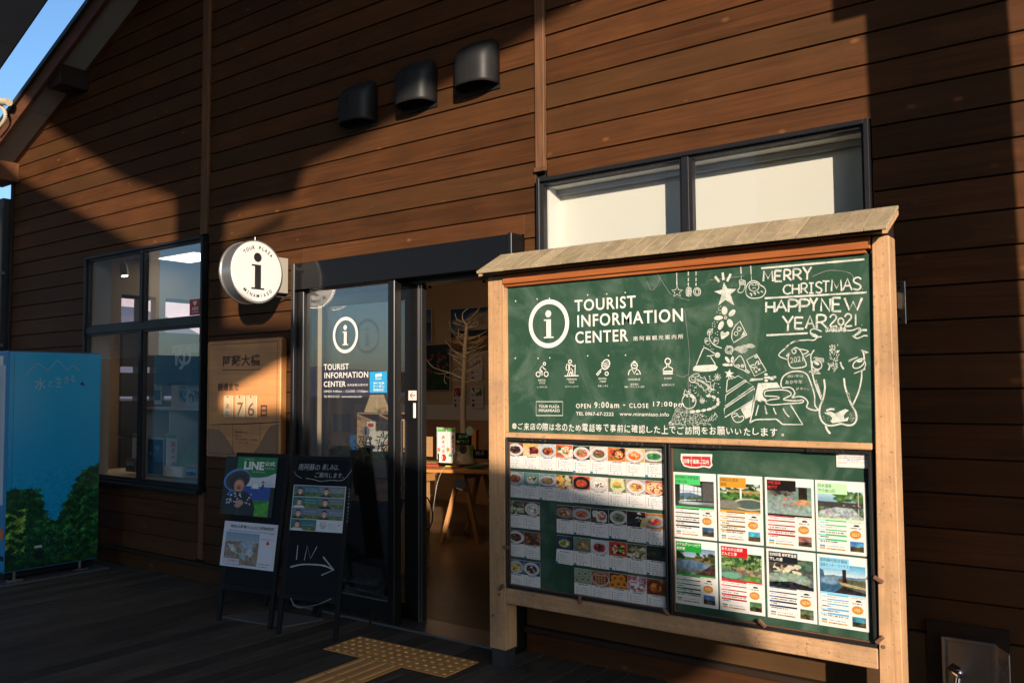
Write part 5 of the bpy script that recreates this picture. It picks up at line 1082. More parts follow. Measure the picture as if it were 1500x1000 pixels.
im = Img(70, 40, (238, 236, 232)); im.dashes(.38, .03, .68, (50, 50, 50), .05, 1, .9)
for q in range(4): im.dashes(.06, .17+q*.095, .92, (95, 95, 100), .035, .9, .7)
im.dashes(.3, .56, .7, (60, 90, 170), .04, 1, .8); im.dashes(.05, .67, .93, (110, 110, 115), .03, .9, .7); im.dashes(.05, .75, .3, (200, 60, 60), .035, 1, .8); im.dashes(.7, .92, .97, (90, 120, 180), .03, 1, .6)
im.place('print', (a.x+.001, PY-.001, a.z-.005), (b.x-.001, PY-.001, a.z-.005), (a.x+.001, PY-.001, d.z+.001), t)
# ============================================================ THINGS ON AND BY THE WALL
# --- round projecting sign: its face looks along the wall, towards +X
SX = -5.03; SC = Vector((SX, 3.80, 2.345)); SR = .222
t = thing('projecting_sign', 'round white backlit style sign with a black information letter, projecting from the wall', 'sign', (SX, 4.1, 2.345))
MB().cyl((SX-.012, SC.y, SC.z), (SX-.135, SC.y, SC.z), SR-.004, SR-.004, 64).build('case', M['alu'], t, smooth=True)
MB().cyl((SX-.010, SC.y, SC.z), (SX-.024, SC.y, SC.z), SR+.002, SR+.002, 64).build('front_rim', M['alu'], t, smooth=True)
MB().cyl((SX-.123, SC.y, SC.z), (SX-.137, SC.y, SC.z), SR+.002, SR+.002, 64).build('back_rim', M['alu'], t, smooth=True)
MB().cyl((SX-.002, SC.y, SC.z), (SX-.0095, SC.y, SC.z), SR-.012, SR-.006, 64).build('face', M['signface'], t, smooth=True)
MB().box(SX-.105, SX-.022, 3.985, 4.088, 2.215, 2.475).build('arm', M['signarm'], t, bevel=.003)
MB().cyl((SX-.05, 3.98, 2.19), (SX-.03, 4.06, 2.185), .006).cyl((SX-.03, 4.06, 2.185), (-4.91, 4.03, 2.19), .006).build('conduit', M['steeld'], t)
MB().cyl((SX-.02, 3.79, 2.565), (SX-.02, 3.79, 2.592), .006).build('eye_bolt', M['steel'], t)
NX = (1, 0, 0); UYs = (0, 1, 0)
mb = MB(); info_i(mb, (SX, SC.y+.002, SC.z+.005), .262, UYs, UZ, NX, 0); rawbuild(mb, 'information_letter', M['blackpr'], t)
def arc_text(s, r, a0, a1, h, flip=False):
    mb = MB(); n = len(s)
    for i, ch in enumerate(s):
        a = a0+(a1-a0)*i/(n-1)
        if ch == ' ': continue
        w = h*({'I': .16, 'M': .95, 'L': .55, 'P': .62, 'Z': .68, 'O': .9, 'N': .8, 'S': .6}.get(ch, .78)); cxy = Vector((0, math.cos(a)*r, math.sin(a)*r))
        up = Vector((0, math.cos(a), math.sin(a)))*(-1 if flip else 1); rt = Vector((0, math.sin(a), -math.cos(a)))*(-1 if flip else 1)
        o = Vector((SX, SC.y, SC.z))+cxy-rt*w/2-up*h/2
        text('', ch, o, o+rt*w, o+up*h, None, None, 0.014, NX, .001, mb)
    rawbuild(mb, 'sign_lettering', M['blackpr'], t)
arc_text('TOUR PLAZA', .172, math.radians(130), math.radians(48), .024); arc_text('MINAMIASO', .172, math.radians(-128), math.radians(-50), .024, True)
# --- three vent hoods
def hood(px, pz, label):
    t = thing('vent_hood', label, 'vent hood', (px, 4.09, pz), 0, 'vent hoods high on the wall')
    w, h, d = .145, .30, .15; prof = []
    n = 12
    cols = 13; rows = 14; b = MB()
    for j in range(rows+1):
        v = j/rows; z = h*v-.13
        tk = 1.0 if v < .55 else math.sqrt(max(0, 1-((v-.55)/.45)**2))
        for i in range(cols+1):
            a = -math.pi/2+math.pi*i/cols; xw = w*math.copysign(abs(math.sin(a))**.8, a)*(1 if v < .6 else (1-((v-.6)/.4)**3*.35)); yd = d*abs(math.cos(a))**.55*(.25+.75*tk)
            b.v.append((px+xw, 4.093-yd*max(tk, .08), pz+z))
    for j in range(rows):
        for i in range(cols): q = j*(cols+1)+i; b.f.append((q, q+1, q+cols+2, q+cols+1))
    o = b.build('hood_shell', M['hood'], t, smooth=True); m_ = o.modifiers.new('thick', 'SOLIDIFY'); m_.thickness = .003
    MB().box(px-.0025, px+.0025, 4.093-d-.004, 4.093-d+.002, pz-.128, pz+.06).build('seam', M['hood'], t)
    MB().cyl((px, 4.075, pz), (px, 4.098, pz), .10, n=24).build('duct_collar', M['hood'], t, smooth=True)
    MB().box(px-.15, px+.15, 4.086, 4.0925, pz-.155, pz-.12).build('drip_flange', M['hood'], t)
hood(-3.235, 3.485, 'black vent hood catching the sun, rightmost of the three high on the wall')
hood(-3.74, 3.475, 'black vent hood half in sunlight, the middle one of three high on the wall')
hood(-4.28, 3.455, 'black vent hood wholly in shadow, leftmost of the three high on the wall')
# --- wooden countdown panel
t = thing('countdown_panel', 'varnished wooden countdown panel with hanging number tags, fixed left of the door', 'wooden panel', (-5.53, 4.06, 1.45))
A = lambda px, py: at(1, 4.045, px, py)
MB().box(-5.985, -5.075, 4.046, 4.088, .99, 1.895).build('panel', M['countdown'], t, bevel=.012)
MB().box(-5.074, -5.066, 4.048, 4.088, 1.0, 1.885).build('end_grain', M['countside'], t)
y = 4.0445
q = MB(); ribbon(q, [(-5.955,y,1.02),(-5.955,y,1.865),(-5.115,y,1.865),(-5.115,y,1.02)], .006, NY, closed=True, jitter=.3)
ribbon(q, [A(308, 622), A(330, 621), A(360, 620.5), A(409, 618)], .008, NY, jitter=.4)
ribbon(q, [A(326, 542), A(382, 541)], .006, NY, jitter=.2); ribbon(q, [A(341, 622), A(341, 665)], .004, NY); ribbon(q, [A(381, 620), A(381, 650)], .004, NY)
ribbon(q, smoothpts([A(305, 628), A(322, 631), A(336, 650), A(345, 668)]), .003, NY); ribbon(q, smoothpts([A(409, 622), A(395, 626), A(384, 645), A(370, 668)]), .003, NY); ribbon(q, [A(320, 622), A(321, 630)], .004, NY)
rawbuild(q, 'burnt_line', M['burn'], t)
dk = plain('darker_stained_cliff', (.30,.15,.075,1), .5, var=.2, scale=8)
q = MB(); polyfill(q, [A(304, 628), A(312, 629), A(322, 631), A(330, 640), A(337, 652), A(345, 666), A(304, 668)], NY, .0006); rawbuild(q, 'carved_cliff', dk, t)
q = MB(); polyfill(q, [A(408, 621), A(396, 624), A(386, 640), A(381, 652), A(370, 664), A(408, 664)], NY, .0006); rawbuild(q, 'carved_cliff', dk, t)
for s, xl, xr, yb, yt in (('阿蘇大橋', 326.5, 381.5, 537, 521), ('開通まで', 319.5, 350, 572.5, 561.5), ('日', 382, 391, 610, 593)):
    txtpx(A, s, xl, xr, yb, yt, M['burn'], t, .02)
for s, xl, xr, yb, yt in (('橋梁延長 525m', 344, 364, 634, 631), ('橋高 97m', 344, 355, 639, 636), ('形式 PC3径間連続ラーメン箱桁橋', 344, 377, 644, 641), ('（アプローチ橋）', 349, 364, 649, 646)):
    txtpx(A, s, xl, xr, yb, yt, M['burn'], t, .0)
for (xa, xb2, s, lab) in ((330, 343, 'あと', None), (347, 360.5, '7', None), (362.5, 378, '6', None)):
    a = A(xa, 579); b = A(xb2, 579); d = A(xa, 611)
    tg = MB().box(a.x, b.x, 4.030, 4.040, d.z, a.z).build('number_tag', M['tagwood'], t, bevel=.002)
    q = MB(); q.cyl(((a.x+b.x)/2, 4.028, a.z-.012), ((a.x+b.x)/2, 4.045, a.z-.008), .004, n=8); q.cyl(((a.x+b.x)/2, 4.026, a.z-.004), ((a.x+b.x)/2, 4.029, a.z-.018), .003, n=6)
    q.build('hook', M['metal'], t)
    w = b.x-a.x; zc = (a.z+d.z)/2-.02; hh = .10 if s.isdigit() else .05
    if s.isdigit(): text('digit', s, (a.x+w*.2, 4.0295, zc-hh/2), (b.x-w*.18, 4.0295, zc-hh/2), (a.x+w*.26, 4.0295, zc+hh/2), M['burnl'], t, .0, NY)
    else:
        for i, ch in enumerate(s): text('tag_lettering', ch, (a.x+w*.3, 4.0295, zc-.05+.055*(1-i)), (b.x-w*.3, 4.0295, zc-.05+.055*(1-i)), (a.x+w*.3, 4.0295, zc-.012+.055*(1-i)), M['burnl'], t, 0, NY)
# --- vending machine
t = thing('vending_machine', 'blue vending machine wrapped in a print of sky and green trees, by the left window', 'vending machine', (-7.7, 3.5, 0))
VX = -7.235; VY0, VY1 = 3.10, 3.86
MB().box(-8.25, VX, VY0, VY1, .09, 1.835).build('cabinet', M['vbody'], t, bevel=.012)
MB().box(-8.20, VX-.04, VY0+.03, VY1-.02, .045, .09).build('underframe', M['metal'], t)
MB().box(-8.35, VX+.08, VY0-.03, VY1+.06, .002, .016).build('floor_plate', M['plinth'], t, bevel=.002)
for yy in (VY0+.10, VY1-.14): MB().cyl((VX-.03, yy, .016), (VX-.03, yy, .09), .012, n=10).box(VX-.05, VX+.01, yy-.05, yy+.05, .016, .03).build('levelling_foot', M['steeld'], t)
im = Img(150, 340, (10, 170, 220)); im.grad(0, 0, 1, 1, (14, 178, 226), (8, 158, 214)); im.rect(0, 0, .010, 1, (40, 150, 205)); im.rect(.05, 0, .055, 1, (8, 120, 170))
rt = np.random.default_rng(8)
MP = [(0, .645), (.04, .632), (.10, .628), (.17, .640), (.22, .632), (.30, .642), (.36, .640), (.33, .660), (.38, .668), (.35, .690), (.40, .705), (.37, .730), (.42, .745), (.41, .77), (.47, .785), (.53, .80), (.57, .785), (.56, .76), (.61, .745), (.60, .72), (.66, .70), (.64, .68), (.71, .665), (.69, .64), (.76, .625), (.74, .60), (.80, .59), (.80, .565), (.87, .565), (.89, .548), (.94, .556), (1.01, .535), (1.01, 1.01), (-.01, 1.01)]
def inside(x, y):
    r = False
    for i in range(len(MP)):
        (x0, y0), (x1, y1) = MP[i], MP[(i+1) % len(MP)]
        if (y0 > y) != (y1 > y) and x < (x1-x0)*(y-y0)/(y1-y0)+x0: r = not r
    return r
im.poly(MP, (14, 62, 42))
n_ = 0
while n_ < 5200:
    x, y = rt.uniform(-.01, 1.01), rt.uniform(.53, 1.0)
    if not inside(x+rt.normal()*.012, y+rt.normal()*.004): continue
    n_ += 1; q = .5+.5*math.sin(x*19+2.1*math.sin(y*47))*math.cos(y*88+x*11+1.5*math.sin(x*31)); q = q**1.4
    dk, lt = ((12, 60, 40), (70, 150, 66)) if x > .5 else ((10, 56, 42), (48, 128, 62))
    if x < .2 and .72 < y < .92 and q > .3: dk, lt = (50, 110, 40), (175, 205, 80)
    k = np.array(dk)*(1-q)+np.array(lt)*q; k = k*(1.05-.35*max(0, y-.85)/.15)*rt.uniform(.7, 1.25)
    im.ell(x, y, rt.uniform(.006, .022), rt.uniform(.0016, .0042), tuple(np.minimum(255, k)), .4, .95, rt.uniform(-.5, .5))
for i in range(70):
    x, y = rt.uniform(.25, .75), rt.uniform(.84, .97); im.ell(x, y, rt.uniform(.004, .010), rt.uniform(.0015, .003), (70, 150, 170), .4, .7)
im.noise(0, .53, 1, 1, 8, 2)
im.rect(.30, .90, .38, .912, (190, 200, 195)); im.rect(.30, .925, .40, .965, (26, 40, 36))
im.rect(0, .0, 1, .003, (120, 170, 200)); im.place('side_print', (VX+.001, VY0+.012, 1.825), (VX+.001, VY1-.008, 1.825), (VX+.001, VY0+.012, .10), t, M['printg'])
V = lambda px, py: at(0, VX+.0025, px, py)
q = MB(); ribbon(q, [V(37, 550), V(53, 533), V(57, 532), V(70, 543), V(83, 528), V(88, 530), V(98, 542), V(106, 535), V(109, 536), V(116, 543)], .005, NX); rawbuild(q, 'mountain_line', plain('pale_gold_line', (.42,.44,.34,1), .5), t)
pv = plain('pale_print_on_blue', (.40,.55,.54,1), .5)
for s, xl, xr, yb, yt in (('水', 51, 66.5, 571, 554), ('と', 71, 78.5, 566, 557), ('生', 81, 91.5, 567, 551), ('き', 93.5, 101, 561, 551), ('る', 102.5, 110, 559, 550)):
    a, b, d = V(xl, yb), V(xr, yb), V(xl, yt); text('lettering', s, a, (a.x, b.y, a.z), (a.x, a.y, d.z), pv, t, -.012 if s != '水' else 0, NX)
q = MB(); polyfill(q, [V(116, 562), V(120, 560), V(121, 558), V(122, 561), V(125, 565), V(120, 564)], NX); rawbuild(q, 'bird_mark', plain('dark_blue_print', (.01,.04,.2,1), .5), t)
# front of the machine, seen only as a sliver
MB().box(-8.22, VX-.03, VY0-.02, VY0+.01, .62, 1.72).build('display_window', M['acrylic'], t)
MB().box(-8.22, VX-.03, VY0-.004, VY0+.002, .62, 1.72).build('display_back', plain('white_lit_display_back', (.55,.6,.66,1), .5), t)
for k, (z, col) in enumerate(((1.60, M['red']), (1.36, M['whitepl']), (1.12, plain('leaf_green_label', (.1,.4,.08,1), .4)))):
    for i in range(7): MB().cyl((-8.14+i*.125, VY0-.016, z-.085), (-8.14+i*.125, VY0-.016, z+.03), .011, n=8).build('drink_bottle', col, t, smooth=True)
MB().box(-8.0, -7.5, VY0-.012, VY0+.002, .2, .42).build('pickup_flap', M['blackpr'], t)
FV = lambda px, py: at(1, VY0-.001, px, py)
for (y0_, y1_, col) in ((522, 546, M['whitepl']), (560, 580, M['red']), (598, 612, M['whitepl']), (612, 632, plain('green_sticker', (.1,.45,.06,1), .5)), (652, 668, M['whitepl']), (680, 697, M['navy']), (772, 790, plain('orange_sticker', (.6,.12,.03,1), .5)), (812, 822, M['navy'])):
    a = FV(-8, y0_); b = FV(4.5, y1_); MB().box(a.x, b.x, VY0-.003, VY0-.0005, b.z, a.z).build('front_sticker', col, t)
# --- A-frame chalkboards
def a_board(x, y, rz, w, label, h=1.075, leg=.21, back=.17):
    t = thing('a_frame_chalkboard', label, 'chalkboard stand', (x, y, 0), rz, 'black A-frame boards beside the door', local=True)
    lean = back/h
    f = lambda z, off=0.0: lean*z+off
    def slab(name, x0, x1, z0, z1, y0, y1, mat, bev=.003, back=False):
        s = (lambda z, o: .44-(.44-back*1.05)*z/h*1.0-o) if back else f
        return MB().hexa([(x0,s(z0,y0),z0),(x1,s(z0,y0),z0),(x1,s(z0,y1),z0),(x0,s(z0,y1),z0),(x0,s(z1,y0),z1),(x1,s(z1,y0),z1),(x1,s(z1,y1),z1),(x0,s(z1,y1),z1)]).build(name, M[mat], t, bevel=bev)
    slab('board', .024, w-.024, leg+.04, h-.03, .004, .014, 'black', 0)
    slab('leg', 0, .030, 0, h, 0, .022, 'blackleg'); slab('leg', w-.030, w, 0, h, 0, .022, 'blackleg')
    slab('top_rail', .031, w-.031, h-.03, h, 0, .022, 'blackleg'); slab('bottom_rail', .031, w-.031, leg, leg+.04, 0, .022, 'blackleg')
    slab('rear_board', .024, w-.024, leg+.04, h-.03, .004, .014, 'black', 0, True)
    slab('rear_leg', 0, .030, 0, h, 0, .022, 'blackleg', .003, True); slab('rear_leg', w-.030, w, 0, h, 0, .022, 'blackleg', .003, True)
    return t, lean
def bpoint(t, lean, rz):
    def f(u, z, o=-.001):      # u metres from the left leg along the board, z height
        ca, sa = math.cos(rz), math.sin(rz); yy = lean*z+o
        return Vector((t.location.x+u*ca-yy*sa, t.location.y+u*sa+yy*ca, z))
    return f
a1 = math.radians(9); T1, L1 = a_board(-4.97, 3.45, a1, .475, 'black A-frame stand carrying a green topped poster and a white volcano notice', 1.085, .20, .165)
a2 = math.radians(15); T2, L2 = a_board(-4.385, 3.47, a2, .44, 'black A-frame chalkboard with IN and an arrow chalked on it', 1.085, .21)
f1, f2 = bpoint(T1, L1, a1), bpoint(T2, L2, a2)
def bplane(fn):
    o = fn(0, 0); ex = (fn(1, 0)-o); ez = (fn(0, 1)-o); n = ex.cross(ez).normalized()
    def g(px, py, lift=0.0):
        d = FW*F_+RT*(px-750)-UP*(py-500); tt = (o-CAMP).dot(n)/d.dot(n); return CAMP+d*tt+n*lift
    return g, n, ex, ez.normalized()

F_ = 1256.23
G1, n1, e1x, e1z = bplane(f1); G2, n2, e2x, e2z = bplane(f2)
def onboard(G, e, ez, px, py, w_px, h_px):
    """a true rectangle on the board from its photo corners: top-left, width to px+w, height to py+h"""
    a = G(px, py); b = G(px+w_px, py); d = G(px, py+h_px); w = abs((b-a).dot(e)); h = abs((a-d).dot(ez))
    return a, a+e*w, a-ez*h
# poster 1: green header with a portrait under a straw hat
t = thing('portrait_poster', 'green headed poster with an elderly woman in a straw hat, on the left stand', 'poster', G1(370, 710))
im = Img(88, 100, (4, 5, 7))
im.rect(.24, 0, 1.0, .56, (224, 224, 232)); im.rect(.24, 0, 1.0, .27, (20, 128, 58)); im.ell(.62, .18, .40, .17, (20, 128, 58))
im.grad(.12, .50, .92, .75, (40, 80, 180), (60, 110, 200)); im.ell(.62, .66, .36, .16, (40, 78, 165)); im.poly([(.12, .75), (.92, .72), (.92, 1), (.12, 1)], (50, 130, 40)); im.poly([(.5, .86), (.92, .74), (.92, 1), (.5, 1)], (80, 160, 45)); im.noise(.4, .74, .92, 1, 12, 4)
im.a[(im.Y > .5) & (im.X > .92)] = (4, 5, 7)
im.a[(im.Y < .56) & (im.X < .24) & (im.Y < .2)] = (4, 5, 7)
im.ell(.26, .40, .262, .185, (90, 140, 215), .05, 1, -.3); im.ell(.275, .41, .238, .16, (60, 52, 42), .08, 1, -.3); im.ell(.30, .44, .17, .11, (36, 30, 26), .3, 1, -.3)
im.ell(.32, .47, .115, .12, (44, 62, 78), .1); im.ell(.315, .505, .098, .11, (226, 140, 112), .12); im.ell(.30, .455, .06, .024, (236, 160, 130), .4); im.rect(.262, .488, .290, .495, (70, 40, 34)); im.rect(.335, .486, .366, .493, (70, 40, 34)); im.ell(.315, .515, .02, .025, (170, 92, 74), .4); im.ell(.318, .548, .04, .013, (90, 36, 34), .3); im.ell(.27, .53, .022, .02, (205, 118, 98), .5); im.ell(.365, .53, .022, .02, (205, 118, 98), .5)
im.poly([(.18, .62), (.32, .60), (.48, .60), (.60, .72), (.66, .86), (.66, 1), (.06, 1), (.05, .86), (.10, .72)], (18, 22, 32))
im.dabs(.1, .63, .6, .82, [(205, 210, 220)], 32, .010, .018, 1.1); im.ell(.36, .79, .075, .05, (205, 150, 140), .2); im.ell(.33, .84, .065, .035, (196, 140, 130), .2); im.rect(.33, .87, .345, 1, (70, 90, 60))
im.rect(.56, .44, .70, .545, (196, 206, 200)); im.rect(.575, .455, .685, .535, (238, 238, 240)); im.ell(.77, .435, .028, .03, (60, 40, 36), .2); im.ell(.77, .445, .02, .02, (225, 190, 165), .2); im.poly([(.745, .465), (.795, .465), (.79, .545), (.75, .545)], (40, 60, 120)); im.dashes(.81, .42, .93, (90, 90, 100), .01, .8, .8); im.dashes(.81, .46, .98, (90, 90, 100), .01, .8, .8); im.dashes(.81, .53, .94, (110, 150, 110), .012, .9, .8)
TL, TR, BL = onboard(G1, e1x, e1z, 332.5, 667.5, 75.5, 85); im.place('print', TL+n1*.001, TR+n1*.001, BL+n1*.001, t)
def bt(G, e, ez, n, s, xl, xr, yb, yt, mat, par, bold=0, name='lettering', lift=.003):
    a = G(xl, yb); w = abs((G(xr, yb)-a).dot(e)); h = abs((G(xl, yt)-a).dot(ez)); return text(name, s, a, a+e*w, a+ez*h, mat, par, bold, n, lift)
for s, xl, xr, yb, yt, bo in (('LINE', 357.5, 387, 687, 675, .045), ('公式', 388, 403.5, 682, 675.5, .03), ('アカウント', 388, 403, 687, 684.3, 0), ('みなみあそむら', 358, 374, 673, 671, 0), ('はじめましたよ。', 370, 389, 691.5, 689.5, 0)): bt(G1, e1x, e1z, n1, s, xl, xr, yb, yt, M['whitepr'], t, bo)
# poster 2: crater notice
t = thing('volcano_notice', 'white volcano crater notice with a steaming crater photo, low on the left stand', 'notice', G1(365, 797))
im = Img(90, 72, (226, 224, 232)); im.grad(.06, .24, .69, .48, (135, 160, 185), (165, 180, 192)); im.rect(.06, .44, .69, .95, (150, 128, 110))
im.poly([(.06, .48), (.2, .44), (.35, .42), (.5, .46), (.69, .42), (.69, .5), (.06, .5)], (138, 118, 102)); im.poly([(.1, .50), (.22, .52), (.3, .68), (.45, .82), (.36, .74), (.2, .66)], (205, 210, 214)); im.ell(.48, .52, .13, .12, (165, 178, 192), .6); im.poly([(.3, .70), (.42, .66), (.5, .70), (.44, .84)], (150, 180, 178)); im.ell(.54, .66, .06, .09, (200, 206, 220), .6); im.noise(.06, .42, .69, .95, 16, 3)
im.rect(.05, .82, .36, .95, (210, 212, 226)); im.rect(.73, .54, .94, .80, (226, 226, 238)); im.dashes(.72, .33, .96, (70, 80, 130), .014, .9, .8); im.rect(.835, .38, .865, .42, (210, 30, 30)); im.poly([(.81, .42), (.89, .42), (.85, .46)], (210, 30, 30)); im.dashes(.7, .87, .95, (60, 60, 90), .016, .9, .8); im.dashes(.7, .93, .9, (60, 60, 90), .016, .9, .8)
TL, TR, BL = onboard(G1, e1x, e1z, 330, 762, 78.5, 66); MB().hexa([tuple(v) for v in (BL-n1*.0, BL+(TR-TL), BL+(TR-TL)+n1*.001, BL+n1*.001, TL, TR, TR+n1*.001, TL+n1*.001)]).build('paper', M['paper'], t)
im.place('print', TL+n1*.0015, TR+n1*.0015, BL+n1*.0015, t)
for s, xl, xr, yb, yt, bo, mt in (('現在の阿蘇火山火口規制情報', 338, 403, 772, 767, .02, M['blackpr']), ('Information on restrictions for the Aso Volcano Crater', 336, 404.5, 776.5, 774, 0, plain('blue_ink', (.02,.08,.4,1), .5)), ('コチラ', 394.5, 401.5, 783, 780.8, .02, M['red']), ('随時更新中', 334.5, 348, 821, 818.8, .03, M['red']), ('Real time information', 330, 351.5, 825.5, 823.5, 0, plain('blue_ink_small', (.02,.08,.4,1), .5))):
    bt(G1, e1x, e1z, n1, s, xl, xr, yb, yt, mt, t, bo)
# poster 3: grid of portraits
t = thing('portrait_grid_poster', 'laminated poster with seven small portraits in two columns, on the right stand', 'poster', G2(465, 745))
im = Img(96, 92, (214, 216, 222)); cells = [(0, 0), (1, 0), (0, 1), (1, 1), (0, 2), (1, 2), (0, 3)]
for k, (i, j) in enumerate(cells):
    x0, y0 = .015+i*.49, .015+j*.245; x1, y1 = x0+.48, y0+.235; top = [(70,110,125),(120,128,135),(50,115,110),(105,118,118),(110,120,140),(115,125,150),(50,110,115)][k]
    im.grad(x0, y0, x1, y1, top, tuple(v*.9+10 for v in top)); im.rect(x0, y0+.15, x1, y1, (88, 112, 70)); 
    m = (im.X >= x0) & (im.X < x1) & (im.Y >= y0) & (im.Y < y1); sv = im.a.copy()
    im.dabs(x0, y0+.16, x1, y1, [(100, 122, 60), (60, 92, 50), (130, 140, 80)], 16, .012, .03)
    px_ = x0+(.12 if i == 0 else .13); sh = (22, 26, 28) if k not in (2, 6) else (215, 218, 225)
    im.ell(px_, y1+.0, .115, .05, sh, .1); im.rect(px_-.020, y0+.15, px_+.020, y0+.20, (190, 138, 112)); im.ell(px_, y0+.082, .046, .050, (30, 26, 26), .15); im.ell(px_, y0+.118, .042, .062, (224, 168, 140), .12); im.ell(px_, y0+.052, .040, .018, (30, 26, 26), .2); im.ell(px_, y0+.148, .016, .007, (245, 235, 228), .3)
    im.rect(px_-.026, y0+.108, px_-.010, y0+.114, (60, 40, 34)); im.rect(px_+.010, y0+.108, px_+.026, y0+.114, (60, 40, 34))
    for q in range(2): im.dashes(x0+.22, y0+.06+q*.05, x1-.03, (200, 210, 214), .02, .8, .55)
    im.a[~m] = sv[~m]
im.ell(.63, .865, .055, .07, (40, 42, 50), 0, 1, 0, .12); im.dashes(.6, .845, .66, (40, 42, 50), .02, 1, .9); im.dashes(.6, .88, .66, (40, 42, 50), .02, 1, .9); im.dashes(.72, .83, .82, (90, 90, 100), .012, .9, .7); im.dashes(.72, .87, .86, (90, 90, 100), .012, .9, .7); im.dashes(.72, .91, .88, (90, 90, 100), .012, .9, .7); im.ell(.93, .84, .014, .018, (200, 60, 60), .2)
TL, TR, BL = onboard(G2, e2x, e2z, 431, 709.5, 76.5, 66.5); MB().hexa([tuple(v) for v in (BL, BL+(TR-TL), BL+(TR-TL)+n2*.0012, BL+n2*.0012, TL, TR, TR+n2*.0012, TL+n2*.0012)]).build('laminate', M['paper'], t)
im.place('print', TL+n2*.0018, TR+n2*.0018, BL+n2*.0018, t)
chalkdim = plain('thin_chalk_marker', (.42,.43,.46,1), .9, var=.2, scale=90)
for s, xl, xr, yb, yt in (('南阿蘇の', 437, 468, 688, 678.5), ('楽しみは、', 472, 496, 688, 679), ('ご案内します。', 461, 503, 699, 691)): bt(G2, e2x, e2z, n2, s, xl, xr, yb, yt, chalkdim, T2 if False else None, 0, 'x') if False else None
cm = MB()
for s, xl, xr, yb, yt in (('南阿蘇の', 437, 468, 688, 678.5), ('楽しみは、', 472, 496, 688, 679), ('ご案内します。', 461, 503, 699, 691)):
    a = G2(xl, yb); w = abs((G2(xr, yb)-a).dot(e2x)); h = abs((G2(xl, yt)-a).dot(e2z)); text('', s, a, a+e2x*w, a+e2z*h+e2x*.006, None, None, 0, n2, .002, cm)
for i, ch in enumerate('交流館や名産もどうぞ'):
    a = G2(510.5-i*.35, 718+i*5.2); text('', ch, a, a+e2x*.013, a+e2z*.013, None, None, 0, n2, .002, cm)
def chalk2(pts, w, sm=True): P = [G2(*p) for p in pts]; ribbon(cm, smoothpts(P) if sm else P, w, n2, .002, jitter=.2)
chalk2([(431, 690), (435, 696), (442, 700)], .003); chalk2([(448, 700), (460, 702), (470, 704.5), (485, 703), (500, 703.5), (508, 698), (516, 687)], .0034)
chalk2([(436.5, 798), (434.5, 819)], .006, False); chalk2([(446, 820), (450.5, 799), (455, 818), (464.5, 800)], .005, False)
chalk2([(425.5, 830), (440, 826.5), (455, 826), (475, 828), (489, 834)], .009); chalk2([(473.5, 815), (489, 834), (471, 842)], .008, False)
base = Vector(T2.location); inv = Matrix.Rotation(-a2, 4, 'Z')
cm.f and None
cm.v = [tuple(inv @ (Vector(p)-base)) for p in cm.v]; rawbuild(cm, 'chalk_writing', chalkdim, T2)['kind'] = 'stuff'
t = MB().tube([tuple(p) for p in smoothpts([Vector((-4.24, 3.47, .24)), Vector((-4.15, 3.45, .20)), Vector((-4.05, 3.52, .22)), Vector((-4.0, 3.58, .25))])], .004, 6)
t.v = [tuple(inv @ (Vector(p)-base)) for p in t.v]; t.build('safety_chain', M['steeld'], T2)
# --- yellow tactile tiles
TILE = .298
def warning_tile():
    t = thing('tactile_tile', 'x', 'tactile tile', (0,0,0), 0, 'yellow studded warning tiles by the door', local=True)
    MB().box(0, TILE, 0, TILE, .0, .006).build('base', M['yellow'], t, bevel=.002)
    s = MB()
    for i in range(5):
        for j in range(5):
            cx, cy_ = .03+i*.06, .03+j*.06; b0 = len(s.v)
            for (r_, z) in ((.013, .006), (.011, .0095), (.007, .011)):
                s.v += [(cx+r_*math.cos(a*math.pi/5), cy_+r_*math.sin(a*math.pi/5), z) for a in range(10)]
            for k in range(2):
                for a in range(10): s.f.append((b0+k*10+a, b0+k*10+(a+1) % 10, b0+(k+1)*10+(a+1) % 10, b0+(k+1)*10+a))
            s.f.append(tuple(range(b0+20, b0+30)))
    o = s.build('studs', M['yellowb'], t); o['kind'] = 'stuff'
    return t
def guide_tile():
    t = thing('guide_tile', 'x', 'tactile tile', (0,0,0), 0, 'yellow barred guide tiles leading to the door', local=True)
    MB().box(0, TILE, 0, TILE, .0, .006).build('base', M['yellow'], t, bevel=.002)
    for i in range(4): MB().box(.025+i*.075, .048+i*.075, .012, TILE-.012, .006, .0115).build('bar', M['yellowb'], t, bevel=.003)
    return t
def dup(root, loc, label, rz=None):
    r = root.copy(); COL.objects.link(r); r.location = loc; r['label'] = label
    if rz is not None: r.rotation_euler = (0, 0, rz)
    for ch in root.children: k = ch.copy(); COL.objects.link(k); k.parent = r
    return r
rzt = math.radians(2.2); o = Vector((-3.895, 3.425, .003)); ux_ = Vector((math.cos(rzt), math.sin(rzt), 0)); uy_ = Vector((-math.sin(rzt), math.cos(rzt), 0))
wt = warning_tile(); wt.location = o; wt.rotation_euler = (0, 0, rzt); wt['label'] = 'yellow studded tactile tile, left end of the cross bar near the A-frame board'
dup(wt, o+ux_*.302, 'yellow studded tactile tile, middle of the cross bar where the guide strip meets it', rzt); dup(wt, o+ux_*.604, 'yellow studded tactile tile, right end of the cross bar nearest the notice board post', rzt)
gt = guide_tile(); gt.location = o+ux_*.302-uy_*.302; gt.rotation_euler = (0, 0, rzt); gt['label'] = 'yellow barred guide tile directly below the studded cross bar'
dup(gt, o+ux_*.302-uy_*.604, 'yellow barred guide tile at the bottom edge of the photograph', rzt)
dup(gt, o+ux_*.302-uy_*.906, 'yellow barred guide tile continuing toward the viewer below the picture edge', rzt)
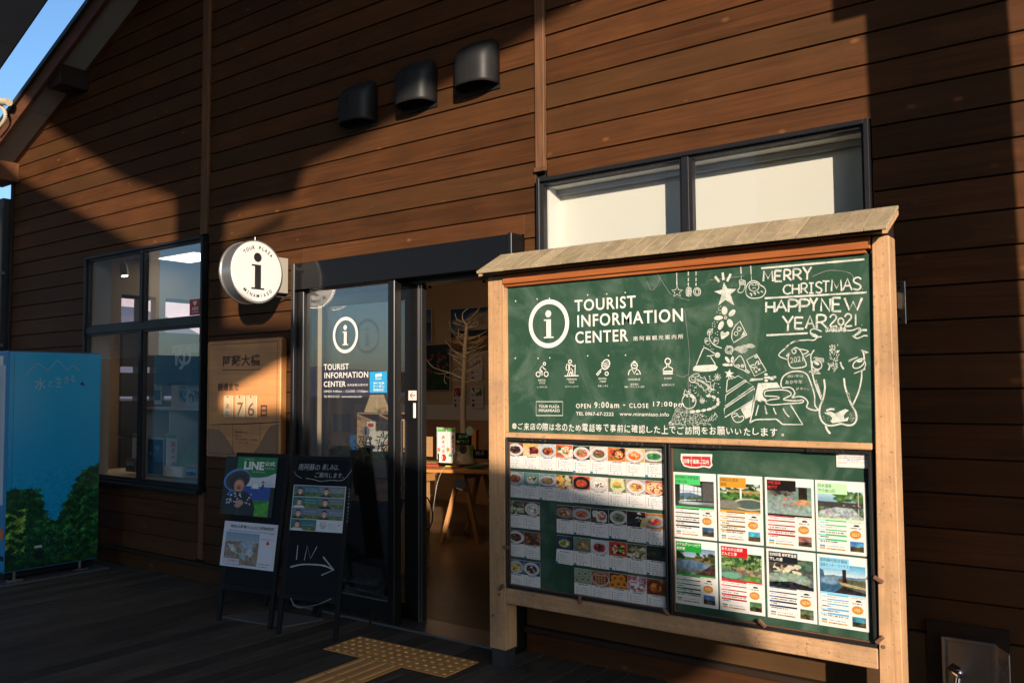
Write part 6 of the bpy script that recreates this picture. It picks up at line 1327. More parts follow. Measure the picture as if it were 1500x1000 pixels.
# --- tap in a recessed stainless box
t = thing('tap_box', 'stainless wall box with its lid open and a chrome tap inside, low at the right', 'tap box', (-.64, 4.08, .25))
x0, x1, z0, z1 = -.735, -.535, .16, .445; q = MB()
MB().box(x0-.06, x1+.05, 4.078, 4.094, .12, .50).build('surround_board', M['darkwood'], t)
q.box(x0, x0+.014, 4.050, 4.077, z0, z1); q.box(x1-.014, x1, 4.050, 4.077, z0, z1); q.box(x0+.014, x1-.014, 4.050, 4.077, z1-.014, z1); q.box(x0+.014, x1-.014, 4.050, 4.077, z0, z0+.014)
q.build('box_rim', M['steeld'], t, bevel=.002); MB().box(x0+.014, x1-.014, 4.072, 4.077, z0+.014, z1-.014).build('box_back', M['steeld'], t)
MB().hexa([(x1+.002,4.046,z0),(x1+.064,3.93,z0),(x1+.067,3.932,z0),(x1+.006,4.05,z0),(x1+.002,4.046,z1),(x1+.064,3.93,z1),(x1+.067,3.932,z1),(x1+.006,4.05,z1)]).build('open_lid', M['steel'], t)
cx = -.655
q = MB(); q.cyl((cx, 4.07, .29), (cx-.01, 3.99, .30), .014); q.cyl((cx-.01, 3.99, .30), (cx-.015, 3.975, .255), .015, .013, 12); q.build('tap_body', M['chrome'], t, smooth=True)
q = MB(); q.sphere((cx-.01, 3.99, .325), .024, 12, .8); q.hexa([(cx-.045,3.965,.335),(cx-.005,3.955,.315),(cx+.002,3.99,.33),(cx-.03,3.998,.35),(cx-.047,3.965,.342),(cx-.006,3.953,.325),(cx+.002,3.99,.345),(cx-.03,3.998,.358)]); q.build('tap_handle', M['chrome'], t, smooth=True)
MB().cyl((cx+.005, 3.99, .255), (cx+.008, 3.985, .20), .018, .020, 14).build('hose_joint', M['whitepl'], t, smooth=True); MB().box(cx-.01, cx+.07, 3.95, 4.0, .175, .20).build('joint_collar', M['whitepl'], t, bevel=.004)
MB().cyl((-.585, 4.04, .19), (-.575, 4.03, .24), .009).build('red_valve', M['redd'], t, smooth=True)
# --- stainless socket plate behind the right post
t = thing('wall_bracket', 'stainless plate with a small wooden block, on the wall just right of the notice board', 'wall bracket', (-.86, 4.08, 1.87))
MB().box(-.93, -.838, 4.083, 4.090, 1.778, 1.968).build('plate', M['steel'], t, bevel=.001)
MB().box(-.90, -.852, 4.02, 4.082, 1.842, 1.915).build('block', M['pine'], t, bevel=.003)
for z in (1.80, 1.94): MB().cyl((-.862, 4.082, z), (-.862, 4.078, z), .006, n=10).build('screw', M['blackpr'], t)
# --- downpipe and conduit at the left corner
t = thing('downpipe', 'dark downpipe with thin grey conduit at the left corner of the building', 'downpipe', (-9.62, 4.05, 0))
MB().box(-9.78, -9.60, 4.02, 4.2, 0, 3.55).build('pipe', M['pillar'], t, bevel=.01)
MB().tube([tuple(p) for p in smoothpts([Vector((-9.75, 3.93, 3.62)), Vector((-9.62, 3.95, 3.5)), Vector((-9.56, 3.98, 3.3)), Vector((-9.555, 3.99, 3.0))])]+[(-9.55, 4.0, 0)], .014, 8).build('conduit', M['pipe'], t, smooth=True)
for z in (2.73, 1.98): MB().box(-9.58, -9.53, 3.975, 4.03, z, z+.03).build('pipe_clip', M['steeld'], t)
t = thing('gutter_outlet', 'cream rainwater pipe bending out of the gutter, at the far left edge', 'rainwater pipe', (-9.6, 3.7, 4.0))
MB().tube([tuple(p) for p in smoothpts([at(1, 3.72, -22, 148), at(1, 3.72, -4, 152), at(1, 3.72, 5, 160), at(1, 3.72, 8, 170), at(1, 3.72, 4, 180), at(1, 3.72, -6, 192)])], .018, 10).build('elbow', M['pipel'], t, smooth=True)
MB().cyl(tuple(at(1, 3.70, -20, 147)), tuple(at(1, 3.70, 13, 150)), .035, n=14).build('gutter_end', M['pipel'], t, smooth=True)
# --- stickers on the glass
t = thing('aed_sticker', 'red AED sticker with a heart on the upper right pane of the left window', 'sticker', at(1, 4.094, 285, 450))
a, b, d = at(1, 4.094, 278, 439), at(1, 4.094, 292.5, 439), at(1, 4.094, 278, 462)
MB().box(a.x, b.x, 4.0935, 4.0965, d.z, a.z).build('backing', M['red'], t, bevel=.0)
q = MB(); fn = lambda px, py: at(1, 4.0935, px, py); polyfill(q, [fn(*p) for p in [(285.3, 441.5), (287, 440), (288.5, 441.3), (288.3, 444), (285.6, 448), (283.2, 444.6), (282.9, 442), (284, 440.6)]], NY); rawbuild(q, 'heart', M['whitepr'], t)
txtpx(fn, 'AED', 281, 290.5, 454.5, 450, M['whitepr'], t, .03); txtpx(fn, '設置施設', 281, 290.5, 458.5, 456.3, M['whitepr'], t, 0)
t = thing('coupon_sticker', 'sky blue coupon sticker on the door glass, right of the lettering', 'sticker', at(1, DY, 554, 560))
a, b, d = D(542, 544.5), D(566.8, 544.5), D(542, 575); MB().box(a.x, b.x, DY-.0025, DY-.0003, d.z, a.z).build('backing', M['bluest'], t)
DS = lambda px, py: at(1, DY-.0026, px, py)
q = MB(); polyfill(q, [DS(*p) for p in [(550, 548), (559, 546.5), (559.5, 551), (553, 551.5), (550, 552.5)]], NY); rawbuild(q, 'flag_mark', M['whitepr'], t)
for s, xl, xr, yb, yt in (('南阿蘇', 550, 559, 556, 553.5), ('地域共通', 547, 563, 562.5, 559.5), ('クーポン', 546.5, 563.5, 567.8, 563.5), ('取扱店舗', 547, 563, 572.5, 569)): txtpx(DS, s, xl, xr, yb, yt, M['whitepr'], t, .02)
t = thing('arrow_sticker', 'white sticker with a red arrow pointing left, on the sliding door stile', 'sticker', (-3.70, 4.13, 1.6))
AS = lambda px, py: at(1, 4.1335, px, py)
a, b, d = AS(598.5, 572), AS(610, 572), AS(598.5, 586); MB().box(a.x, b.x, 4.1325, 4.1345, d.z, a.z).build('backing', M['whitepr'], t)
AS = lambda px, py: at(1, 4.132, px, py)
q = MB(); ribbon(q, [AS(601, 579), AS(608.5, 578.8)], .007, NY); ribbon(q, [AS(604.5, 574.5), AS(601, 579), AS(604.5, 583.3)], .007, NY); rawbuild(q, 'arrow', M['red'], t)
t = thing('touch_switch', 'narrow white push strip below the red arrow sticker', 'switch', (-3.69, 4.13, 1.48)); a, b, d = AS(605.5, 590), AS(609, 590), AS(605.5, 612); MB().box(a.x, b.x, 4.128, 4.1345, d.z, a.z).build('strip', M['whitepl'], t, bevel=.002)
t = thing('round_sticker', 'small round grey bear face free badge sticker low on the door glass', 'sticker', D(536, 631)); t['label'] = 'small round grey sticker on the door glass above the stand'
q = MB(); disc(q, D(536, 631.5), .038, UX, UZ, NY); rawbuild(q, 'backing', M['ghost'], t); q = MB(); disc(q, D(536, 632.5), .011, UX, UZ, NY, lift=.002, asp=1.9); disc(q, D(536, 627), .008, UX, UZ, NY, lift=.002); rawbuild(q, 'dark_mark', M['blackpr'], t)
# black cable hanging inside the doorway
t = MB().tube([tuple(at(1, 4.4, *p)) for p in ((621, 725), (627, 730), (632, 740), (634, 752), (633, 764), (629, 773), (622, 777))], .005, 8).build('cable_loop', M['cable'], smooth=True)
tag(t, 'black cable hanging in a loop at the left edge of the doorway', 'cable')

t = MB().hexa([(-5.0,3.50,.001),(-4.45,3.58,.001),(-4.38,3.86,.001),(-4.86,3.80,.001),(-5.0,3.50,.014),(-4.45,3.58,.014),(-4.38,3.86,.014),(-4.86,3.80,.014)]).build('weight_plate', M['plinth'], bevel=.004)
tag(t, 'flat grey weight plate on the deck between the legs of the left stand', 'plate')
t = MB().tube([tuple(p) for p in smoothpts([at(1, 6.3, 652, 683), at(1, 6.2, 646, 692), at(1, 6.1, 640, 710), at(1, 6.1, 636, 735), at(1, 6.2, 634, 752)])], .0016, 6).build('white_cable', M['whitepl'], smooth=True)
tag(t, 'thin white cable dropping from the table edge inside the doorway', 'cable')
# ============================================================ INSIDE THE ROOM
def I(Y): return lambda px, py: at(1, Y, px, py)
# trestle table
tr = math.radians(13); t = thing('trestle_table', 'orange topped trestle table inside the doorway, crowded with small displays', 'table', (-4.75, 6.58, 0), tr, local=True)
MB().box(-1.9, .1, 0, .62, .692, .722).build('table_top', M['tabletop'], t, bevel=.003)
for k, xo in enumerate((-.66, -1.75)):
    for (dx, dy) in ((-.20, .02), (.20, .02), (-.20, .56), (.20, .56)):
        MB().hexa([(xo+dx*1.0-.02,dy,0.013),(xo+dx+.02,dy,0.013),(xo+dx+.02,dy+.03,0.013),(xo+dx-.02,dy+.03,0.013),(xo+dx*.15-.022,dy+(.04 if dy < .3 else -.04),.66),(xo+dx*.15+.022,dy+(.04 if dy < .3 else -.04),.66),(xo+dx*.15+.022,dy+(.07 if dy < .3 else -.01),.66),(xo+dx*.15-.022,dy+(.07 if dy < .3 else -.01),.66)]).build('leg', M['tableleg'], t)
    MB().box(xo-.05, xo+.05, .03, .60, .63, .691).build('trestle_beam', M['tableleg'], t)
    MB().hexa([(xo-.075,.035,.54),(xo+.075,.035,.54),(xo+.075,.05,.54),(xo-.075,.05,.54),(xo-.05,.035,.655),(xo+.05,.035,.655),(xo+.05,.05,.655),(xo-.05,.05,.655)]).build('bracket', M['zinc'], t)
    MB().cyl((xo-.03, .02, .545), (xo+.03, .03, .525), .008).build('wing_nut', M['steel'], t)
# artificial white tree
t = thing('artificial_tree', 'bare white painted tree standing on the table in the doorway', 'artificial tree', at(1, 6.75, 684, 676))
TQ = lambda x, y, d=0.0: at(1, 6.75+d, 600+x/5.556, 380+y/5.556)
def limb(mb, pts, r0, r1, d=0.0, n=7):
    if n == 7: r0 *= .62
    P = smoothpts([TQ(p[0], p[1], d*(i/(len(pts)-1))) for i, p in enumerate(pts)], False, 3); m = len(P)
    for i in range(m-1): a, b = r0+(r1-r0)*i/(m-1), r0+(r1-r0)*(i+1)/(m-1); mb.cyl(tuple(P[i]), tuple(P[i+1]), a, b, n, False)
q = MB(); limb(q, [(448,1640),(436,1300),(440,1080),(448,860),(455,700),(462,600),(470,520)], .034, .017, 0, 12); q.build('trunk', M['birch'], t, smooth=True)
q = MB(); a = at(1, 6.75, 679, 676); b = at(1, 6.75, 681, 650); q.cyl(tuple(a), tuple(b), .13, .045, 14).build('foot', M['birch'], t, smooth=True)
ra = random.Random(5)
for pts, r0_ in (([(470,540),(432,485),(436,432),(478,398)], .012), ([(470,555),(545,540),(556,508)], .010), ([(462,600),(400,622),(398,575),(408,562)], .009), ([(466,560),(490,500),(520,488),(545,470)], .008), ([(458,660),(560,618),(632,580)], .012), ([(455,690),(505,675),(560,690)], .009), ([(450,720),(395,650),(345,575),(320,500)], .011), ([(450,770),(545,730),(632,694)], .012), ([(450,800),(385,760),(335,735)], .009), ([(446,850),(520,790),(590,760),(640,745)], .010), ([(440,975),(330,922),(250,900),(180,868),(138,812)], .012), ([(330,922),(250,930),(200,918)], .007), ([(290,925),(282,985),(300,1010)], .006), ([(370,440),(385,488),(430,505)], .007), ([(448,880),(390,830),(350,800)], .008), ([(440,960),(500,900),(560,860),(620,850)], .009), ([(395,640),(372,655),(350,660)], .006), ([(560,620),(575,650),(600,668)], .005), ([(436,1010),(500,985),(560,990)], .008), ([(445,905),(380,890),(340,925)], .006)):
    q = MB(); limb(q, pts, r0_, .003, ra.uniform(-.2, .2)); q.build('branch', M['tree'], t, smooth=True)
tw = random.Random(31)
q = MB()
for i in range(46):
    x0_, y0_ = tw.uniform(395, 520), tw.uniform(470, 1000); x0_ = 455+(x0_-455)*.5; s_ = tw.choice((-1, 1)); ln = tw.uniform(50, 150); up_ = tw.uniform(.2, .9)
    P = [TQ(x0_, y0_), TQ(x0_+s_*ln*.5, y0_-ln*.25*up_, tw.uniform(-.1, .1)), TQ(x0_+s_*ln, y0_-ln*up_*.9, tw.uniform(-.2, .2))]
    P = smoothpts(P, False, 3); q.tube([tuple(v) for v in P], .0028, 5)
q.build('twig', M['tree'], t)['kind'] = 'stuff'
# displays on the table
def panel(name, label, cat, Y, pxs, mat, th=.012, parent=None):
    """a thin upright panel from its photo rectangle, at depth Y"""
    f = I(Y); a, b, d = f(pxs[0], pxs[1]), f(pxs[2], pxs[1]), f(pxs[0], pxs[3])
    t = thing(name, label, cat, (a.x, Y, d.z)); MB().box(a.x, b.x, Y, Y+th, d.z, a.z).build('panel', mat, t, bevel=.0015)
    return t, a, b, d
for k, (xa, xb2) in enumerate(((641, 653.5), (655, 666.5))):
    t, a, b, d = panel('mini_banner', ['white mini banner with red lettering on the table, the left of two', 'white mini banner with red lettering on the table, the one nearer the tree'][k], 'mini banner', 6.60, (xa, 627, xb2, 664), M['paper'], .004)
    t['group'] = 'mini banners on the table'
    MB().box(a.x+.003, b.x-.003, 6.5985, 6.5997, a.z-.035, a.z-.004).build('green_band', plain('grass_green_print', (.15,.5,.1,1), .5), t)
    for i, ch in enumerate('あそべる'):
        zt = a.z-.07-i*.048; text('lettering', ch, (a.x+.055, 6.5985, zt-.038), (b.x-.012, 6.5985, zt-.038), (a.x+.055, 6.5985, zt), M['red'], t, .02, NY, .0005)
    q = MB(); q.cyl((a.x-.006, 6.60, d.z-.06), (a.x-.006, 6.60, a.z+.012), .003, n=6); q.cyl((a.x-.008, 6.60, a.z+.006), (b.x+.006, 6.60, a.z+.006), .003, n=6); q.build('pole', M['whitepl'], t)
    MB().cyl(((a.x+b.x)/2-.04, 6.597, d.z+.04), ((a.x+b.x)/2-.04, 6.6, d.z+.04), .022, n=12).build('mascot_free_spot', plain('orange_spot', (.7,.25,.1,1), .5), t).name = 'orange_spot'
t, a, b, d = panel('price_box', 'small white box with a round red emblem on the table below the mini banners', 'box', 6.52, (643, 663, 663, 677), M['paper'], .06)
q = MB(); disc(q, at(1, 6.519, 650, 670), .035, UX, UZ, NY); rawbuild(q, 'emblem', M['red'], t); text('digit', '3', (a.x+.03, 6.517, d.z+.03), (a.x+.055, 6.517, d.z+.03), (a.x+.03, 6.517, d.z+.07), M['whitepr'], t, .04, NY)
MB().box(b.x-.05, b.x-.005, 6.517, 6.5195, a.z-.03, a.z-.005).build('green_flash', plain('green_flash_print', (.1,.45,.12,1), .5), t)
t, a, b, d = panel('black_chalk_card', 'black card with green and yellow chalk lettering leaning against the white tree', 'chalk card', 6.45, (667, 634, 690, 651), M['black'], .01)
for s, u, v in (('道の駅', .2, .55), ('グランプ', .25, .12)): text('lettering', s, (a.x+(b.x-a.x)*u, 6.449, d.z+(a.z-d.z)*v), (a.x+(b.x-a.x)*(u+.65), 6.449, d.z+(a.z-d.z)*(v+.05)), (a.x+(b.x-a.x)*u, 6.449, d.z+(a.z-d.z)*(v+.33)), plain('green_chalk', (.2,.6,.25,1), .8), t, .01, NY)
q = MB(); star(q, I(6.449), 671, 646.5, 3); rawbuild(q, 'yellow_star', plain('yellow_chalk', (.75,.6,.1,1), .8), t)
t, a, b, d = panel('orange_file', 'orange upright file at the right end of the table', 'file', 6.70, (690, 629, 697, 668), plain('orange_card', (.62,.2,.05,1), .6), .05)
t, a, b, d = panel('green_leaf_card', 'bright green leaf shaped card beside the orange file', 'card', 6.55, (688, 650, 695, 668), plain('lime_card', (.28,.5,.08,1), .6), .004)
t, a, b, d = panel('small_black_sign', 'small black sign with white writing at the right end of the table', 'sign', 6.50, (693, 658, 714, 671), M['black'], .008)
text('lettering', 'Wi-Fi', (a.x+.03, 6.499, d.z+.03), (b.x-.04, 6.499, d.z+.035), (a.x+.03, 6.499, d.z+.07), chalkdim, t, 0, NY)
t = thing('mint_tag', 'round pale mint paper tag hanging above the chalk card', 'tag', at(1, 6.4, 688, 631)); q = MB(); disc(q, at(1, 6.4, 688, 631), .045, UX, UZ, NY); q2 = MB(); c_ = at(1, 6.4, 688, 631); q2.cyl((c_.x, 6.40, c_.z), (c_.x, 6.403, c_.z), .045, n=20).build('disc', plain('mint_paper', (.4,.58,.5,1), .6), t)
t = thing('badge', 'round grey badge hanging on the foot of the white tree', 'badge', at(1, 6.42, 678, 657)); c_ = at(1, 6.42, 678, 657.5); MB().cyl((c_.x, 6.42, c_.z), (c_.x, 6.424, c_.z), .048, n=24).build('disc', M['ghost'], t); MB().cyl((c_.x, 6.416, c_.z), (c_.x, 6.42, c_.z), .02, n=16).build('dark_mark', M['blackpr'], t)
t, a, b, d = panel('easel_board', 'small brown wooden board on an easel at the left end of the table', 'easel', 6.62, (621, 639, 633, 668), M['iwood'], .012)
MB().hexa([(a.x+.02,6.60,d.z-.04),(a.x+.04,6.60,d.z-.04),(a.x+.04,6.61,d.z-.04),(a.x+.02,6.61,d.z-.04),(a.x-.02,6.615,a.z-.05),(a.x,6.615,a.z-.05),(a.x,6.619,a.z-.05),(a.x-.02,6.619,a.z-.05)]).build('easel_leg', M['crate'], t)
ci = [plain('flyer_red', (.6,.06,.05,1), .5), plain('flyer_blue', (.05,.25,.55,1), .5), M['paper'], plain('flyer_green', (.1,.4,.15,1), .5), plain('flyer_yellow', (.75,.55,.1,1), .5)]
for i in range(9):
    px = 624+i*9.5; c_ = at(1, 6.62+.12*(i % 3), px, 678); w = .07; o_ = MB().hexa([(c_.x,c_.y,.7235+.0012*i),(c_.x+.14,c_.y+.03,.7235+.0012*i),(c_.x+.1,c_.y+.2,.7235+.0012*i),(c_.x-.04,c_.y+.17,.7235+.0012*i),(c_.x,c_.y,.735+.0012*i),(c_.x+.14,c_.y+.03,.735+.0012*i),(c_.x+.1,c_.y+.2,.735+.0012*i),(c_.x-.04,c_.y+.17,.735+.0012*i)]).build('flyer_stack', ci[(i*3) % 5])
    tag(o_, 'low stack of %s flyers lying on the trestle table, %s' % (['red', 'green', 'blue', 'yellow', 'white'][i % 5] if False else ['red','green','blue','yellow','white'][[0,3,1,4,2].index((i*3) % 5)], ['at its far left', 'left of the banners', 'under the banners', 'beside the emblem box', 'before the tree', 'right of the tree foot', 'under the chalk card', 'near the orange file', 'at its right end'][i]), 'flyers', 'flyer stacks on the trestle table')
# pictures on the far wall
def picture(label, pxs, im, name='wall_picture', cat='picture', Yp=8.80, frame=None):
    t, a, b, d = panel(name, label, cat, Yp, pxs, frame or M['paper'], .02); im.place('print', (a.x+.004, Yp, a.z-.004), (b.x-.004, Yp, a.z-.004), (a.x+.004, Yp, d.z+.004), t, None, .001); return t
im = Img(80, 64, (30, 60, 110)); im.grad(0, 0, 1, .5, (20, 70, 120), (60, 110, 160)); rt2 = np.random.default_rng(4)
for i in range(70): im.ell(rt2.uniform(.3, 1.1)-(.25 if i % 4 == 0 else 0), rt2.uniform(.12, .5)+(.12 if i % 4 == 0 else 0), rt2.uniform(.05, .14), rt2.uniform(.04, .1), tuple(np.array((190, 175, 160))*rt2.uniform(.75, 1.1)), .5, .7)
im.grad(0, .52, 1, .68, (22, 40, 50), (35, 50, 40)); im.grad(0, .66, 1, 1, (170, 110, 40), (95, 75, 25)); im.noise(0, .5, 1, 1, 12, 4)
picture('large landscape photo of clouds over an orange field on the far wall', (660, 453, 742, 516), im)
im = Img(70, 60, (24, 34, 24)); im.dabs(0, .5, 1, 1, [(30, 60, 28), (40, 70, 34)], 40, .05, .1); im.dabs(0, .1, 1, .6, [(130, 40, 60), (60, 90, 45), (150, 70, 80), (30, 40, 30)], 60, .02, .04)
picture('dark picture of red flowers among leaves, low on the far wall', (600, 506, 659, 572), im)
im = Img(30, 50, (60, 90, 160)); im.grad(0, 0, 1, .4, (70, 100, 160), (140, 130, 150)); im.grad(0, .4, 1, 1, (40, 50, 90), (110, 110, 170))
picture('blue violet landscape photo at the left of the far wall', (600, 455, 632, 503), im)
for (x0_, y0_, x1_, y1_, cc_, lb) in ((688, 525, 706, 557, (190,150,140), 'white poster with a reddish photo at the upper right of the low wall posters'), (664, 566, 677, 598, (190,60,60), 'white poster with a red photo, left of the lower pair on the far wall'), (689, 566, 707, 598, (110,140,100), 'white poster with a green photo, right of the lower pair on the far wall')):
    im = Img(26, 42, (205, 195, 190)); im.rect(.06, .05, .94, .42, cc_); im.dabs(.1, .1, .9, .4, [tuple(v*.6 for v in cc_), (220, 210, 200)], 12, .05, .12); im.rect(.12, .6, .32, .68, (70, 40, 40)); im.rect(.12, .78, .34, .92, (110, 40, 50)); im.dashes(.4, .62, .9, (90, 80, 80), .02, .8, .7); im.dashes(.4, .82, .9, (90, 80, 80), .02, .8, .7)
    picture(lb, (x0_, y0_, x1_, y1_), im, 'wall_poster', 'poster', 8.81)
# display stand seen through the fixed door pane
t = thing('crate_shelf', 'pale wooden crates with straw inside, behind the fixed door pane', 'crate shelf', (-5.2, 5.0, .8))
f = I(5.0); a, b = f(523, 604), f(600, 700)
for (z0_, z1_2) in ((a.z-.30, a.z),):
    MB().box(a.x, a.x+.012, 5.0, 5.3, z0_, z1_2).build('crate_side', M['crate'], t); MB().box(a.x+.26, a.x+.272, 5.0, 5.3, z0_, z1_2-.013).build('crate_side', M['crate'], t); MB().box(a.x+.012, a.x+.40, 5.0, 5.3, z1_2-.012, z1_2).build('crate_top', M['crate'], t); MB().box(a.x+.012, a.x+.40, 5.29, 5.30, z0_, z1_2-.013).build('crate_back', M['crate'], t)
MB().box(a.x-.05, a.x+.40, 4.98, 5.3, .80, a.z-.31).build('wicker_chest', M['wicker'], t, bevel=.01)
q = MB(); rs = random.Random(6)
for i in range(160):
    p = Vector((rs.uniform(a.x+.02, a.x+.25), rs.uniform(5.02, 5.2), rs.uniform(a.z-.29, a.z-.12))); d_ = Vector((rs.uniform(-.05, .05), rs.uniform(-.03, .03), rs.uniform(-.03, .03))); q.cyl(tuple(p), tuple(p+d_), .0025, n=4, cap=False)
o_ = q.build('straw', M['wicker'], t); o_['kind'] = 'stuff'
MB().box(a.x-.1, a.x+.42, 4.98, 5.5, .74, .80).build('stand_top', M['tabletop'], t); MB().box(a.x-.06, a.x+.38, 5.0, 5.48, .013, .74).build('stand_body', M['iwood'], t)
t = thing('wooden_lantern', 'tapering pale wooden lantern standing on the crates', 'lantern', (-5.1, 5.05, 1.33)); zc = a.z+.002
g0, g1 = f(530, 604), f(549, 604); h0, h1 = f(534, 578), f(545, 578)
MB().hexa([(g0.x,5.02,zc),(g1.x,5.02,zc),(g1.x,5.18,zc),(g0.x,5.18,zc),(h0.x,5.06,h0.z),(h1.x,5.06,h0.z),(h1.x,5.14,h0.z),(h0.x,5.14,h0.z)]).build('lantern_body', M['tagwood'], t, bevel=.004)
t = thing('wood_ornament', 'small round wooden ornament with green leaves on top of the crates', 'ornament', tuple(f(560, 600))); p = f(560, 600.5); MB().cyl((p.x, 5.0, p.z), (p.x, 5.03, p.z), .024, n=18).build('wood_disc', M['crate'], t); q = MB()
for i in range(14): p2 = f(549+rs.uniform(-3, 6), 601+rs.uniform(-2, 2)); q.sphere((p2.x, 5.03, p2.z), .008, 6)
q.build('leaves', plain('small_green_leaves', (.08,.3,.06,1), .5), t)
t, a, b, d = panel('ice_menu_poster', 'white poster with red and orange food pictures leaning on the crates', 'poster', 4.93, (537, 617, 571, 699), M['paper'], .006)
im = Img(60, 110, (235, 230, 220)); im.ell(.18, .06, .14, .035, (215, 60, 40), .1); 
for i in range(3):
    for j in range(5): im.ell(.48+i*.2, .05+j*.105, .07, .022, [(230,130,90),(235,160,80),(150,190,200),(225,190,140),(120,180,200)][(i+j) % 5], .2); im.dashes(.42+i*.2, .085+j*.105, .54+i*.2, (120, 90, 80), .008, .9, .6)
im.rect(.02, .53, .98, .57, (220, 70, 60)); im.rect(.3, .54, .9, .56, (240, 225, 215)); im.rect(.02, .535, .25, .565, (190, 30, 30)); im.noise(0, 0, 1, 1, 4, 3)
im.place('print', (a.x+.004, 4.93, a.z-.004), (b.x-.004, 4.93, a.z-.004), (a.x+.004, 4.93, d.z+.004), t, None, .001)
# potted plants behind the glass and one sprig catching the dark
def plant(px, Y, base_py, top_py, label, n=150, spread=.22):
    p0, p1 = at(1, Y, px, base_py), at(1, Y, px, top_py); t = thing('potted_plant', label, 'plant', (p0.x, Y, .013)); rp = random.Random(int(px))
    MB().cyl((p0.x, Y, .013), (p0.x, Y, .45), .10, .15, 20).build('pot', M['pot'], t, smooth=True)
    q = MB(); tips = []
    for i in range(16):
        a_ = rp.uniform(0, 6.28); s_ = rp.uniform(.3, 1); tip = Vector((p0.x+math.cos(a_)*spread*s_, Y+math.sin(a_)*spread*s_*.5, .55+(p1.z-.55)*rp.uniform(.5, 1))); mid = Vector((p0.x, Y, .7))*.5+tip*.5+Vector((0, 0, .08)); pts = smoothpts([Vector((p0.x, Y, .44)), mid, tip]); q.tube([tuple(v) for v in pts], .004, 5); tips += pts[3:]
    q.build('stem', M['leaf'], t); q = MB()
    for i in range(n*5):
        c_ = Vector(rp.choice(tips))+Vector([rp.gauss(0, .025) for _ in range(3)]); u = Vector([rp.gauss(0, 1) for _ in range(3)]).normalized()*.022; v = u.orthogonal().normalized()*.007; q.quad(c_-u, c_+v, c_+u, c_-v)
    o = q.build('foliage', M['leaf'], t); o['kind'] = 'stuff'
plant(508, 4.55, 830, 655, 'dark leafy potted plant behind the glass, left of the ice menu poster'); plant(548, 4.45, 850, 632, 'dark sprigged potted plant in front of the white food poster', 34, .2)
t, a, b, d = panel('blue_framed_notice', 'dark framed notice far inside, seen through the left of the fixed pane', 'picture', 7.6, (488, 606, 512, 632), M['navy'], .02)
t, a, b, d = panel('blue_bottle_stand', 'blue upright file box behind the plants inside the door', 'file box', 5.6, (512, 637, 519, 668), plain('file_blue', (.02,.12,.35,1), .4), .2)
t, a, b, d = panel('brown_poster', 'orange and brown poster far inside, below the framed notice', 'poster', 7.6, (490, 640, 507, 664), plain('dim_orange_poster', (.4,.2,.1,1), .6), .01)
# --- inside the left window
t = thing('window_shelf', 'grey display shelf unit inside the left window', 'shelf', (-7.3, 4.7, 0))
MB().box(-7.62, -6.2, 4.45, 4.75, 1.335, 1.355).build('shelf_board', M['reveal'], t); MB().box(-8.35, -6.2, 4.3, 4.75, .70, .735).build('shelf_board', M['reveal'], t); MB().box(-7.62, -6.2, 4.76, 4.78, .74, 1.95).build('back_panel', M['reveal'], t)
for x_ in (-7.62, -7.15): MB().box(x_, x_+.02, 4.45, 4.755, .736, 1.334).build('upright', M['reveal'], t)
t = thing('bookcase', 'dark slatted bookcase against the far end wall, seen through the left window', 'bookcase', (-9.3, 5.8, 0))
for (z0_, z1_2) in ((.05, .98), (1.02, 1.40), (1.45, 1.72), (1.79, 2.2)): MB().box(-9.36, -9.30, 5.2, 7.0, z0_, z1_2).build('panel', plain('dark_grey_board', (.10,.095,.09,1), .7) if z0_ == .05 else bpy.data.materials['dark_grey_board'], t)
t = thing('noren_curtain', 'navy noren curtain with a white character, hanging inside the left window', 'curtain', tuple(I(4.4)(263, 530)))
a, b, d = I(4.4)(229, 519), I(4.4)(292, 519), I(4.4)(229, 564); q = MB()
n_ = 24
for i in range(n_+1):
    x_ = a.x+(b.x-a.x)*i/n_; yy = 4.4+.008*math.sin(i*1.7); q.v += [(x_, yy, a.z), (x_, yy+.004*math.sin(i), d.z)]
q.f = [(2*i, 2*i+2, 2*i+3, 2*i+1) for i in range(n_)]; o_ = q.build('cloth', M['navy'], t, smooth=True); mm = o_.modifiers.new('t', 'SOLIDIFY'); mm.thickness = .002
fz = lambda px, py: at(1, 4.385, px, py); txtpx(fz, 'ゆ', 256, 280, 542, 507, plain('white_dye', (.5,.5,.52,1), .8), t, .02)
for k, (pxs, col, lab) in enumerate(((( 226,562,236,592), (30,70,110), 'blue booklet, leftmost on the upper shelf in the left window'), ((262,563,274,594), (110,140,160), 'booklet with a harbour photo on the upper shelf in the left window'), ((276,561,294,596), (170,160,140), 'cream booklet at the right end of the upper shelf in the left window'))):
    im = Img(24, 50, (200, 200, 195)); im.rect(.05, .3, .95, .8, col); im.dabs(.1, .35, .9, .75, [tuple(v*.6 for v in col), tuple(min(255, v*1.4) for v in col)], 14, .05, .12); im.dashes(.1, .1, .9, (60, 60, 70), .03, .9, .7)
    t, a, b, d = panel('booklet', lab, 'booklet', 4.52, pxs, M['paper'], .01); t['group'] = 'booklets on the window shelf'; im.place('print', (a.x+.002, 4.52, a.z-.002), (b.x-.002, 4.52, a.z-.002), (a.x+.002, 4.52, d.z+.002), t, None, .001)
im = Img(40, 90, (12, 40, 70)); im.grad(0, 0, 1, .5, (10, 30, 60), (20, 60, 100)); im.dabs(.1, .2, .8, .45, [(120, 150, 170), (60, 90, 110)], 16, .03, .07); im.grad(0, .6, 1, 1, (20, 80, 140), (30, 100, 165)); im.rect(0, 0, 1, .04, (180, 200, 180))
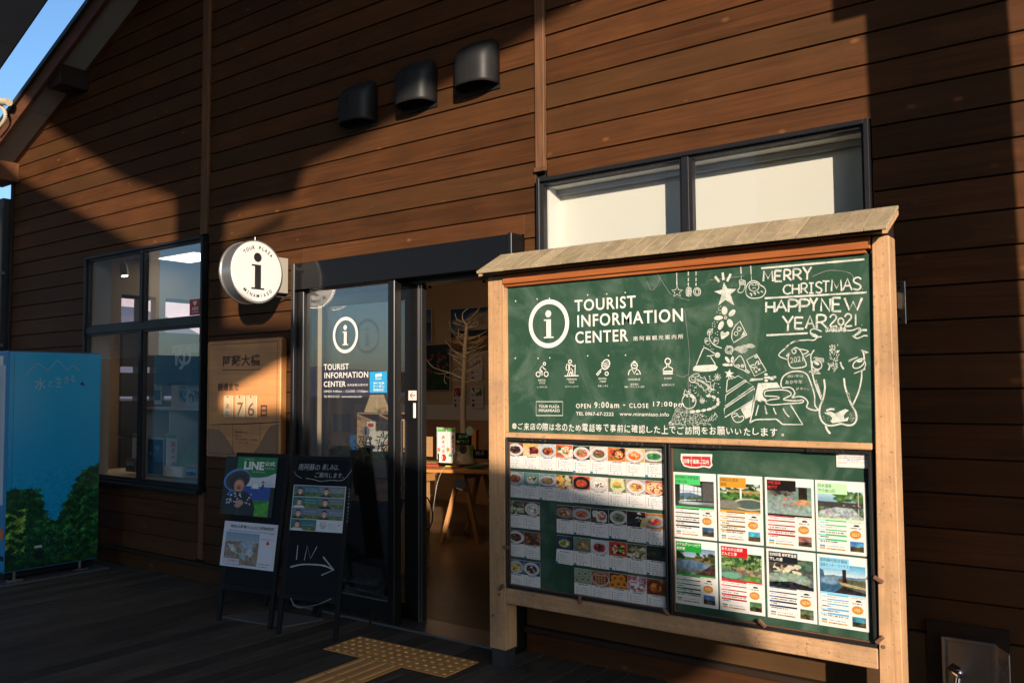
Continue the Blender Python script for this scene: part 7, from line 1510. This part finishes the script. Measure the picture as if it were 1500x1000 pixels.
t, a, b, d = panel('night_view_poster', 'dark blue night view poster standing on the sill of the left window', 'poster', 4.40, (217, 640, 240, 694), M['paper'], .006); im.place('print', (a.x+.003, 4.40, a.z-.003), (b.x-.003, 4.40, a.z-.003), (a.x+.003, 4.40, d.z+.003), t, None, .001)
for k, (xa, xb2, yt, yb) in enumerate(((195, 204, 636, 686), (244, 259, 636, 690))):
    t, a, b, d = panel('mini_banner', ['white mini banner beside the mullion in the left window', 'white mini banner with red and green lettering right of the blue poster'][k], 'mini banner', 4.42, (xa, yt, xb2, yb), M['paper'], .004); t['group'] = 'mini banners in the left window'
    MB().box(a.x+.002, b.x-.002, 4.4185, 4.4197, a.z-.03, a.z-.003).build('green_band', bpy.data.materials['grass_green_print'], t)
    for i, ch in enumerate('あそべる'):
        zt = a.z-.06-i*.06; text('lettering', ch, (a.x+(b.x-a.x)*.45, 4.4185, zt-.048), (b.x-.008, 4.4185, zt-.048), (a.x+(b.x-a.x)*.45, 4.4185, zt), M['red'], t, .01, NY, .0005)
    q = MB(); q.cyl((a.x-.005, 4.42, d.z), (a.x-.005, 4.42, a.z+.01), .003, n=6); q.cyl((a.x-.01, 4.42, a.z+.006), (b.x+.01, 4.42, a.z+.006), .003, n=6); q.build('pole', M['whitepl'], t)
t = thing('relief_map', 'green relief map leaning diagonally in the left window', 'map', tuple(I(4.36)(275, 665)))
im = Img(60, 60, (150, 175, 130)); im.noise(0, 0, 1, 1, 26, 7); im.dabs(0, 0, 1, 1, [(170, 180, 120), (110, 150, 100), (190, 180, 140), (90, 135, 110)], 50, .04, .1); im.dashes(0, .96, 1, (190, 60, 60), .03, 1, .8)
f = I(4.36); A0, A1, A2, A3 = f(245, 690), f(292.5, 636), f(292.5, 676), f(290, 688)
MB().prism([(f(246,690).x, f(246,690).z), (f(292.5,637).x, f(292.5,637).z), (f(292.5,690).x, f(292.5,690).z)], 4.362, 4.372).build('map_board', plain('map_green', (.24,.32,.17,1), .6, var=.5, scale=9), t)
MB().box(f(242,690).x, f(270,690).x, 4.34, 4.36, f(250,697).z, f(250,682).z).build('white_caption', M['paper'], t)
for k, (pxs, lab, Y_) in enumerate((((271, 679, 290, 699), 'wooden photo frame with a portrait, at the right of the left window sill', 4.33), ((184, 670, 198, 690), 'small dark photo frame on the sill left of the mullion', 4.40))):
    t, a, b, d = panel('photo_frame', lab, 'photo frame', Y_, pxs, M['crate'] if k == 0 else M['tableleg'], .015)
    im = Img(24, 24, (110, 150, 185)); im.grad(0, 0, 1, .6, (90, 140, 190), (180, 195, 200)); im.rect(0, .6, 1, 1, (60, 80, 90)); im.ell(.6, .65, .12, .16, (60, 30, 60), .2); im.place('print', (a.x+.02, Y_, a.z-.02), (b.x-.02, Y_, a.z-.02), (a.x+.02, Y_, d.z+.02), t, None, .002)
# mark top-level leftovers
